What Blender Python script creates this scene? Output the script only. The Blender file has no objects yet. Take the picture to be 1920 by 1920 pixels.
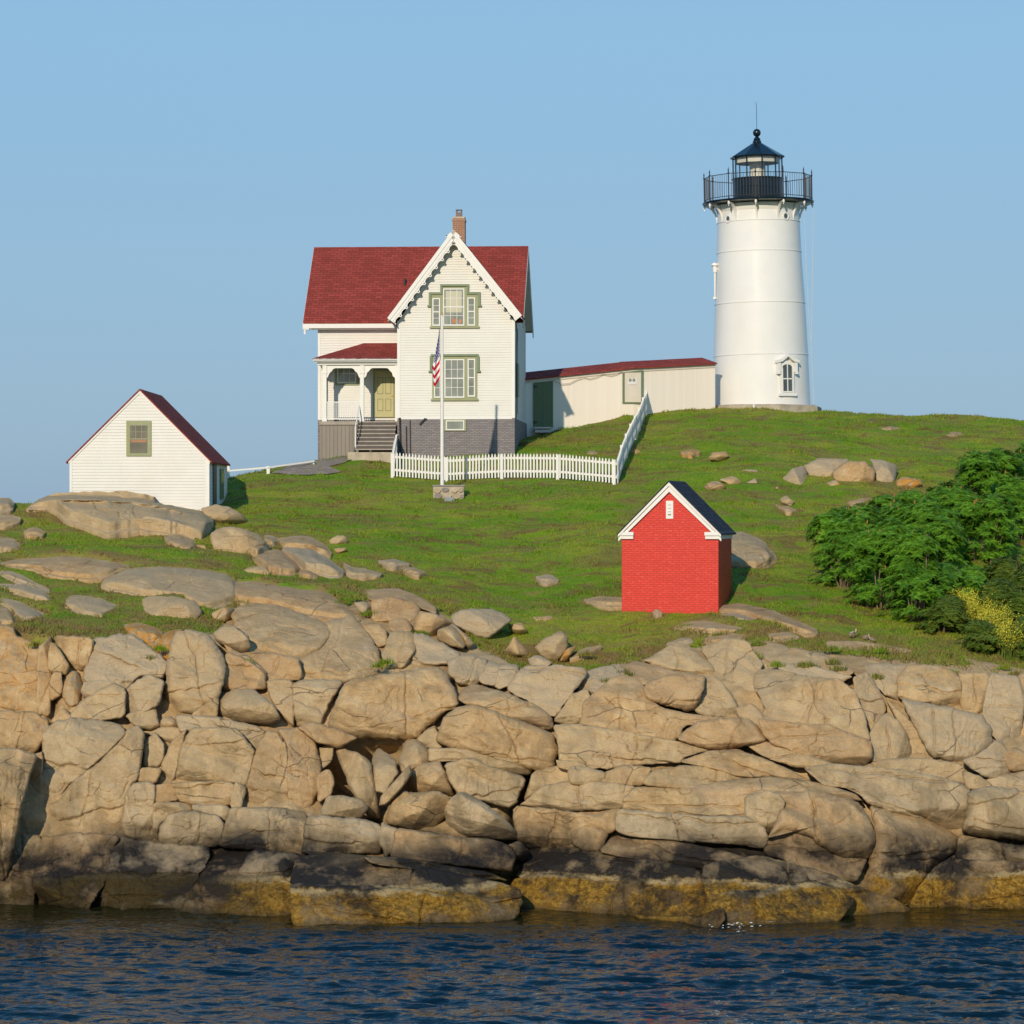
import bpy, bmesh, math, random
import numpy as np
from mathutils import Vector, Matrix

SC = bpy.context.scene
COL = SC.collection
R = math.radians

# ------------------------------------------------------------------ camera
F = 5824.0      # focal length in pixels of a 1920 px wide frame
CH = 10.5       # camera height over the sea
HORIZ = 965.0
cam_d = bpy.data.cameras.new('camera')
cam_d.sensor_width = 36.0
cam_d.lens = F / 1920.0 * 36.0
cam_d.shift_y = (HORIZ - 960.0) / 1920.0
cam_d.clip_start = 1.0
cam_d.clip_end = 9000.0
cam = bpy.data.objects.new('camera', cam_d)
cam.location = (0, 0, CH)
cam.rotation_euler = (R(90), 0, 0)
COL.objects.link(cam)
SC.camera = cam

# ------------------------------------------------------------------ light
SUN_EL, SUN_AZ = 21.0, 14.0      # sun behind the camera, a little to its left
world = bpy.data.worlds.new('World')
SC.world = world
world.use_nodes = True
wn = world.node_tree
wn.nodes.clear()
sky = wn.nodes.new('ShaderNodeTexSky')
sky.sky_type = 'NISHITA'
sky.sun_disc = False
sky.sun_elevation = R(SUN_EL)
sky.sun_rotation = R(180 + SUN_AZ)
sky.altitude = 0
sky.air_density = 1.0
sky.dust_density = 0.6
sky.ozone_density = 2.0
bg = wn.nodes.new('ShaderNodeBackground')
bg.inputs[1].default_value = 0.105
wo = wn.nodes.new('ShaderNodeOutputWorld')
# sea haze: the clear-sky model is blended with the even pale blue of a hazy evening
wtc = wn.nodes.new('ShaderNodeTexCoord'); wsep = wn.nodes.new('ShaderNodeSeparateXYZ'); wn.links.new(wtc.outputs['Generated'], wsep.inputs[0])
wr = wn.nodes.new('ShaderNodeValToRGB'); wn.links.new(wsep.outputs[2], wr.inputs[0])
for i_, (p_, c_) in enumerate([(0.0, (2.35, 3.85, 5.55)), (0.06, (2.45, 4.25, 6.2)), (0.16, (2.5, 4.7, 7.0)), (0.5, (0.8, 3.0, 5.8)), (1.0, (0.4, 1.8, 4.4))]):
    e_ = wr.color_ramp.elements[i_] if i_ < 2 else wr.color_ramp.elements.new(p_)
    e_.position = p_; e_.color = (c_[0] / 10, c_[1] / 10, c_[2] / 10, 1)
wsc = wn.nodes.new('ShaderNodeVectorMath'); wsc.operation = 'SCALE'; wsc.inputs['Scale'].default_value = 10.0; wn.links.new(wr.outputs[0], wsc.inputs[0])
wmx = wn.nodes.new('ShaderNodeMix'); wmx.data_type = 'RGBA'; wmx.inputs[0].default_value = 0.85
wn.links.new(sky.outputs[0], wmx.inputs[6]); wn.links.new(wsc.outputs[0], wmx.inputs[7])
wn.links.new(wmx.outputs[2], bg.inputs[0])
wn.links.new(bg.outputs[0], wo.inputs[0])

sun_d = bpy.data.lights.new('sun', 'SUN')
sun_d.energy = 3.6
sun_d.angle = R(0.6)
sun_d.color = (1.0, 0.86, 0.66)
sun = bpy.data.objects.new('sun', sun_d)
sv = Vector((-math.sin(R(SUN_AZ)) * math.cos(R(SUN_EL)), -math.cos(R(SUN_AZ)) * math.cos(R(SUN_EL)), math.sin(R(SUN_EL))))
sun.rotation_euler = sv.to_track_quat('Z', 'Y').to_euler()
sun.location = sv * 200
COL.objects.link(sun)

SC.view_settings.view_transform = 'Standard'
SC.view_settings.look = 'None'
SC.view_settings.exposure = 0.0
SC.view_settings.gamma = 1.0
SC.view_settings.use_curve_mapping = False
SC.cycles.use_denoising = True
SC.cycles.max_bounces = 6
SC.cycles.diffuse_bounces = 3

# ------------------------------------------------------------------ noise
def _hash(ix, iy, iz, seed):
    h = (ix * 374761393 + iy * 668265263 + iz * 2147483647 + seed * 1274126177) & 0xFFFFFFFF
    h = ((h ^ (h >> 13)) * 1274126177) & 0xFFFFFFFF
    h = ((h ^ (h >> 16)) * 2246822519) & 0xFFFFFFFF
    return ((h ^ (h >> 15)) & 0xFFFFFF) / 16777215.0

def vnoise(x, y, z, seed=0):
    x = np.asarray(x, float); y = np.asarray(y, float) + 0 * x; z = np.asarray(z, float) + 0 * x
    ix = np.floor(x).astype(np.int64); iy = np.floor(y).astype(np.int64); iz = np.floor(z).astype(np.int64)
    fx = x - ix; fy = y - iy; fz = z - iz
    fx = fx * fx * fx * (fx * (fx * 6 - 15) + 10); fy = fy * fy * fy * (fy * (fy * 6 - 15) + 10); fz = fz * fz * fz * (fz * (fz * 6 - 15) + 10)
    r = 0
    for dx in (0, 1):
        wx = fx if dx else 1 - fx
        for dy in (0, 1):
            wy = fy if dy else 1 - fy
            for dz in (0, 1):
                wz = fz if dz else 1 - fz
                r = r + wx * wy * wz * _hash(ix + dx, iy + dy, iz + dz, seed)
    return r * 2 - 1

def fbm(x, y, z, oct=4, seed=0, gain=0.5):
    a, s, f = 1.0, 0.0, 1.0
    for o in range(oct):
        s = s + a * vnoise(x * f + 17.3 * o, y * f + 5.1 * o, z * f - 9.7 * o, seed + o)
        a *= gain; f *= 2.03
    return s

# ------------------------------------------------------------------ tagging and linking
def tag(o, label=None, cat=None, group=None, kind=None):
    if label: o['label'] = label
    if cat: o['category'] = cat
    if group: o['group'] = group
    if kind: o['kind'] = kind
    return o

def empty(name, loc, rz=0.0, ry=0.0):
    o = bpy.data.objects.new(name, None)
    o.location = loc
    o.rotation_euler = (0, ry, rz)
    o.empty_display_size = 0.3
    COL.objects.link(o)
    return o

def np_mesh(name, verts, faces, mat, parent=None, smooth=True, attrs=None):
    """faces: list of int arrays with 3 or 4 columns"""
    me = bpy.data.meshes.new(name)
    verts = np.asarray(verts, dtype=np.float32)
    me.vertices.add(len(verts)); me.vertices.foreach_set('co', verts.ravel())
    loops = np.concatenate([np.asarray(f, dtype=np.int32).ravel() for f in faces])
    sizes = np.concatenate([np.full(len(f), np.asarray(f).shape[1], dtype=np.int32) for f in faces])
    starts = np.concatenate([[0], np.cumsum(sizes)[:-1]]).astype(np.int32)
    me.loops.add(len(loops)); me.loops.foreach_set('vertex_index', loops)
    me.polygons.add(len(sizes)); me.polygons.foreach_set('loop_start', starts); me.polygons.foreach_set('loop_total', sizes)
    me.polygons.foreach_set('use_smooth', np.full(len(sizes), smooth, dtype=bool))
    me.update(calc_edges=True)
    me.validate()
    if attrs:
        for k, v in attrs.items():
            a = me.attributes.new(k, 'FLOAT', 'POINT'); a.data.foreach_set('value', np.asarray(v, dtype=np.float32))
    me.materials.append(mat)
    o = bpy.data.objects.new(name, me)
    COL.objects.link(o)
    if parent: o.parent = parent
    return o

class MB:
    """collects shapes that become one mesh object"""
    def __init__(s): s.v = []; s.f = []
    def add(s, vs, fs):
        n = len(s.v); s.v += [tuple(p) for p in vs]; s.f += [tuple(i + n for i in f) for f in fs]
    def box(s, x0, x1, y0, y1, z0, z1):
        s.add([(x0,y0,z0),(x1,y0,z0),(x1,y1,z0),(x0,y1,z0),(x0,y0,z1),(x1,y0,z1),(x1,y1,z1),(x0,y1,z1)],
              [(0,3,2,1),(4,5,6,7),(0,1,5,4),(1,2,6,5),(2,3,7,6),(3,0,4,7)])
    def hexa(s, p):   # eight points, bottom ring then top ring
        s.add(p, [(0,3,2,1),(4,5,6,7),(0,1,5,4),(1,2,6,5),(2,3,7,6),(3,0,4,7)])
    def prism_y(s, pts, y0, y1):     # outline in x,z (counter-clockwise seen from -y) extruded along y
        n = len(pts)
        s.add([(x, y0, z) for x, z in pts] + [(x, y1, z) for x, z in pts],
              [tuple(range(n)), tuple(range(2 * n - 1, n - 1, -1))] + [(i, i + n, (i + 1) % n + n, (i + 1) % n) for i in range(n)])
    def prism_x(s, pts, x0, x1):     # outline in y,z extruded along x
        n = len(pts)
        s.add([(x0, y, z) for y, z in pts] + [(x1, y, z) for y, z in pts],
              [tuple(range(n - 1, -1, -1)), tuple(range(n, 2 * n))] + [(i, (i + 1) % n, (i + 1) % n + n, i + n) for i in range(n)])
    def tube(s, pts, r, seg=8, r1=None):
        pts = [Vector(p) for p in pts]; n = len(pts); rings = []
        up = Vector((0, 0, 1))
        for i, p in enumerate(pts):
            d = (pts[min(i + 1, n - 1)] - pts[max(i - 1, 0)]).normalized()
            a = d.cross(up if abs(d.z) < 0.9 else Vector((1, 0, 0))).normalized(); b = d.cross(a)
            rr = r if r1 is None else r + (r1 - r) * i / max(n - 1, 1)
            rings.append([p + a * (rr * math.cos(2 * math.pi * k / seg)) + b * (rr * math.sin(2 * math.pi * k / seg)) for k in range(seg)])
        vs = [v for ring in rings for v in ring]; fs = []
        for i in range(n - 1):
            for k in range(seg):
                fs.append((i * seg + k, i * seg + (k + 1) % seg, (i + 1) * seg + (k + 1) % seg, (i + 1) * seg + k))
        fs.append(tuple(range(seg - 1, -1, -1))); fs.append(tuple((n - 1) * seg + k for k in range(seg)))
        s.add(vs, fs)
    def lathe(s, prof, seg=48, cx=0, cy=0, caps=True, ang0=0.0):   # prof: (radius, z)
        vs = []
        for r, z in prof:
            for k in range(seg):
                a = ang0 + 2 * math.pi * k / seg
                vs.append((cx + r * math.cos(a), cy + r * math.sin(a), z))
        fs = []
        for i in range(len(prof) - 1):
            for k in range(seg):
                fs.append((i * seg + k, i * seg + (k + 1) % seg, (i + 1) * seg + (k + 1) % seg, (i + 1) * seg + k))
        if caps:
            fs.append(tuple(range(seg - 1, -1, -1))); fs.append(tuple((len(prof) - 1) * seg + k for k in range(seg)))
        s.add(vs, fs)
    def build(s, name, mat, parent=None, smooth=False, bevel=0.0):
        me = bpy.data.meshes.new(name)
        me.from_pydata([tuple(v) for v in s.v], [], s.f)
        me.update()
        if smooth:
            for p in me.polygons: p.use_smooth = True
            try: me.set_sharp_from_angle(angle=R(40))
            except Exception: pass
        me.materials.append(mat)
        o = bpy.data.objects.new(name, me); COL.objects.link(o)
        if parent: o.parent = parent
        if bevel:
            m = o.modifiers.new('bevel', 'BEVEL'); m.width = bevel; m.segments = 2; m.limit_method = 'ANGLE'
        return o

# ------------------------------------------------------------------ materials
class NT:
    def __init__(s, name):
        s.m = bpy.data.materials.new(name); s.m.use_nodes = True
        s.t = s.m.node_tree; s.t.nodes.clear()
        s.out = s.t.nodes.new('ShaderNodeOutputMaterial')
        s.b = s.t.nodes.new('ShaderNodeBsdfPrincipled')
        s.t.links.new(s.b.outputs[0], s.out.inputs[0])
        s.tc = s.t.nodes.new('ShaderNodeTexCoord')
    def n(s, typ, **kw):
        nd = s.t.nodes.new('ShaderNode' + typ)
        for k, v in kw.items():
            if k.startswith('_'): setattr(nd, k[1:], v)
            else: nd.inputs[k.replace('__', ' ')].default_value = v
        return nd
    def l(s, a, b): s.t.links.new(a, b)
    def noise(s, scale, detail=4, rough=0.55, vec=None, dist=0.0):
        nd = s.n('TexNoise'); nd.inputs['Scale'].default_value = scale; nd.inputs['Detail'].default_value = detail
        nd.inputs['Roughness'].default_value = rough; nd.inputs['Distortion'].default_value = dist
        s.l(vec if vec is not None else s.tc.outputs['Object'], nd.inputs['Vector'])
        return nd.outputs['Fac']
    def math(s, op, a, b=None, c=None, clamp=False):
        nd = s.n('Math'); nd.operation = op; nd.use_clamp = clamp
        for i, v in enumerate((a, b, c)):
            if v is None: continue
            if isinstance(v, (int, float)): nd.inputs[i].default_value = v
            else: s.l(v, nd.inputs[i])
        return nd.outputs[0]
    def ramp(s, fac, stops, interp='LINEAR'):
        nd = s.n('ValToRGB'); cr = nd.color_ramp; cr.interpolation = interp
        while len(cr.elements) > 1: cr.elements.remove(cr.elements[-1])
        for i, (p, c) in enumerate(stops):
            e = cr.elements[0] if i == 0 else cr.elements.new(p)
            e.position = p; e.color = (*c, 1) if len(c) == 3 else c
        s.l(fac, nd.inputs[0])
        return nd.outputs[0]
    def mix(s, fac, a, b, mode='MIX'):
        nd = s.n('Mix'); nd.data_type = 'RGBA'; nd.blend_type = mode
        for i, v in ((0, fac), (6, a), (7, b)):
            if isinstance(v, (int, float)): nd.inputs[i].default_value = v
            elif isinstance(v, tuple): nd.inputs[i].default_value = (*v, 1) if len(v) == 3 else v
            else: s.l(v, nd.inputs[i])
        return nd.outputs[2]
    def mapr(s, v, a, b, c=0.0, d=1.0, smooth=False):
        nd = s.n('MapRange'); nd.inputs[1].default_value = a; nd.inputs[2].default_value = b; nd.inputs[3].default_value = c; nd.inputs[4].default_value = d
        if smooth: nd.interpolation_type = 'SMOOTHSTEP'
        s.l(v, nd.inputs[0]); return nd.outputs[0]
    def bump(s, h, strength=0.5, dist=0.02, prev=None):
        nd = s.n('Bump'); nd.inputs['Strength'].default_value = strength; nd.inputs['Distance'].default_value = dist
        s.l(h, nd.inputs['Height'])
        if prev is not None: s.l(prev, nd.inputs['Normal'])
        s.l(nd.outputs[0], s.b.inputs['Normal']); return nd.outputs[0]
    def color(s, c):
        if isinstance(c, tuple): s.b.inputs['Base Color'].default_value = (*c, 1)
        else: s.l(c, s.b.inputs['Base Color'])
    def rough(s, v):
        if isinstance(v, (int, float)): s.b.inputs['Roughness'].default_value = v
        else: s.l(v, s.b.inputs['Roughness'])
    def spec(s, v): s.b.inputs['Specular IOR Level'].default_value = v

def paint(name, col, rough=0.5, var=0.06, scale=3.0, spec=0.4, dirt=None, bump=0.0):
    t = NT(name)
    f = t.noise(scale, 5)
    lo = tuple(max(0, c * (1 - var)) for c in col); hi = tuple(min(1, c * (1 + var)) for c in col)
    c = t.mix(t.mapr(f, 0.3, 0.7), lo, hi)
    if dirt:
        g = t.noise(scale * 0.4, 6, 0.7)
        c = t.mix(t.mapr(g, 0.5, 0.75, 0, 0.55), c, dirt)
    t.color(c); t.rough(rough); t.spec(spec)
    if bump: t.bump(t.noise(scale * 12, 3), bump, 0.01)
    return t.m

def boards(name, col, spacing, axis='x', gap=0.12, depth=0.3, rough=0.6, var=0.1, dark=0.45):
    """vertical boards: thin grooves at even spacing along an object axis (x+y, so it works on both wall directions)"""
    t = NT(name)
    sx = t.n('SeparateXYZ'); t.l(t.tc.outputs['Object'], sx.inputs[0])
    u = t.math('ADD', sx.outputs[0], sx.outputs[1])
    u = t.math('DIVIDE', u, spacing)
    fr = t.math('FRACT', u)
    g = t.math('LESS_THAN', fr, gap)
    cell = t.math('FLOOR', u)
    wn_ = t.n('TexWhiteNoise'); wn_.noise_dimensions = '1D'; t.l(cell, wn_.inputs['W'])
    stretch = t.n('Mapping'); stretch.inputs['Scale'].default_value = (6, 6, 0.6); t.l(t.tc.outputs['Object'], stretch.inputs[0])
    streak = t.noise(2.0, 5, 0.6, vec=stretch.outputs[0])
    v = t.math('ADD', t.math('MULTIPLY', wn_.outputs[0], 0.5), t.math('MULTIPLY', streak, 0.5))
    c = t.mix(t.mapr(v, 0.2, 0.8), tuple(x * (1 - var) for x in col), tuple(min(1, x * (1 + var)) for x in col))
    c = t.mix(t.math('MULTIPLY', g, dark), c, tuple(x * 0.3 for x in col))
    t.color(c); t.rough(rough); t.spec(0.25)
    t.bump(t.math('SUBTRACT', 1.0, g), depth, 0.01)
    return t.m

def shingles(name, col, axis='x', w=0.30, h=0.14, zscale=1.45, var=0.25):
    t = NT(name)
    sx = t.n('SeparateXYZ'); t.l(t.tc.outputs['Object'], sx.inputs[0])
    cb = t.n('CombineXYZ')
    t.l(sx.outputs[0 if axis == 'x' else 1], cb.inputs[0])
    t.l(t.math('MULTIPLY', sx.outputs[2], zscale), cb.inputs[1])
    br = t.n('TexBrick'); br.offset = 0.5
    t.l(cb.outputs[0], br.inputs[0])
    br.inputs['Scale'].default_value = 1.0
    br.inputs['Brick Width'].default_value = w; br.inputs['Row Height'].default_value = h
    br.inputs['Mortar Size'].default_value = 0.012; br.inputs['Mortar Smooth'].default_value = 0.3
    br.inputs['Color1'].default_value = (*[c * (1 - var) for c in col], 1)
    br.inputs['Color2'].default_value = (*[c * (1 + var) for c in col], 1)
    br.inputs['Mortar'].default_value = (*[c * 0.35 for c in col], 1)
    br.inputs['Bias'].default_value = 0.0
    n1 = t.noise(60, 2); n2 = t.noise(0.7, 4)
    c = t.mix(t.mapr(n1, 0.3, 0.7, 0, 0.35), br.outputs[0], tuple(min(1, c * 1.5) for c in col))
    c = t.mix(t.mapr(n2, 0.35, 0.7, 0, 0.3), c, tuple(c * 0.65 for c in col))
    t.color(c); t.rough(0.9); t.spec(0.15)
    t.bump(t.math('SUBTRACT', 1.0, br.outputs['Fac']), 0.5, 0.012)
    return t.m

def bricks(name, c1, c2, mortar, w=0.2, h=0.068, msize=0.012, bump=0.5, rough=0.7, flecks=None):
    t = NT(name)
    sx = t.n('SeparateXYZ'); t.l(t.tc.outputs['Object'], sx.inputs[0])
    cb = t.n('CombineXYZ')
    t.l(t.math('ADD', sx.outputs[0], sx.outputs[1]), cb.inputs[0]); t.l(sx.outputs[2], cb.inputs[1])
    nz = t.n('TexNoise'); nz.inputs['Scale'].default_value = 1.2; t.l(t.tc.outputs['Object'], nz.inputs[0])
    br = t.n('TexBrick'); br.offset = 0.5; t.l(cb.outputs[0], br.inputs[0])
    br.inputs['Scale'].default_value = 1.0
    br.inputs['Brick Width'].default_value = w; br.inputs['Row Height'].default_value = h
    br.inputs['Mortar Size'].default_value = msize; br.inputs['Mortar Smooth'].default_value = 0.2
    br.inputs['Color1'].default_value = (*c1, 1); br.inputs['Color2'].default_value = (*c2, 1); br.inputs['Mortar'].default_value = (*mortar, 1)
    c = br.outputs[0]
    c = t.mix(t.mapr(t.noise(2.0, 5), 0.35, 0.7, 0, 0.35), c, tuple(x * 0.8 for x in c1))
    if flecks:
        mp = t.n('Mapping'); mp.inputs['Scale'].default_value = (7, 7, 26); t.l(t.tc.outputs['Object'], mp.inputs[0])
        f = t.noise(1.0, 4, 0.7, vec=mp.outputs[0])
        c = t.mix(t.mapr(f, 0.58, 0.68, 0, 0.75), c, flecks)
    t.color(c); t.rough(rough); t.spec(0.35)
    h = t.math('ADD', t.math('SUBTRACT', 1.0, br.outputs['Fac']), t.math('MULTIPLY', t.noise(30, 3), 0.4))
    t.bump(h, bump, 0.012)
    return t.m

M = {}
M['white'] = paint('white_paint', (0.70, 0.69, 0.645), 0.6, 0.03, 1.5, 0.2, dirt=(0.66, 0.62, 0.54))
M['white_clean'] = paint('white_trim', (0.74, 0.73, 0.70), 0.5, 0.03, 4, 0.2)
M['cream'] = paint('cream_paint', (0.68, 0.61, 0.50), 0.6, 0.05, 2)
M['pale_wall'] = boards('pale_vertical_boards', (0.86, 0.77, 0.66), 0.16, gap=0.06, depth=0.05, var=0.03, dark=0.10)
M['tower'] = paint('tower_white', (0.76, 0.75, 0.72), 0.15, 0.03, 0.9, 0.55, dirt=(0.71, 0.68, 0.61))
M['black'] = paint('black_enamel', (0.006, 0.013, 0.021), 0.17, 0.2, 2, 0.5)
M['rail_metal'] = paint('rail_metal', (0.035, 0.03, 0.032), 0.45, 0.2, 6, 0.5)
M['green'] = paint('sage_green', (0.27, 0.29, 0.15), 0.55, 0.07, 3)
M['green_dark'] = paint('moss_green', (0.15, 0.20, 0.115), 0.5, 0.07, 3)
M['green_boards'] = boards('green_boards', (0.145, 0.185, 0.095), 0.11, gap=0.1, depth=0.3, dark=0.5)
M['door_green'] = paint('olive_door', (0.40, 0.37, 0.17), 0.45, 0.05, 3)
M['groove_dark'] = paint('door_groove', (0.17, 0.16, 0.07), 0.6, 0.05, 3)
M['grey_boards'] = boards('grey_porch_boards', (0.24, 0.21, 0.18), 0.155, gap=0.09, depth=0.6, dark=0.75, var=0.15)
M['step'] = paint('worn_grey_step', (0.33, 0.29, 0.24), 0.7, 0.15, 4, bump=0.2)
M['step_dark'] = paint('dark_riser', (0.10, 0.085, 0.075), 0.8, 0.15, 4)
M['found'] = bricks('grey_brick', (0.21, 0.19, 0.195), (0.30, 0.265, 0.255), (0.14, 0.13, 0.14), bump=0.6, rough=0.85)
M['chim'] = bricks('chimney_brick', (0.28, 0.095, 0.045), (0.36, 0.15, 0.075), (0.36, 0.30, 0.22), w=0.21, h=0.075, msize=0.014)
M['redbrick'] = bricks('painted_red_brick', (0.62, 0.030, 0.018), (0.70, 0.045, 0.025), (0.50, 0.022, 0.014), w=0.2, h=0.068, msize=0.010, bump=0.75, rough=0.5, flecks=(0.85, 0.20, 0.12))
M['roof_x'] = shingles('red_shingles_across', (0.265, 0.050, 0.040), 'x')
M['roof_y'] = shingles('red_shingles_along', (0.265, 0.050, 0.040), 'y', zscale=1.3)
M['roof_slate'] = shingles('slate_shingles', (0.035, 0.042, 0.06), 'y', zscale=1.3, var=0.4)
M['concrete'] = paint('concrete', (0.42, 0.36, 0.27), 0.85, 0.2, 3, 0.2, bump=0.3)
M['curtain'] = paint('pale_blind', (0.52, 0.50, 0.38), 0.8, 0.05, 3)
M['gold'] = paint('gold_ball', (0.75, 0.42, 0.08), 0.25, 0.02, 3); M['gold'].node_tree.nodes['Principled BSDF'].inputs['Metallic'].default_value = 0.9
M['dark'] = paint('dark_void', (0.02, 0.022, 0.028), 0.7, 0.1, 3)
M['iron'] = paint('black_iron', (0.03, 0.03, 0.035), 0.5, 0.2, 5)
M['wire'] = paint('pale_wire', (0.55, 0.52, 0.46), 0.5, 0.05, 3)
M['wire_dark'] = paint('garland_wire', (0.42, 0.33, 0.22), 0.7, 0.05, 3)
M['orange'] = paint('warm_orange_cloth', (0.55, 0.22, 0.10), 0.8, 0.1, 3)
def glass_pane(name, col=(0.16, 0.19, 0.17), alpha=None):
    t = NT(name)
    f = t.noise(1.3, 3)
    t.color(t.mix(t.mapr(f, 0.35, 0.65), tuple(c * 0.75 for c in col), tuple(c * 1.2 for c in col)))
    t.rough(0.06); t.spec(0.6)
    return t.m
M['glass'] = glass_pane('window_glass', (0.24, 0.26, 0.22))
M['glass_dark'] = glass_pane('dark_window_glass', (0.07, 0.085, 0.09))
def clear_glass():
    t = NT('lantern_glass')
    tr = t.n('BsdfTransparent'); tr.inputs[0].default_value = (0.93, 0.96, 0.97, 1)
    gl = t.n('BsdfGlossy'); gl.inputs['Roughness'].default_value = 0.03
    mx = t.n('MixShader'); mx.inputs[0].default_value = 0.08
    t.l(tr.outputs[0], mx.inputs[1]); t.l(gl.outputs[0], mx.inputs[2]); t.l(mx.outputs[0], t.out.inputs[0])
    return t.m
M['clear'] = clear_glass()

def rock_material():
    t = NT('granite')
    ob = t.tc.outputs['Object']
    tone = t.n('Attribute'); tone.attribute_name = 'tone'
    lich = t.n('Attribute'); lich.attribute_name = 'lichen'
    pos = t.n('SeparateXYZ'); t.l(ob, pos.inputs[0])
    big = t.noise(0.45, 5, 0.6)
    mid = t.noise(1.9, 6, 0.65, dist=0.6)
    c = t.ramp(mid, [(0.28, (0.30, 0.18, 0.075)), (0.43, (0.49, 0.32, 0.145)), (0.56, (0.61, 0.415, 0.20)), (0.72, (0.73, 0.56, 0.31))])
    c = t.mix(t.mapr(big, 0.42, 0.62, 0, 0.5), c, (0.48, 0.375, 0.22))
    pink = t.noise(0.9, 4, 0.6)
    c = t.mix(t.mapr(pink, 0.54, 0.72, 0, 0.45), c, (0.55, 0.34, 0.20))
    # every block has its own tone
    c = t.mix(t.mapr(tone.outputs['Fac'], 0.25, 0.75, 0.0, 0.6), c, (0.52, 0.41, 0.25))
    c = t.mix(t.mapr(tone.outputs['Fac'], 0.30, 0.05, 0.0, 0.3), c, (0.50, 0.29, 0.14))
    c = t.mix(t.mapr(tone.outputs['Fac'], 0.75, 1, 0.0, 0.25), c, (0.50, 0.43, 0.33))
    # granite speckle and thin dark seams
    sp = t.noise(26, 3, 0.8)
    c = t.mix(t.mapr(sp, 0.35, 0.65, 0.3, 0.0), c, (0.13, 0.09, 0.06))
    c = t.mix(t.mapr(sp, 0.58, 0.72, 0.0, 0.35), c, (0.62, 0.52, 0.40))
    warp = t.n('TexNoise'); warp.inputs['Scale'].default_value = 1.3; warp.inputs['Detail'].default_value = 5; t.l(ob, warp.inputs[0])
    va = t.n('VectorMath'); va.operation = 'SCALE'; va.inputs['Scale'].default_value = 0.35; t.l(warp.outputs['Color'], va.inputs[0])
    vb = t.n('VectorMath'); vb.operation = 'ADD'; t.l(ob, vb.inputs[0]); t.l(va.outputs[0], vb.inputs[1])
    mp = t.n('Mapping'); mp.inputs['Scale'].default_value = (0.45, 0.45, 0.9); mp.inputs['Rotation'].default_value = (0, 0.16, 0); t.l(vb.outputs[0], mp.inputs[0])
    vo = t.n('TexVoronoi'); vo.feature = 'DISTANCE_TO_EDGE'; vo.inputs['Scale'].default_value = 0.9; t.l(mp.outputs[0], vo.inputs['Vector'])
    seam = t.mapr(vo.outputs['Distance'], 0.0, 0.010, 1.0, 0.0)
    seamask = t.mapr(t.noise(0.7, 3), 0.5, 0.6, 0.0, 1.0)
    seam = t.math('MULTIPLY', seam, seamask)
    c = t.mix(t.math('MULTIPLY', seam, 0.6), c, (0.09, 0.06, 0.035))
    # pale mineral stains
    st = t.noise(1.4, 6, 0.7)
    c = t.mix(t.mapr(st, 0.62, 0.72, 0.0, 0.5), c, (0.56, 0.49, 0.37))
    # orange lichen where marked
    ln = t.noise(5.5, 4, 0.6)
    lf = t.math('MULTIPLY', t.mapr(ln, 0.46, 0.56), lich.outputs['Fac'], clamp=True)
    c = t.mix(t.math('MULTIPLY', lf, 0.85), c, (0.55, 0.24, 0.02))
    # dull dark upright streaks, stronger towards the lower courses
    ms = t.n('Mapping'); ms.inputs['Scale'].default_value = (1.6, 1.6, 0.45); t.l(ob, ms.inputs[0])
    sk = t.noise(1.0, 6, 0.65, vec=ms.outputs[0])
    c = t.mix(t.math('MULTIPLY', t.mapr(sk, 0.44, 0.62, 0.0, 0.62), t.mapr(pos.outputs[2], 5.2, 2.6, 0.12, 1.0)), c, (0.19, 0.145, 0.08))
    # tide marks: black algae band, ochre barnacle band
    zn = t.math('MULTIPLY_ADD', t.noise(0.40, 4, 0.6), 1.7, -0.85)
    zf = t.math('MULTIPLY_ADD', t.noise(5.0, 5, 0.75), 0.22, -0.11)
    zz = t.math('ADD', t.math('ADD', pos.outputs[2], zn), zf)
    darkf = t.mapr(zz, 1.35, 2.3, 1.0, 0.0, smooth=True)
    dn = t.mapr(t.noise(0.7, 5, 0.65), 0.38, 0.52, 0.45, 1.0)
    c = t.mix(t.math('MULTIPLY', t.math('MULTIPLY', darkf, dn), 0.98), c, (0.012, 0.0105, 0.010))
    ztop = t.math('MULTIPLY_ADD', zn, 0.42, t.math('MULTIPLY_ADD', zf, 1.6, pos.outputs[2]))
    och = t.mapr(ztop, 0.82, 0.90, 1.0, 0.0)
    on = t.noise(9.0, 5, 0.8)
    oc = t.ramp(on, [(0.30, (0.03, 0.018, 0.005)), (0.42, (0.20, 0.105, 0.010)), (0.55, (0.40, 0.225, 0.028)), (0.72, (0.60, 0.41, 0.12))])
    rim = t.math('MULTIPLY', t.mapr(ztop, 0.70, 0.78), t.mapr(ztop, 0.90, 0.84))
    oc = t.mix(t.math('MULTIPLY', rim, 0.55), oc, (0.58, 0.49, 0.30))
    # the west end carries only a thin olive film
    ox = t.mapr(pos.outputs[0], -8.5, -5.5, 0.35, 1.0)
    oc = t.mix(t.mapr(pos.outputs[0], -8.5, -5.5, 0.9, 0.0), oc, (0.030, 0.024, 0.008))
    patch = t.mapr(t.noise(0.9, 5, 0.7), 0.42, 0.56, 0.15, 1.0)
    c = t.mix(t.math('MULTIPLY', och, t.math('MULTIPLY', patch, 0.95)), c, oc)
    wet = t.mapr(pos.outputs[2], 0.0, 0.18, 1.0, 0.0)
    c = t.mix(t.math('MULTIPLY', wet, 0.6), c, (0.035, 0.028, 0.012))
    t.color(c); t.rough(t.mapr(darkf, 0, 1, 0.9, 0.6)); t.spec(0.22)
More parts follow.
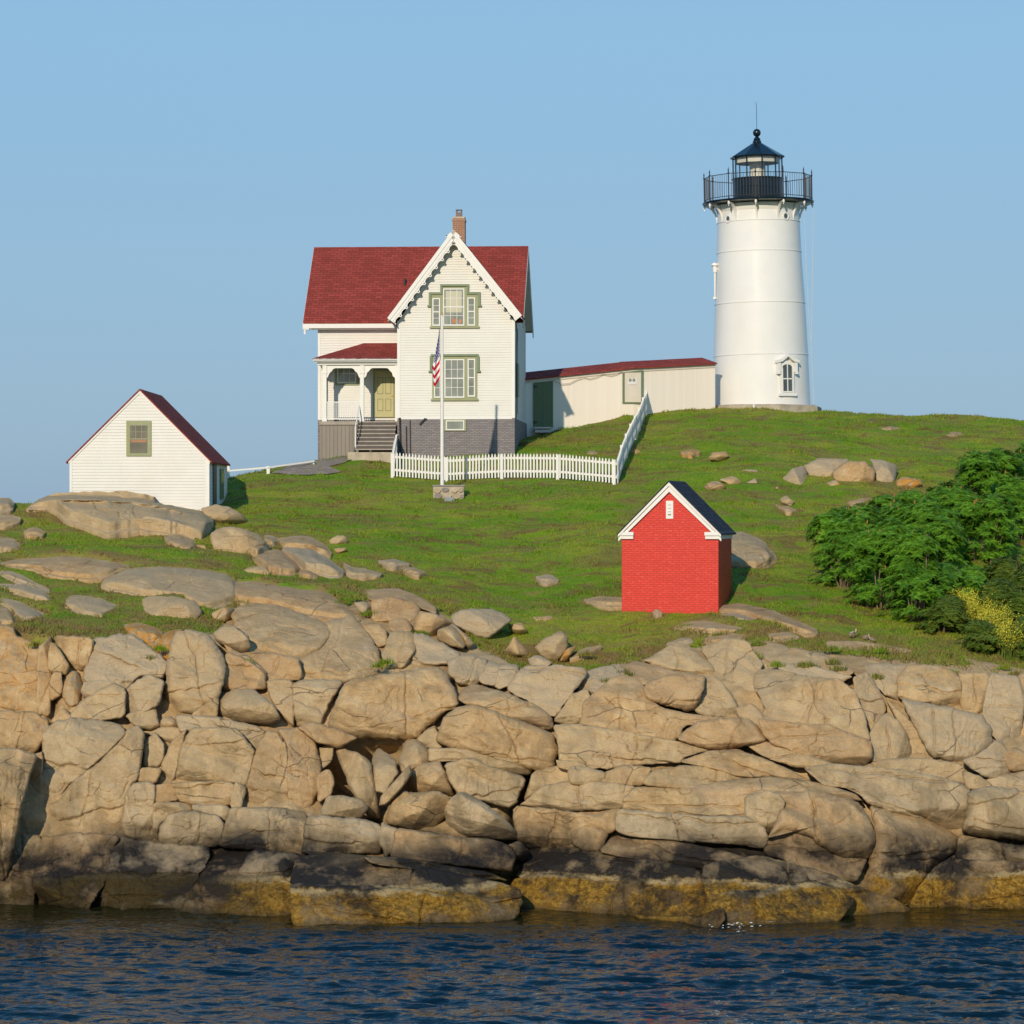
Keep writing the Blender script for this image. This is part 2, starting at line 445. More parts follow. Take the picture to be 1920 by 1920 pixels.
    fo = t.n('Mapping'); fo.inputs['Scale'].default_value = (0.8, 0.8, 4.0); fo.inputs['Rotation'].default_value = (0, 0.22, 0); t.l(ob, fo.inputs[0])
    b0 = t.bump(t.noise(1.6, 7, 0.72, vec=fo.outputs[0]), 0.55, 0.10)
    b1 = t.bump(t.noise(4.5, 8, 0.8), 0.75, 0.06, prev=b0)
    b2 = t.bump(sp, 0.5, 0.02, prev=b1)
    b3 = t.bump(t.math('SUBTRACT', 1.0, seam), 0.8, 0.03, prev=b2)
    b4 = t.bump(t.math('MULTIPLY', on, och), 0.8, 0.05, prev=b3)
    return t.m
M['rock'] = rock_material()

def grass_material(name='grass', blade=False):
    t = NT(name)
    ob = t.tc.outputs['Object']
    mp = t.n('Mapping'); mp.inputs['Scale'].default_value = (0.45, 1.0, 1.0); t.l(ob, mp.inputs[0])
    a = t.noise(0.28, 5, 0.6, vec=mp.outputs[0])
    b = t.noise(1.5, 5, 0.65, vec=mp.outputs[0])
    d = t.noise(14, 3, 0.7)
    c = t.ramp(a, [(0.30, (0.13, 0.265, 0.012)), (0.48, (0.22, 0.335, 0.016)), (0.60, (0.32, 0.355, 0.032)), (0.75, (0.36, 0.30, 0.06))])
    c = t.mix(t.mapr(b, 0.36, 0.50, 0.7, 0.0), c, (0.11, 0.26, 0.012))
    c = t.mix(t.mapr(b, 0.53, 0.64, 0.0, 0.8), c, (0.32, 0.23, 0.07))
    e2 = t.noise(0.55, 6, 0.72, vec=mp.outputs[0], dist=0.8)
    c = t.mix(t.mapr(e2, 0.51, 0.61, 0.0, 0.8), c, (0.26, 0.20, 0.065))
    c = t.mix(t.mapr(e2, 0.44, 0.34, 0.0, 0.6), c, (0.12, 0.27, 0.012))
    c = t.mix(t.mapr(d, 0.35, 0.65, 0.4, 0.0), c, (0.09, 0.14, 0.010))
    # the dry turf near the rocks
    e3 = t.noise(0.9, 6, 0.75, vec=mp.outputs[0], dist=1.2)
    c = t.mix(t.mapr(e3, 0.53, 0.60, 0.0, 0.8), c, (0.20, 0.125, 0.045))
    edge = t.n('Attribute'); edge.attribute_name = 'dry'
    c = t.mix(t.math('MULTIPLY', edge.outputs['Fac'], t.mapr(t.noise(1.1, 5, 0.7), 0.38, 0.62), clamp=True), c, (0.27, 0.18, 0.07))
    t.color(c); t.rough(0.8 if not blade else 0.6); t.spec(0.15)
    if blade:
        t.b.inputs['Subsurface Weight'].default_value = 0.0
        tl = t.n('BsdfTranslucent'); t.l(c, tl.inputs[0])
        mx = t.n('MixShader'); mx.inputs[0].default_value = 0.25
        t.l(t.b.outputs[0], mx.inputs[1]); t.l(tl.outputs[0], mx.inputs[2]); t.l(mx.outputs[0], t.out.inputs[0])
    else:
        b1 = t.bump(t.noise(5, 6, 0.7), 0.7, 0.12)
        t.bump(d, 0.6, 0.05, prev=b1)
    return t.m
M['grass'] = grass_material('turf')
M['blade'] = grass_material('grass_blades', True)

def leaf_material(name, dark, light, tip):
    t = NT(name)
    oi = t.n('ObjectInfo')
    a = t.noise(0.9, 3); b = t.noise(7.0, 3)
    c = t.mix(t.mapr(a, 0.35, 0.65), dark, light)
    c = t.mix(t.mapr(b, 0.5, 0.7, 0, 0.6), c, tip)
    t.color(c); t.rough(0.55); t.spec(0.25)
    tl = t.n('BsdfTranslucent'); t.l(c, tl.inputs[0])
    mx = t.n('MixShader'); mx.inputs[0].default_value = 0.3
    t.l(t.b.outputs[0], mx.inputs[1]); t.l(tl.outputs[0], mx.inputs[2]); t.l(mx.outputs[0], t.out.inputs[0])
    return t.m
M['leaf'] = leaf_material('sumac_leaf', (0.08, 0.22, 0.022), (0.18, 0.40, 0.025), (0.30, 0.50, 0.04))
M['leaf2'] = leaf_material('bramble_leaf', (0.08, 0.15, 0.02), (0.15, 0.22, 0.025), (0.26, 0.26, 0.04))
M['stem'] = paint('woody_stem', (0.20, 0.15, 0.10), 0.8, 0.2, 8)
M['spike'] = paint('sumac_spike', (0.33, 0.17, 0.04), 0.8, 0.2, 8)
M['yellow'] = paint('yellow_petal', (0.55, 0.50, 0.035), 0.6, 0.15, 9)

def water_material():
    t = NT('sea_water')
    pos = t.n('SeparateXYZ'); t.l(t.tc.outputs['Object'], pos.inputs[0])
    mp = t.n('Mapping'); mp.inputs['Scale'].default_value = (0.40, 1.0, 1.0); t.l(t.tc.outputs['Object'], mp.inputs[0])
    # olive near shore: shallow rock bottom plus painted-in cliff reflection; open water deep blue
    sh = t.math('ADD', pos.outputs[1], t.math('MULTIPLY_ADD', t.noise(0.35, 4, vec=mp.outputs[0]), 5.0, -2.5))
    c = t.mix(t.mapr(sh, 75.5, 80.5, 0.0, 1.0, smooth=True), (0.001, 0.011, 0.022), (0.010, 0.012, 0.003))
    t.color(c); t.rough(0.04); t.b.inputs['IOR'].default_value = 1.33; t.spec(0.5)
    b1 = t.bump(t.noise(1.1, 5, 0.6, vec=mp.outputs[0]), 0.6, 0.25)
    t.bump(t.noise(5.0, 4, 0.6, vec=mp.outputs[0]), 0.4, 0.05, prev=b1)
    return t.m
M['water'] = water_material()
# ------------------------------------------------------------------ the island's base surface
# per column of the view: (distance, picture height) down the seaward side, then ('z', distance, height) behind the crest
COLS = {
 -400: [(83.2,1700),(84.2,1600),(85,1500),(86.3,1400),(87.8,1300),(89.5,1200),(93,1150),(98,1062),(103,1005),(106,965),(108.5,952),('z',116,10.3),('z',124,9.5),('z',140,7),('z',168,-1),('z',190,-4)],
 0:    [(83.2,1700),(84.2,1600),(85,1500),(86.3,1400),(87.8,1300),(89.5,1195),(93,1150),(98,1062),(103,1003),(106,955),(108.5,937),('z',116,10.7),('z',124,10.2),('z',140,8),('z',170,-1),('z',190,-4)],
 130:  [(83.4,1698),(84.2,1600),(85,1500),(86.3,1400),(87.8,1300),(89.5,1195),(93,1150),(98,1062),(103,1000),(106,955),(108.3,927),('z',112,10.9),('z',124,10.6),('z',140,8),('z',170,-1),('z',190,-4)],
 300:  [(82.8,1704),(84.0,1600),(85,1500),(86.3,1400),(87.8,1300),(89.5,1200),(93,1150),(98,1065),(103,1005),(106,965),(108.3,938),('z',112,10.8),('z',124,10.9),('z',142,8),('z',170,-1),('z',190,-4)],
 420:  [(82,1710),(84.0,1600),(85,1500),(86.3,1400),(87.8,1300),(89.5,1215),(93,1160),(98,1080),(103,1025),(107,990),(110,968),(113,945),(117,915),(121,891),('z',126,11.9),('z',150,8),('z',170,-1),('z',190,-4)],
 600:  [(80.8,1722),(82.5,1640),(84.5,1520),(86.5,1400),(88.5,1290),(91,1200),(95,1130),(99,1080),(104,1030),(109,985),(114,935),(118.6,889),(121.8,863),('z',127,12.6),('z',150,9),('z',170,-1),('z',190,-4)],
 830:  [(79.6,1733),(82,1640),(84.5,1530),(86.5,1400),(89,1270),(92,1190),(95,1140),(100,1080),(105,1030),(110,985),(115,935),(118,912),(120,890),(122.2,863),(123.5,850),('z',127,13.2),('z',150,9),('z',170,-1),('z',190,-4)],
 980:  [(83.3,1699),(84.3,1620),(85.5,1510),(87,1400),(89.5,1270),(93,1210),(97,1150),(101,1085),(106,1020),(111,965),(115.5,922),(118,899),(121,872),(124.5,838),(130.5,817),('z',136,13.9),('z',150,9),('z',170,-1),('z',190,-4)],
 1160: [(82,1713),(83.5,1610),(84.7,1500),(86.3,1400),(89,1270),(92,1215),(96.5,1140),(101,1080),(106,1010),(111,957),(116,912),(120,872),(125,832),(131,795),(133.8,775),('z',140,14.7),('z',155,9),('z',170,-1),('z',190,-4)],
 1340: [(79.2,1738),(81.5,1660),(83.5,1570),(85,1470),(87,1370),(89.5,1260),(92.5,1185),(96,1143),(101,1080),(107,1000),(112,935),(117,885),(122,840),(128,800),(132.5,775),(135,767),('z',144,14.7),('z',158,9),('z',172,-1),('z',190,-4)],
 1540: [(80.5,1725),(82.5,1640),(84,1540),(85.8,1430),(87.5,1330),(90,1220),(93,1180),(97,1130),(103,1060),(109,980),(114,925),(120,870),(127,815),(132.5,778),(135.5,768),('z',144,14.7),('z',158,9),('z',172,-1),('z',190,-4)],
 1740: [(83.2,1700),(84,1620),(85,1520),(86.5,1420),(88,1330),(90,1240),(92,1210),(96,1160),(102,1080),(108,1000),(115,925),(122,862),(130,805),(137,776),('z',144,14.7),('z',158,9),('z',172,-1),('z',190,-4)],
 1920: [(83.4,1698),(84,1620),(85,1520),(86.5,1420),(88,1340),(90,1262),(92,1235),(96,1180),(102,1100),(108,1020),(115,940),(122,872),(130,812),(136,784),('z',144,14.3),('z',158,9),('z',172,-1),('z',190,-4)],
 2400: [(84.5,1690),(85,1620),(86,1520),(87.5,1420),(89,1350),(91,1290),(94,1240),(98,1190),(104,1110),(110,1040),(117,960),(124,900),(131,850),(137,815),('z',144,13.2),('z',158,8),('z',172,-1),('z',190,-4)],
}
YG = np.arange(70, 192.01, 0.2)
PXG = np.arange(-400, 2401, 10.0)
def py2z(Y, py): return CH - (py - HORIZ) * Y / F
_cx = sorted(COLS); _tab = []
for c in _cx:
    ys, zs = [], []
    for e in COLS[c]:
        if e[0] == 'z': ys.append(e[1]); zs.append(e[2])
        else: ys.append(e[0]); zs.append(py2z(e[0], e[1]))
    ys = [ys[0] - 6, ys[0] - 1.2] + ys; zs = [-4.5, -2.2] + zs
    _tab.append(np.interp(YG, ys, zs))
_tab = np.array(_tab)
ZT = np.array([np.interp(PXG, _cx, _tab[:, j]) for j in range(len(YG))]).T      # [px, Y]
k = np.exp(-0.5 * (np.arange(-9, 10) / 4.0) ** 2); k /= k.sum()
ZT = np.array([np.convolve(np.pad(ZT[:, j], 9, mode='edge'), k, 'valid') for j in range(ZT.shape[1])]).T
k2 = np.exp(-0.5 * (np.arange(-6, 7) / 2.5) ** 2); k2 /= k2.sum()
ZT = np.array([np.convolve(np.pad(r, 6, mode='edge'), k2, 'valid') for r in ZT])

def bil(T, gx, gy, x, y):
    fx = np.clip((x - gx[0]) / (gx[1] - gx[0]), 0, len(gx) - 1.001); fy = np.clip((y - gy[0]) / (gy[1] - gy[0]), 0, len(gy) - 1.001)
    i = fx.astype(int); j = fy.astype(int); fx = fx - i; fy = fy - j
    return T[i, j] * (1 - fx) * (1 - fy) + T[i + 1, j] * fx * (1 - fy) + T[i, j + 1] * (1 - fx) * fy + T[i + 1, j + 1] * fx * fy

def zbase(X, Y):
    X = np.asarray(X, float); Y = np.asarray(Y, float)
    return bil(ZT, PXG, YG, 960 + X * F / Y, Y)

# inverse: distance of the front surface seen at (px, py)
PYG = np.arange(720, 1800.1, 4.0)
YT = np.zeros((len(PXG), len(PYG)))
for i in range(len(PXG)):
    py = HORIZ + (CH - ZT[i]) * F / YG
    m = np.minimum.accumulate(py)
    keep = np.concatenate([[True], py[1:] < m[:-1] - 1e-6])
    YT[i] = np.interp(-PYG, -py[keep], YG[keep])
def ybase(px, py):
    px = np.asarray(px, float); py = np.asarray(py, float)
    return bil(YT, PXG, PYG, px, py)
def w3(px, py, Y):
    """point at picture position (px, py) standing at distance Y"""
    return ((px - 960) * Y / F, Y, CH - (py - HORIZ) * Y / F)
def ground(px, py):
    Y = float(ybase(np.array([px]), np.array([py]))[0])
    return w3(px, py, Y)
def gz(X, Y): return float(zbase(np.array([X]), np.array([Y]))[0])

# upper limit of the bare cliff in the picture
EDGE = np.array([(-400,1185),(0,1172),(60,1190),(120,1197),(230,1192),(330,1188),(400,1176),(440,1142),(600,1140),(660,1122),(740,1110),(800,1128),(850,1150),(900,1205),(960,1238),(1080,1250),(1150,1243),(1200,1228),(1300,1205),(1400,1200),(1550,1212),(1740,1236),(1900,1258),(2400,1290)], float)
def edge_y(px): return np.interp(px, EDGE[:, 0], EDGE[:, 1])

def P(s):
    return np.array([[float(a) for a in p.split(',')] for p in s.split()])

def seg_dist(pts, poly):
    d = np.full(len(pts), 1e9)
    n = len(poly)
    for i in range(n):
        a = poly[i]; b = poly[(i + 1) % n]; ab = b - a
        t = np.clip(((pts - a) @ ab) / max(ab @ ab, 1e-9), 0, 1)
        d = np.minimum(d, np.hypot(*(pts - (a + t[:, None] * ab)).T))
    return d

def inside(pts, poly):
    x, y = pts[:, 0], pts[:, 1]; r = np.zeros(len(pts), bool); n = len(poly)
    for i in range(n):
        x0, y0 = poly[i]; x1, y1 = poly[(i + 1) % n]
        c = (y0 > y) != (y1 > y)
        with np.errstate(divide='ignore', invalid='ignore'):
            r ^= c & (x < (x1 - x0) * (y - y0) / (y1 - y0 + 1e-12) + x0)
    return r

SLABS = [
 '49,957 70,939 104,925 182,923 247,925 300,935 346,947 378,956 400,979 385,1004 375,1019 346,1006 310,1001 255,993 203,1000 161,988 125,977 112,962 86,953',
 '256,970 276,959 312,963 346,976 387,999 383,1011 338,1006 310,1001 258,993', '-30,941 16,934 26,944 21,957 -30,962',
 '-30,972 16,967 38,970 34,980 -10,992', '-30,1009 21,1011 40,1022 34,1036 -30,1038', '47,996 65,991 82,997 78,1003 52,1004',
 '474,1047 492,1032 523,1034 541,1044 564,1062 556,1080 528,1079 507,1075 482,1057', '531,1031 554,1025 585,1032 619,1052 645,1070 643,1081 617,1083 596,1077 572,1072 552,1054 534,1039',
 '521,1010 554,1006 580,1008 608,1021 621,1037 617,1045 580,1031 534,1029', '500,1005 523,1011 512,1023 497,1015', '450,1000 476,1003 499,1018 504,1033 481,1046 466,1036 450,1022',
 '558,1075 572,1063 595,1075 592,1085 565,1085', '645,1055 666,1066 715,1073 710,1081 653,1081', '710,1051 742,1051 770,1057 731,1062', '757,1070 770,1065 796,1073 781,1079',
 '-30,1060 31,1048 86,1045 122,1042 182,1047 234,1058 265,1063 224,1070 198,1083 161,1088 130,1082 91,1079 65,1069', '-20,1070 21,1072 52,1086 88,1102 94,1112 65,1102 34,1092',
 '-30,1094 39,1096 78,1106 96,1121 88,1132 57,1126 26,1113', '-30,1118 21,1124 52,1138 90,1154 75,1166 39,1166 23,1147', '-30,1130 18,1140 32,1173 -30,1176',
 '118,1134 135,1119 161,1118 195,1127 226,1137 215,1147 187,1163 156,1154 123,1141', '188,1098 208,1080 242,1067 286,1063 365,1066 429,1077 445,1098 449,1124 406,1139 375,1144 338,1123 276,1123 243,1113 213,1108',
 '432,1091 476,1089 541,1102 606,1107 634,1125 660,1148 675,1163 632,1163 580,1156 515,1137 450,1132 432,1117', '230,1171 263,1168 302,1184 304,1204 273,1207 248,1187', '305,1192 336,1180 346,1189 322,1220 303,1220',
 '1093,1125 1120,1120 1170,1121 1170,1138 1125,1135', '1348,1137 1390,1131 1440,1145 1485,1160 1527,1178 1534,1188 1510,1192 1450,1174 1400,1154 1350,1148', '1339,1153 1375,1150 1412,1158 1430,1170 1391,1168',
 '1260,1178 1287,1167 1322,1164 1370,1173 1410,1182 1380,1189 1320,1190', '1313,1200 1345,1189 1402,1191 1390,1204 1340,1209', '1362,1003 1391,999 1432,1018 1457,1050 1432,1070 1362,1068',
 '1590,940 1630,933 1634,940 1600,949', '1454,946 1492,956 1481,960', '1608,790 1640,787 1650,791 1625,797', '1650,801 1683,799 1688,804 1655,806', '1770,813 1800,811 1806,817 1775,818', '1180,846 1195,842 1200,848', '1276,846 1309,844 1312,850 1280,852',
 '1005,1081 1030,1080 1048,1088 1020,1092', '1224,1149 1232,1142 1242,1150', '310,1005 333,1000 364,1010 369,1028 354,1035 336,1032 316,1020', '1092,850 1120,846 1128,852 1098,856',
 '1430,1190 1480,1186 1500,1196 1450,1202', '1250,1206 1290,1196 1300,1204 1262,1212',
]
# ------------------------------------------------------------------ hill (turf) and bedrock sheet
def smoothstep(a, b, x):
    t = np.clip((x - a) / (b - a), 0, 1); return t * t * (3 - 2 * t)

def island_z(X, Y):
    z = zbase(X, Y)
    far = smoothstep(44, 60, np.abs(X + 2))
    return z * (1 - far) - 4.5 * far

def lumps(X, Y):
    return 0.15 * fbm(X * 0.30, Y * 0.30, 0, 3, 11) + 0.035 * fbm(X * 1.9, Y * 1.9, 0, 3, 12)

xs = np.arange(-62, 58.01, 0.25); ys = np.arange(87, 190.01, 0.25)
GX, GY = np.meshgrid(xs, ys, indexing='ij')
gz_ = island_z(GX, GY)
pxx = 960 + GX * F / GY
pyy = HORIZ + (CH - gz_) * F / GY
front = (GY < 118)
below = np.where(front, smoothstep(-2, 26, pyy - edge_y(pxx)), 0)
sunk = np.zeros(GX.shape); rim = np.zeros(GX.shape)
fl_pts = np.stack([pxx.ravel(), pyy.ravel()], 1)
for s_ in SLABS:
    pl = P(s_); m_ = (fl_pts[:, 0] > pl[:, 0].min() - 14) & (fl_pts[:, 0] < pl[:, 0].max() + 14) & (fl_pts[:, 1] > pl[:, 1].min() - 14) & (fl_pts[:, 1] < pl[:, 1].max() + 14) & front.ravel()
    ii = np.where(m_)[0]
    if len(ii):
        ins = inside(fl_pts[ii], pl); dd_ = seg_dist(fl_pts[ii], pl)
        rim.ravel()[ii] = np.maximum(rim.ravel()[ii], np.where(ins, 1, 1 - smoothstep(2, 13, dd_)) * .9)
        sunk.ravel()[ii[ins]] = np.maximum(sunk.ravel()[ii[ins]], smoothstep(0, 8, dd_[ins]))
gz_ = gz_ + lumps(GX, GY) * (1 - .8 * sunk) - 0.30 * sunk - 1.2 * below
NY_ = len(ys)
idx = np.arange(GX.size).reshape(GX.shape)
q = np.stack([idx[:-1, :-1], idx[1:, :-1], idx[1:, 1:], idx[:-1, 1:]], -1).reshape(-1, 4)
qq = (pyy - edge_y(pxx) > 55) & front
q = q[~qq.ravel()[q].any(1)]
dry = np.where(front, np.maximum(rim, np.clip(1 - np.abs(pyy - edge_y(pxx) + 12) / 42.0, 0, 1)), 0)
hill = np_mesh('hill', np.stack([GX, GY, gz_], -1).reshape(-1, 3), [q], M['grass'], attrs={'dry': dry.ravel()})
tag(hill, 'grassy island hill rising from the rocks to the lighthouse', kind='structure')

# ------------------------------------------------------------------ rocks
def area_centroid(p):
    x, y = p[:, 0], p[:, 1]; x1, y1 = np.roll(x, -1), np.roll(y, -1)
    c = x * y1 - x1 * y; A = c.sum() / 2
    return abs(A), np.array([((x + x1) * c).sum() / (6 * A), ((y + y1) * c).sum() / (6 * A)])

def soften(poly, times=1):
    p = poly
    for _ in range(times):
        q1 = p * 0.88 + np.roll(p, -1, 0) * 0.12; q2 = p * 0.12 + np.roll(p, -1, 0) * 0.88
        p = np.stack([q1, q2], 1).reshape(-1, 2)
    return p

def resample(p, n):
    d = np.hypot(*(np.roll(p, -1, 0) - p).T); s = np.concatenate([[0], np.cumsum(d)]); L = s[-1]
    t = np.arange(n) * L / n; pp = np.vstack([p, p[:1]])
    return np.stack([np.interp(t, s, pp[:, 0]), np.interp(t, s, pp[:, 1])], 1), L

def rock_piece(poly, mode, f=0.3, seed=0, grow=0.0, steep=0.5, depth=1.2, rnd=4.5, dome=0.0, rough=1.0, tilt=None, lichen=0.0, tone=None, seam=1.0):
    """one piece of rock: the front follows the outline, the edges roll back, the sides run into the cliff.
       mode b = block in the cliff, s = slab lying on the slope, o = boulder standing free"""
    rs = np.random.RandomState(seed * 7 + 13)
    A, c = area_centroid(poly)
    size = math.sqrt(A)
    p, L = resample(soften(soften(poly, 1), 1) if mode == 'o' else soften(poly, 1), 40)
    N = int(np.clip(L / 2.3, 40, 330))
    p, L = resample(soften(poly, 1), N)
    # uneven outline
    th = np.arange(N) / N * 2 * math.pi
    rad = size / 40.0
    j = fbm(np.cos(th) * 2.2 * rad + seed, np.sin(th) * 2.2 * rad, seed * 1.7, 4, seed % 97) * (1.2 + 0.010 * size) * rough
    dirv = p - c; dirv /= np.maximum(np.hypot(*dirv.T), 1e-6)[:, None]
    p = p + dirv * (j + grow)[:, None]
    nr = int(np.clip(size / 3.2, 8, 56))
    rr = np.concatenate([np.linspace(0.04, 0.84, nr), [0.88, 0.915, 0.94, 0.96, 0.975, 0.988, 1.0]])
    pts = (c + rr[:, None, None] * (p - c)[None]).reshape(-1, 2)
    pts = np.vstack([c[None], pts])
    d = seg_dist(pts, p)
    px, py = pts[:, 0], pts[:, 1]
    h = p[:, 1].max() - p[:, 1].min(); w = p[:, 0].max() - p[:, 0].min()
    u = (px - c[0]) / (w / 2); v = (py - c[1]) / (h / 2)
    yb = ybase(px, py)
    Yc = float(ybase(c[:1], c[1:])[0]) if False else float(ybase(np.array([c[0]]), np.array([c[1]]))[0])
    mpp = Yc / F                                   # metres per picture unit
    wm, hm = w * mpp, h * mpp
    if mode == 'b':
        top = float(ybase(np.array([c[0]]), np.array([p[:, 1].min()]))[0]); bot = float(ybase(np.array([c[0]]), np.array([p[:, 1].max()]))[0])
        lft = float(ybase(np.array([p[:, 0].min()]), np.array([c[1]]))[0]); rgt = float(ybase(np.array([p[:, 0].max()]), np.array([c[1]]))[0])
        gv = (bot - top) / 2 * steep; gu = (rgt - lft) / 2 * 0.8
        if tilt is None: tu, tv = rs.uniform(-0.30, 0.30) * wm / 2, rs.uniform(-0.15, 0.32) * hm / 2
        else: tu, tv = tilt[0] * wm / 2, tilt[1] * hm / 2
        Y0 = (top + bot) / 2 * 0.5 + Yc * 0.5 + u * (gu + tu) + v * (gv + tv)
        k = 1.0
        mn = min(wm, hm)
        rec = 0.0
        nf = 3 if size > 45 else 2
        for i in range(nf + 1):
            a = rs.uniform(0, 2 * math.pi) if i else math.pi / 2 + rs.uniform(-0.5, 0.5)
            q_ = u * math.cos(a) + v * math.sin(a)
            cut = rs.uniform(0.35, 0.85)
            rec = rec + np.maximum(0, q_ - cut) * rs.uniform(0.35, 1.1) * mn * 0.5
        for i in range(int(size / 55)):                 # joints with a small step across them
            a = (rs.uniform(-.3, .3) if rs.rand() < .6 else rs.uniform(1.2, 1.9)) + (0 if i else .1)
            wig = 5 * fbm((px - c[0]) / 30.0 + seed, (py - c[1]) / 30.0, i * 3.1, 3, 61)
            s_l = -(px - c[0]) * math.sin(a) + (py - c[1]) * math.cos(a) - rs.uniform(-.3, .3) * size + wig
            along = (px - c[0]) * math.cos(a) + (py - c[1]) * math.sin(a)
            fade = smoothstep(-.6, -.1, along / size * (1 if rs.rand() < .5 else -1)) if rs.rand() < .5 else 1.0
            rec = rec + fade * (.07 * np.exp(-(s_l / 2.0) ** 2) + rs.uniform(-.05, .09) * smoothstep(-1.5, 1.5, s_l))
        R_ = min(rnd, size * 0.14)
        E = min(0.30 if rnd > 10 else 0.20 * seam, mn * 0.2)
    elif mode == 's':
        Y0 = yb
        g = (ybase(px, py - 3) - ybase(px, py + 3)) / 6.0 / mpp      # metres back per metre up the picture
        k = np.clip(np.abs(g), 1.0, 6.0)
        mn = min(wm, hm * 3); rec = 0.0
        # height of the foot line below every point: the slab stands on the turf there
        gx_ = np.linspace(p[:, 0].min(), p[:, 0].max(), 60); pp = np.vstack([p, p[:1]])
        low = np.full(60, -1e9); hi = np.full(60, 1e9)
        for a_, b_ in zip(pp[:-1], pp[1:]):
            x0_, x1_ = sorted((a_[0], b_[0])); m_ = (gx_ >= x0_ - 1e-6) & (gx_ <= x1_ + 1e-6)
            if x1_ - x0_ > 1e-6:
                yy_ = a_[1] + (b_[1] - a_[1]) * (gx_ - a_[0]) / (b_[0] - a_[0])
                low = np.where(m_, np.maximum(low, yy_), low); hi = np.where(m_, np.minimum(hi, yy_), hi)
        lowp = np.interp(px, gx_, low)
        Ylow = ybase(px, lowp) - 0.10
        dup = np.maximum(0, py - np.interp(px, gx_, hi))                 # how far below the upper outline
        R_ = 1.0; E = 0.0
    else:
        Yf = float(ybase(np.array([c[0]]), np.array([p[:, 1].max() - 0.12 * h]))[0])
        lean = 0.35
        Y0 = Yf - v * lean * hm / 2 * 1.0 + 0.25 * hm
        k = 1.0; mn = min(wm, hm)
        rec = 0.0
        for i in range(6):
            a = rs.uniform(0, 2 * math.pi); q_ = u * math.cos(a) + v * math.sin(a)
            rec = rec + np.maximum(0, q_ - rs.uniform(0.0, 0.6)) * rs.uniform(0.5, 1.3) * mn * 0.5
        R_ = min(rnd, size * 0.2); E = mn * 0.22
    s_ = np.clip(d / R_, 0, 1)
    prof = 1 - np.sqrt(np.clip(1 - (1 - s_) ** 2, 0, 1))             # 0 inside, 1 at the rim
    rec = rec + E * prof
    r2 = np.concatenate([[0], np.repeat(rr, N)]) ** 2
    rec = rec + dome * mn * r2
    X_ = (px - 960) * mpp; Z_ = (HORIZ - py) * mpp
    off = seed * 3.77
    am = min(1.0, mn / 1.0) * rough
    nz = 0.15 * facet(X_ * 0.8 + off, Z_ * 1.1, 131) + 0.055 * facet(X_ * 2.3 + off, Z_ * 3.0, 132) + 0.03 * fbm(X_ * 0.9 + off, Z_ * 1.2, off, 3, 31) + 0.028 * fbm(X_ * 2.6, Z_ * 4.0 + X_ * .6 + off, 0, 4, 33)
    n3 = fbm(X_ * 1.3 + off, Z_ * 1.6, 2.2, 3, 35)
    nz = nz + 0.05 * np.clip(np.abs(n3) * -14 + 1, 0, 1)              # worn seams
    terr = fbm(X_ * 0.7 + off, Z_ * 1.1, 5.0, 2, 37) * 3.0
    nz = nz + 0.045 * (smoothstep(0.35, 0.65, terr - np.floor(terr)) + np.floor(terr)) * 0.5   # broken steps
    if mode == 's':
        fade = smoothstep(0, min(16.0, h * .6), dup)
        side = smoothstep(0, min(14.0, w * .2), np.minimum(px - p[:, 0].min(), p[:, 0].max() - px))
        top = Y0 - (f * (0.25 + 0.75 * fade * side) - 0.02 * (1 - fade)) * k + nz * min(1.0, f * 3) * k * .5 * fade
        low_ = Ylow + 0.20 * smoothstep(0, 6, lowp - py) + nz * .6
        a_ = np.maximum(top, low_); b_ = np.minimum(top, low_)
        Y = a_ + 0.06 * np.exp(-(a_ - b_) / 0.25)
    else:
        Y = Y0 - f + (rec + nz * am) * k
    verts = np.stack([(px - 960) * Y / F, Y, CH - (py - HORIZ) * Y / F], 1)
    nv = len(verts)
    # faces of the front
    tri = np.stack([np.zeros(N, int), 1 + (np.arange(N) + 1) % N, 1 + np.arange(N)], 1)
    quads = []
    nring = len(rr)
    for i in range(nring - 1):
        a = 1 + i * N + np.arange(N); b = 1 + i * N + (np.arange(N) + 1) % N
        quads.append(np.stack([a, b, b + N, a + N], 1))
    # sides and back
    rim = 1 + (nring - 1) * N + np.arange(N)
    back = []
    steps = [(0.25, 1.0), (1.0, 0.93)] if mode != 'o' else [(0.30, 0.97), (0.65, 0.82), (0.95, 0.5)]
    dd = depth if mode != 'o' else min(wm, hm * 1.3) * 0.75
    cur = rim; start = nv; Vs = [verts]
    Cr = c
    for (t, sh) in steps:
        Yr = verts[rim, 1] + dd * t
        q_ = Cr + (p - Cr) * sh
        if mode == 's':   # sides go straight down into the turf
            base = verts[rim].copy(); base[:, 2] -= 0.5 * t; base[:, 1] += 0.1 * t
            Vs.append(base)
        else:
            Vs.append(np.stack([(q_[:, 0] - 960) * Yr / F, Yr, CH - (q_[:, 1] - HORIZ) * Yr / F], 1))
        a = cur; b = np.roll(cur, -1); na = start + np.arange(N); nb = np.roll(na, -1)
        quads.append(np.stack([a, b, nb, na], 1)); cur = na; start += N
    Vs.append(np.mean(Vs[-1], 0)[None])
    tri2 = np.stack([cur, np.roll(cur, -1), np.full(N, start)], 1)
    V = np.vstack(Vs)
    tn = rs.uniform(0, 1) if tone is None else tone
    return V, np.concatenate(quads), np.concatenate([tri, tri2]), np.full(len(V), tn), np.full(len(V), lichen)

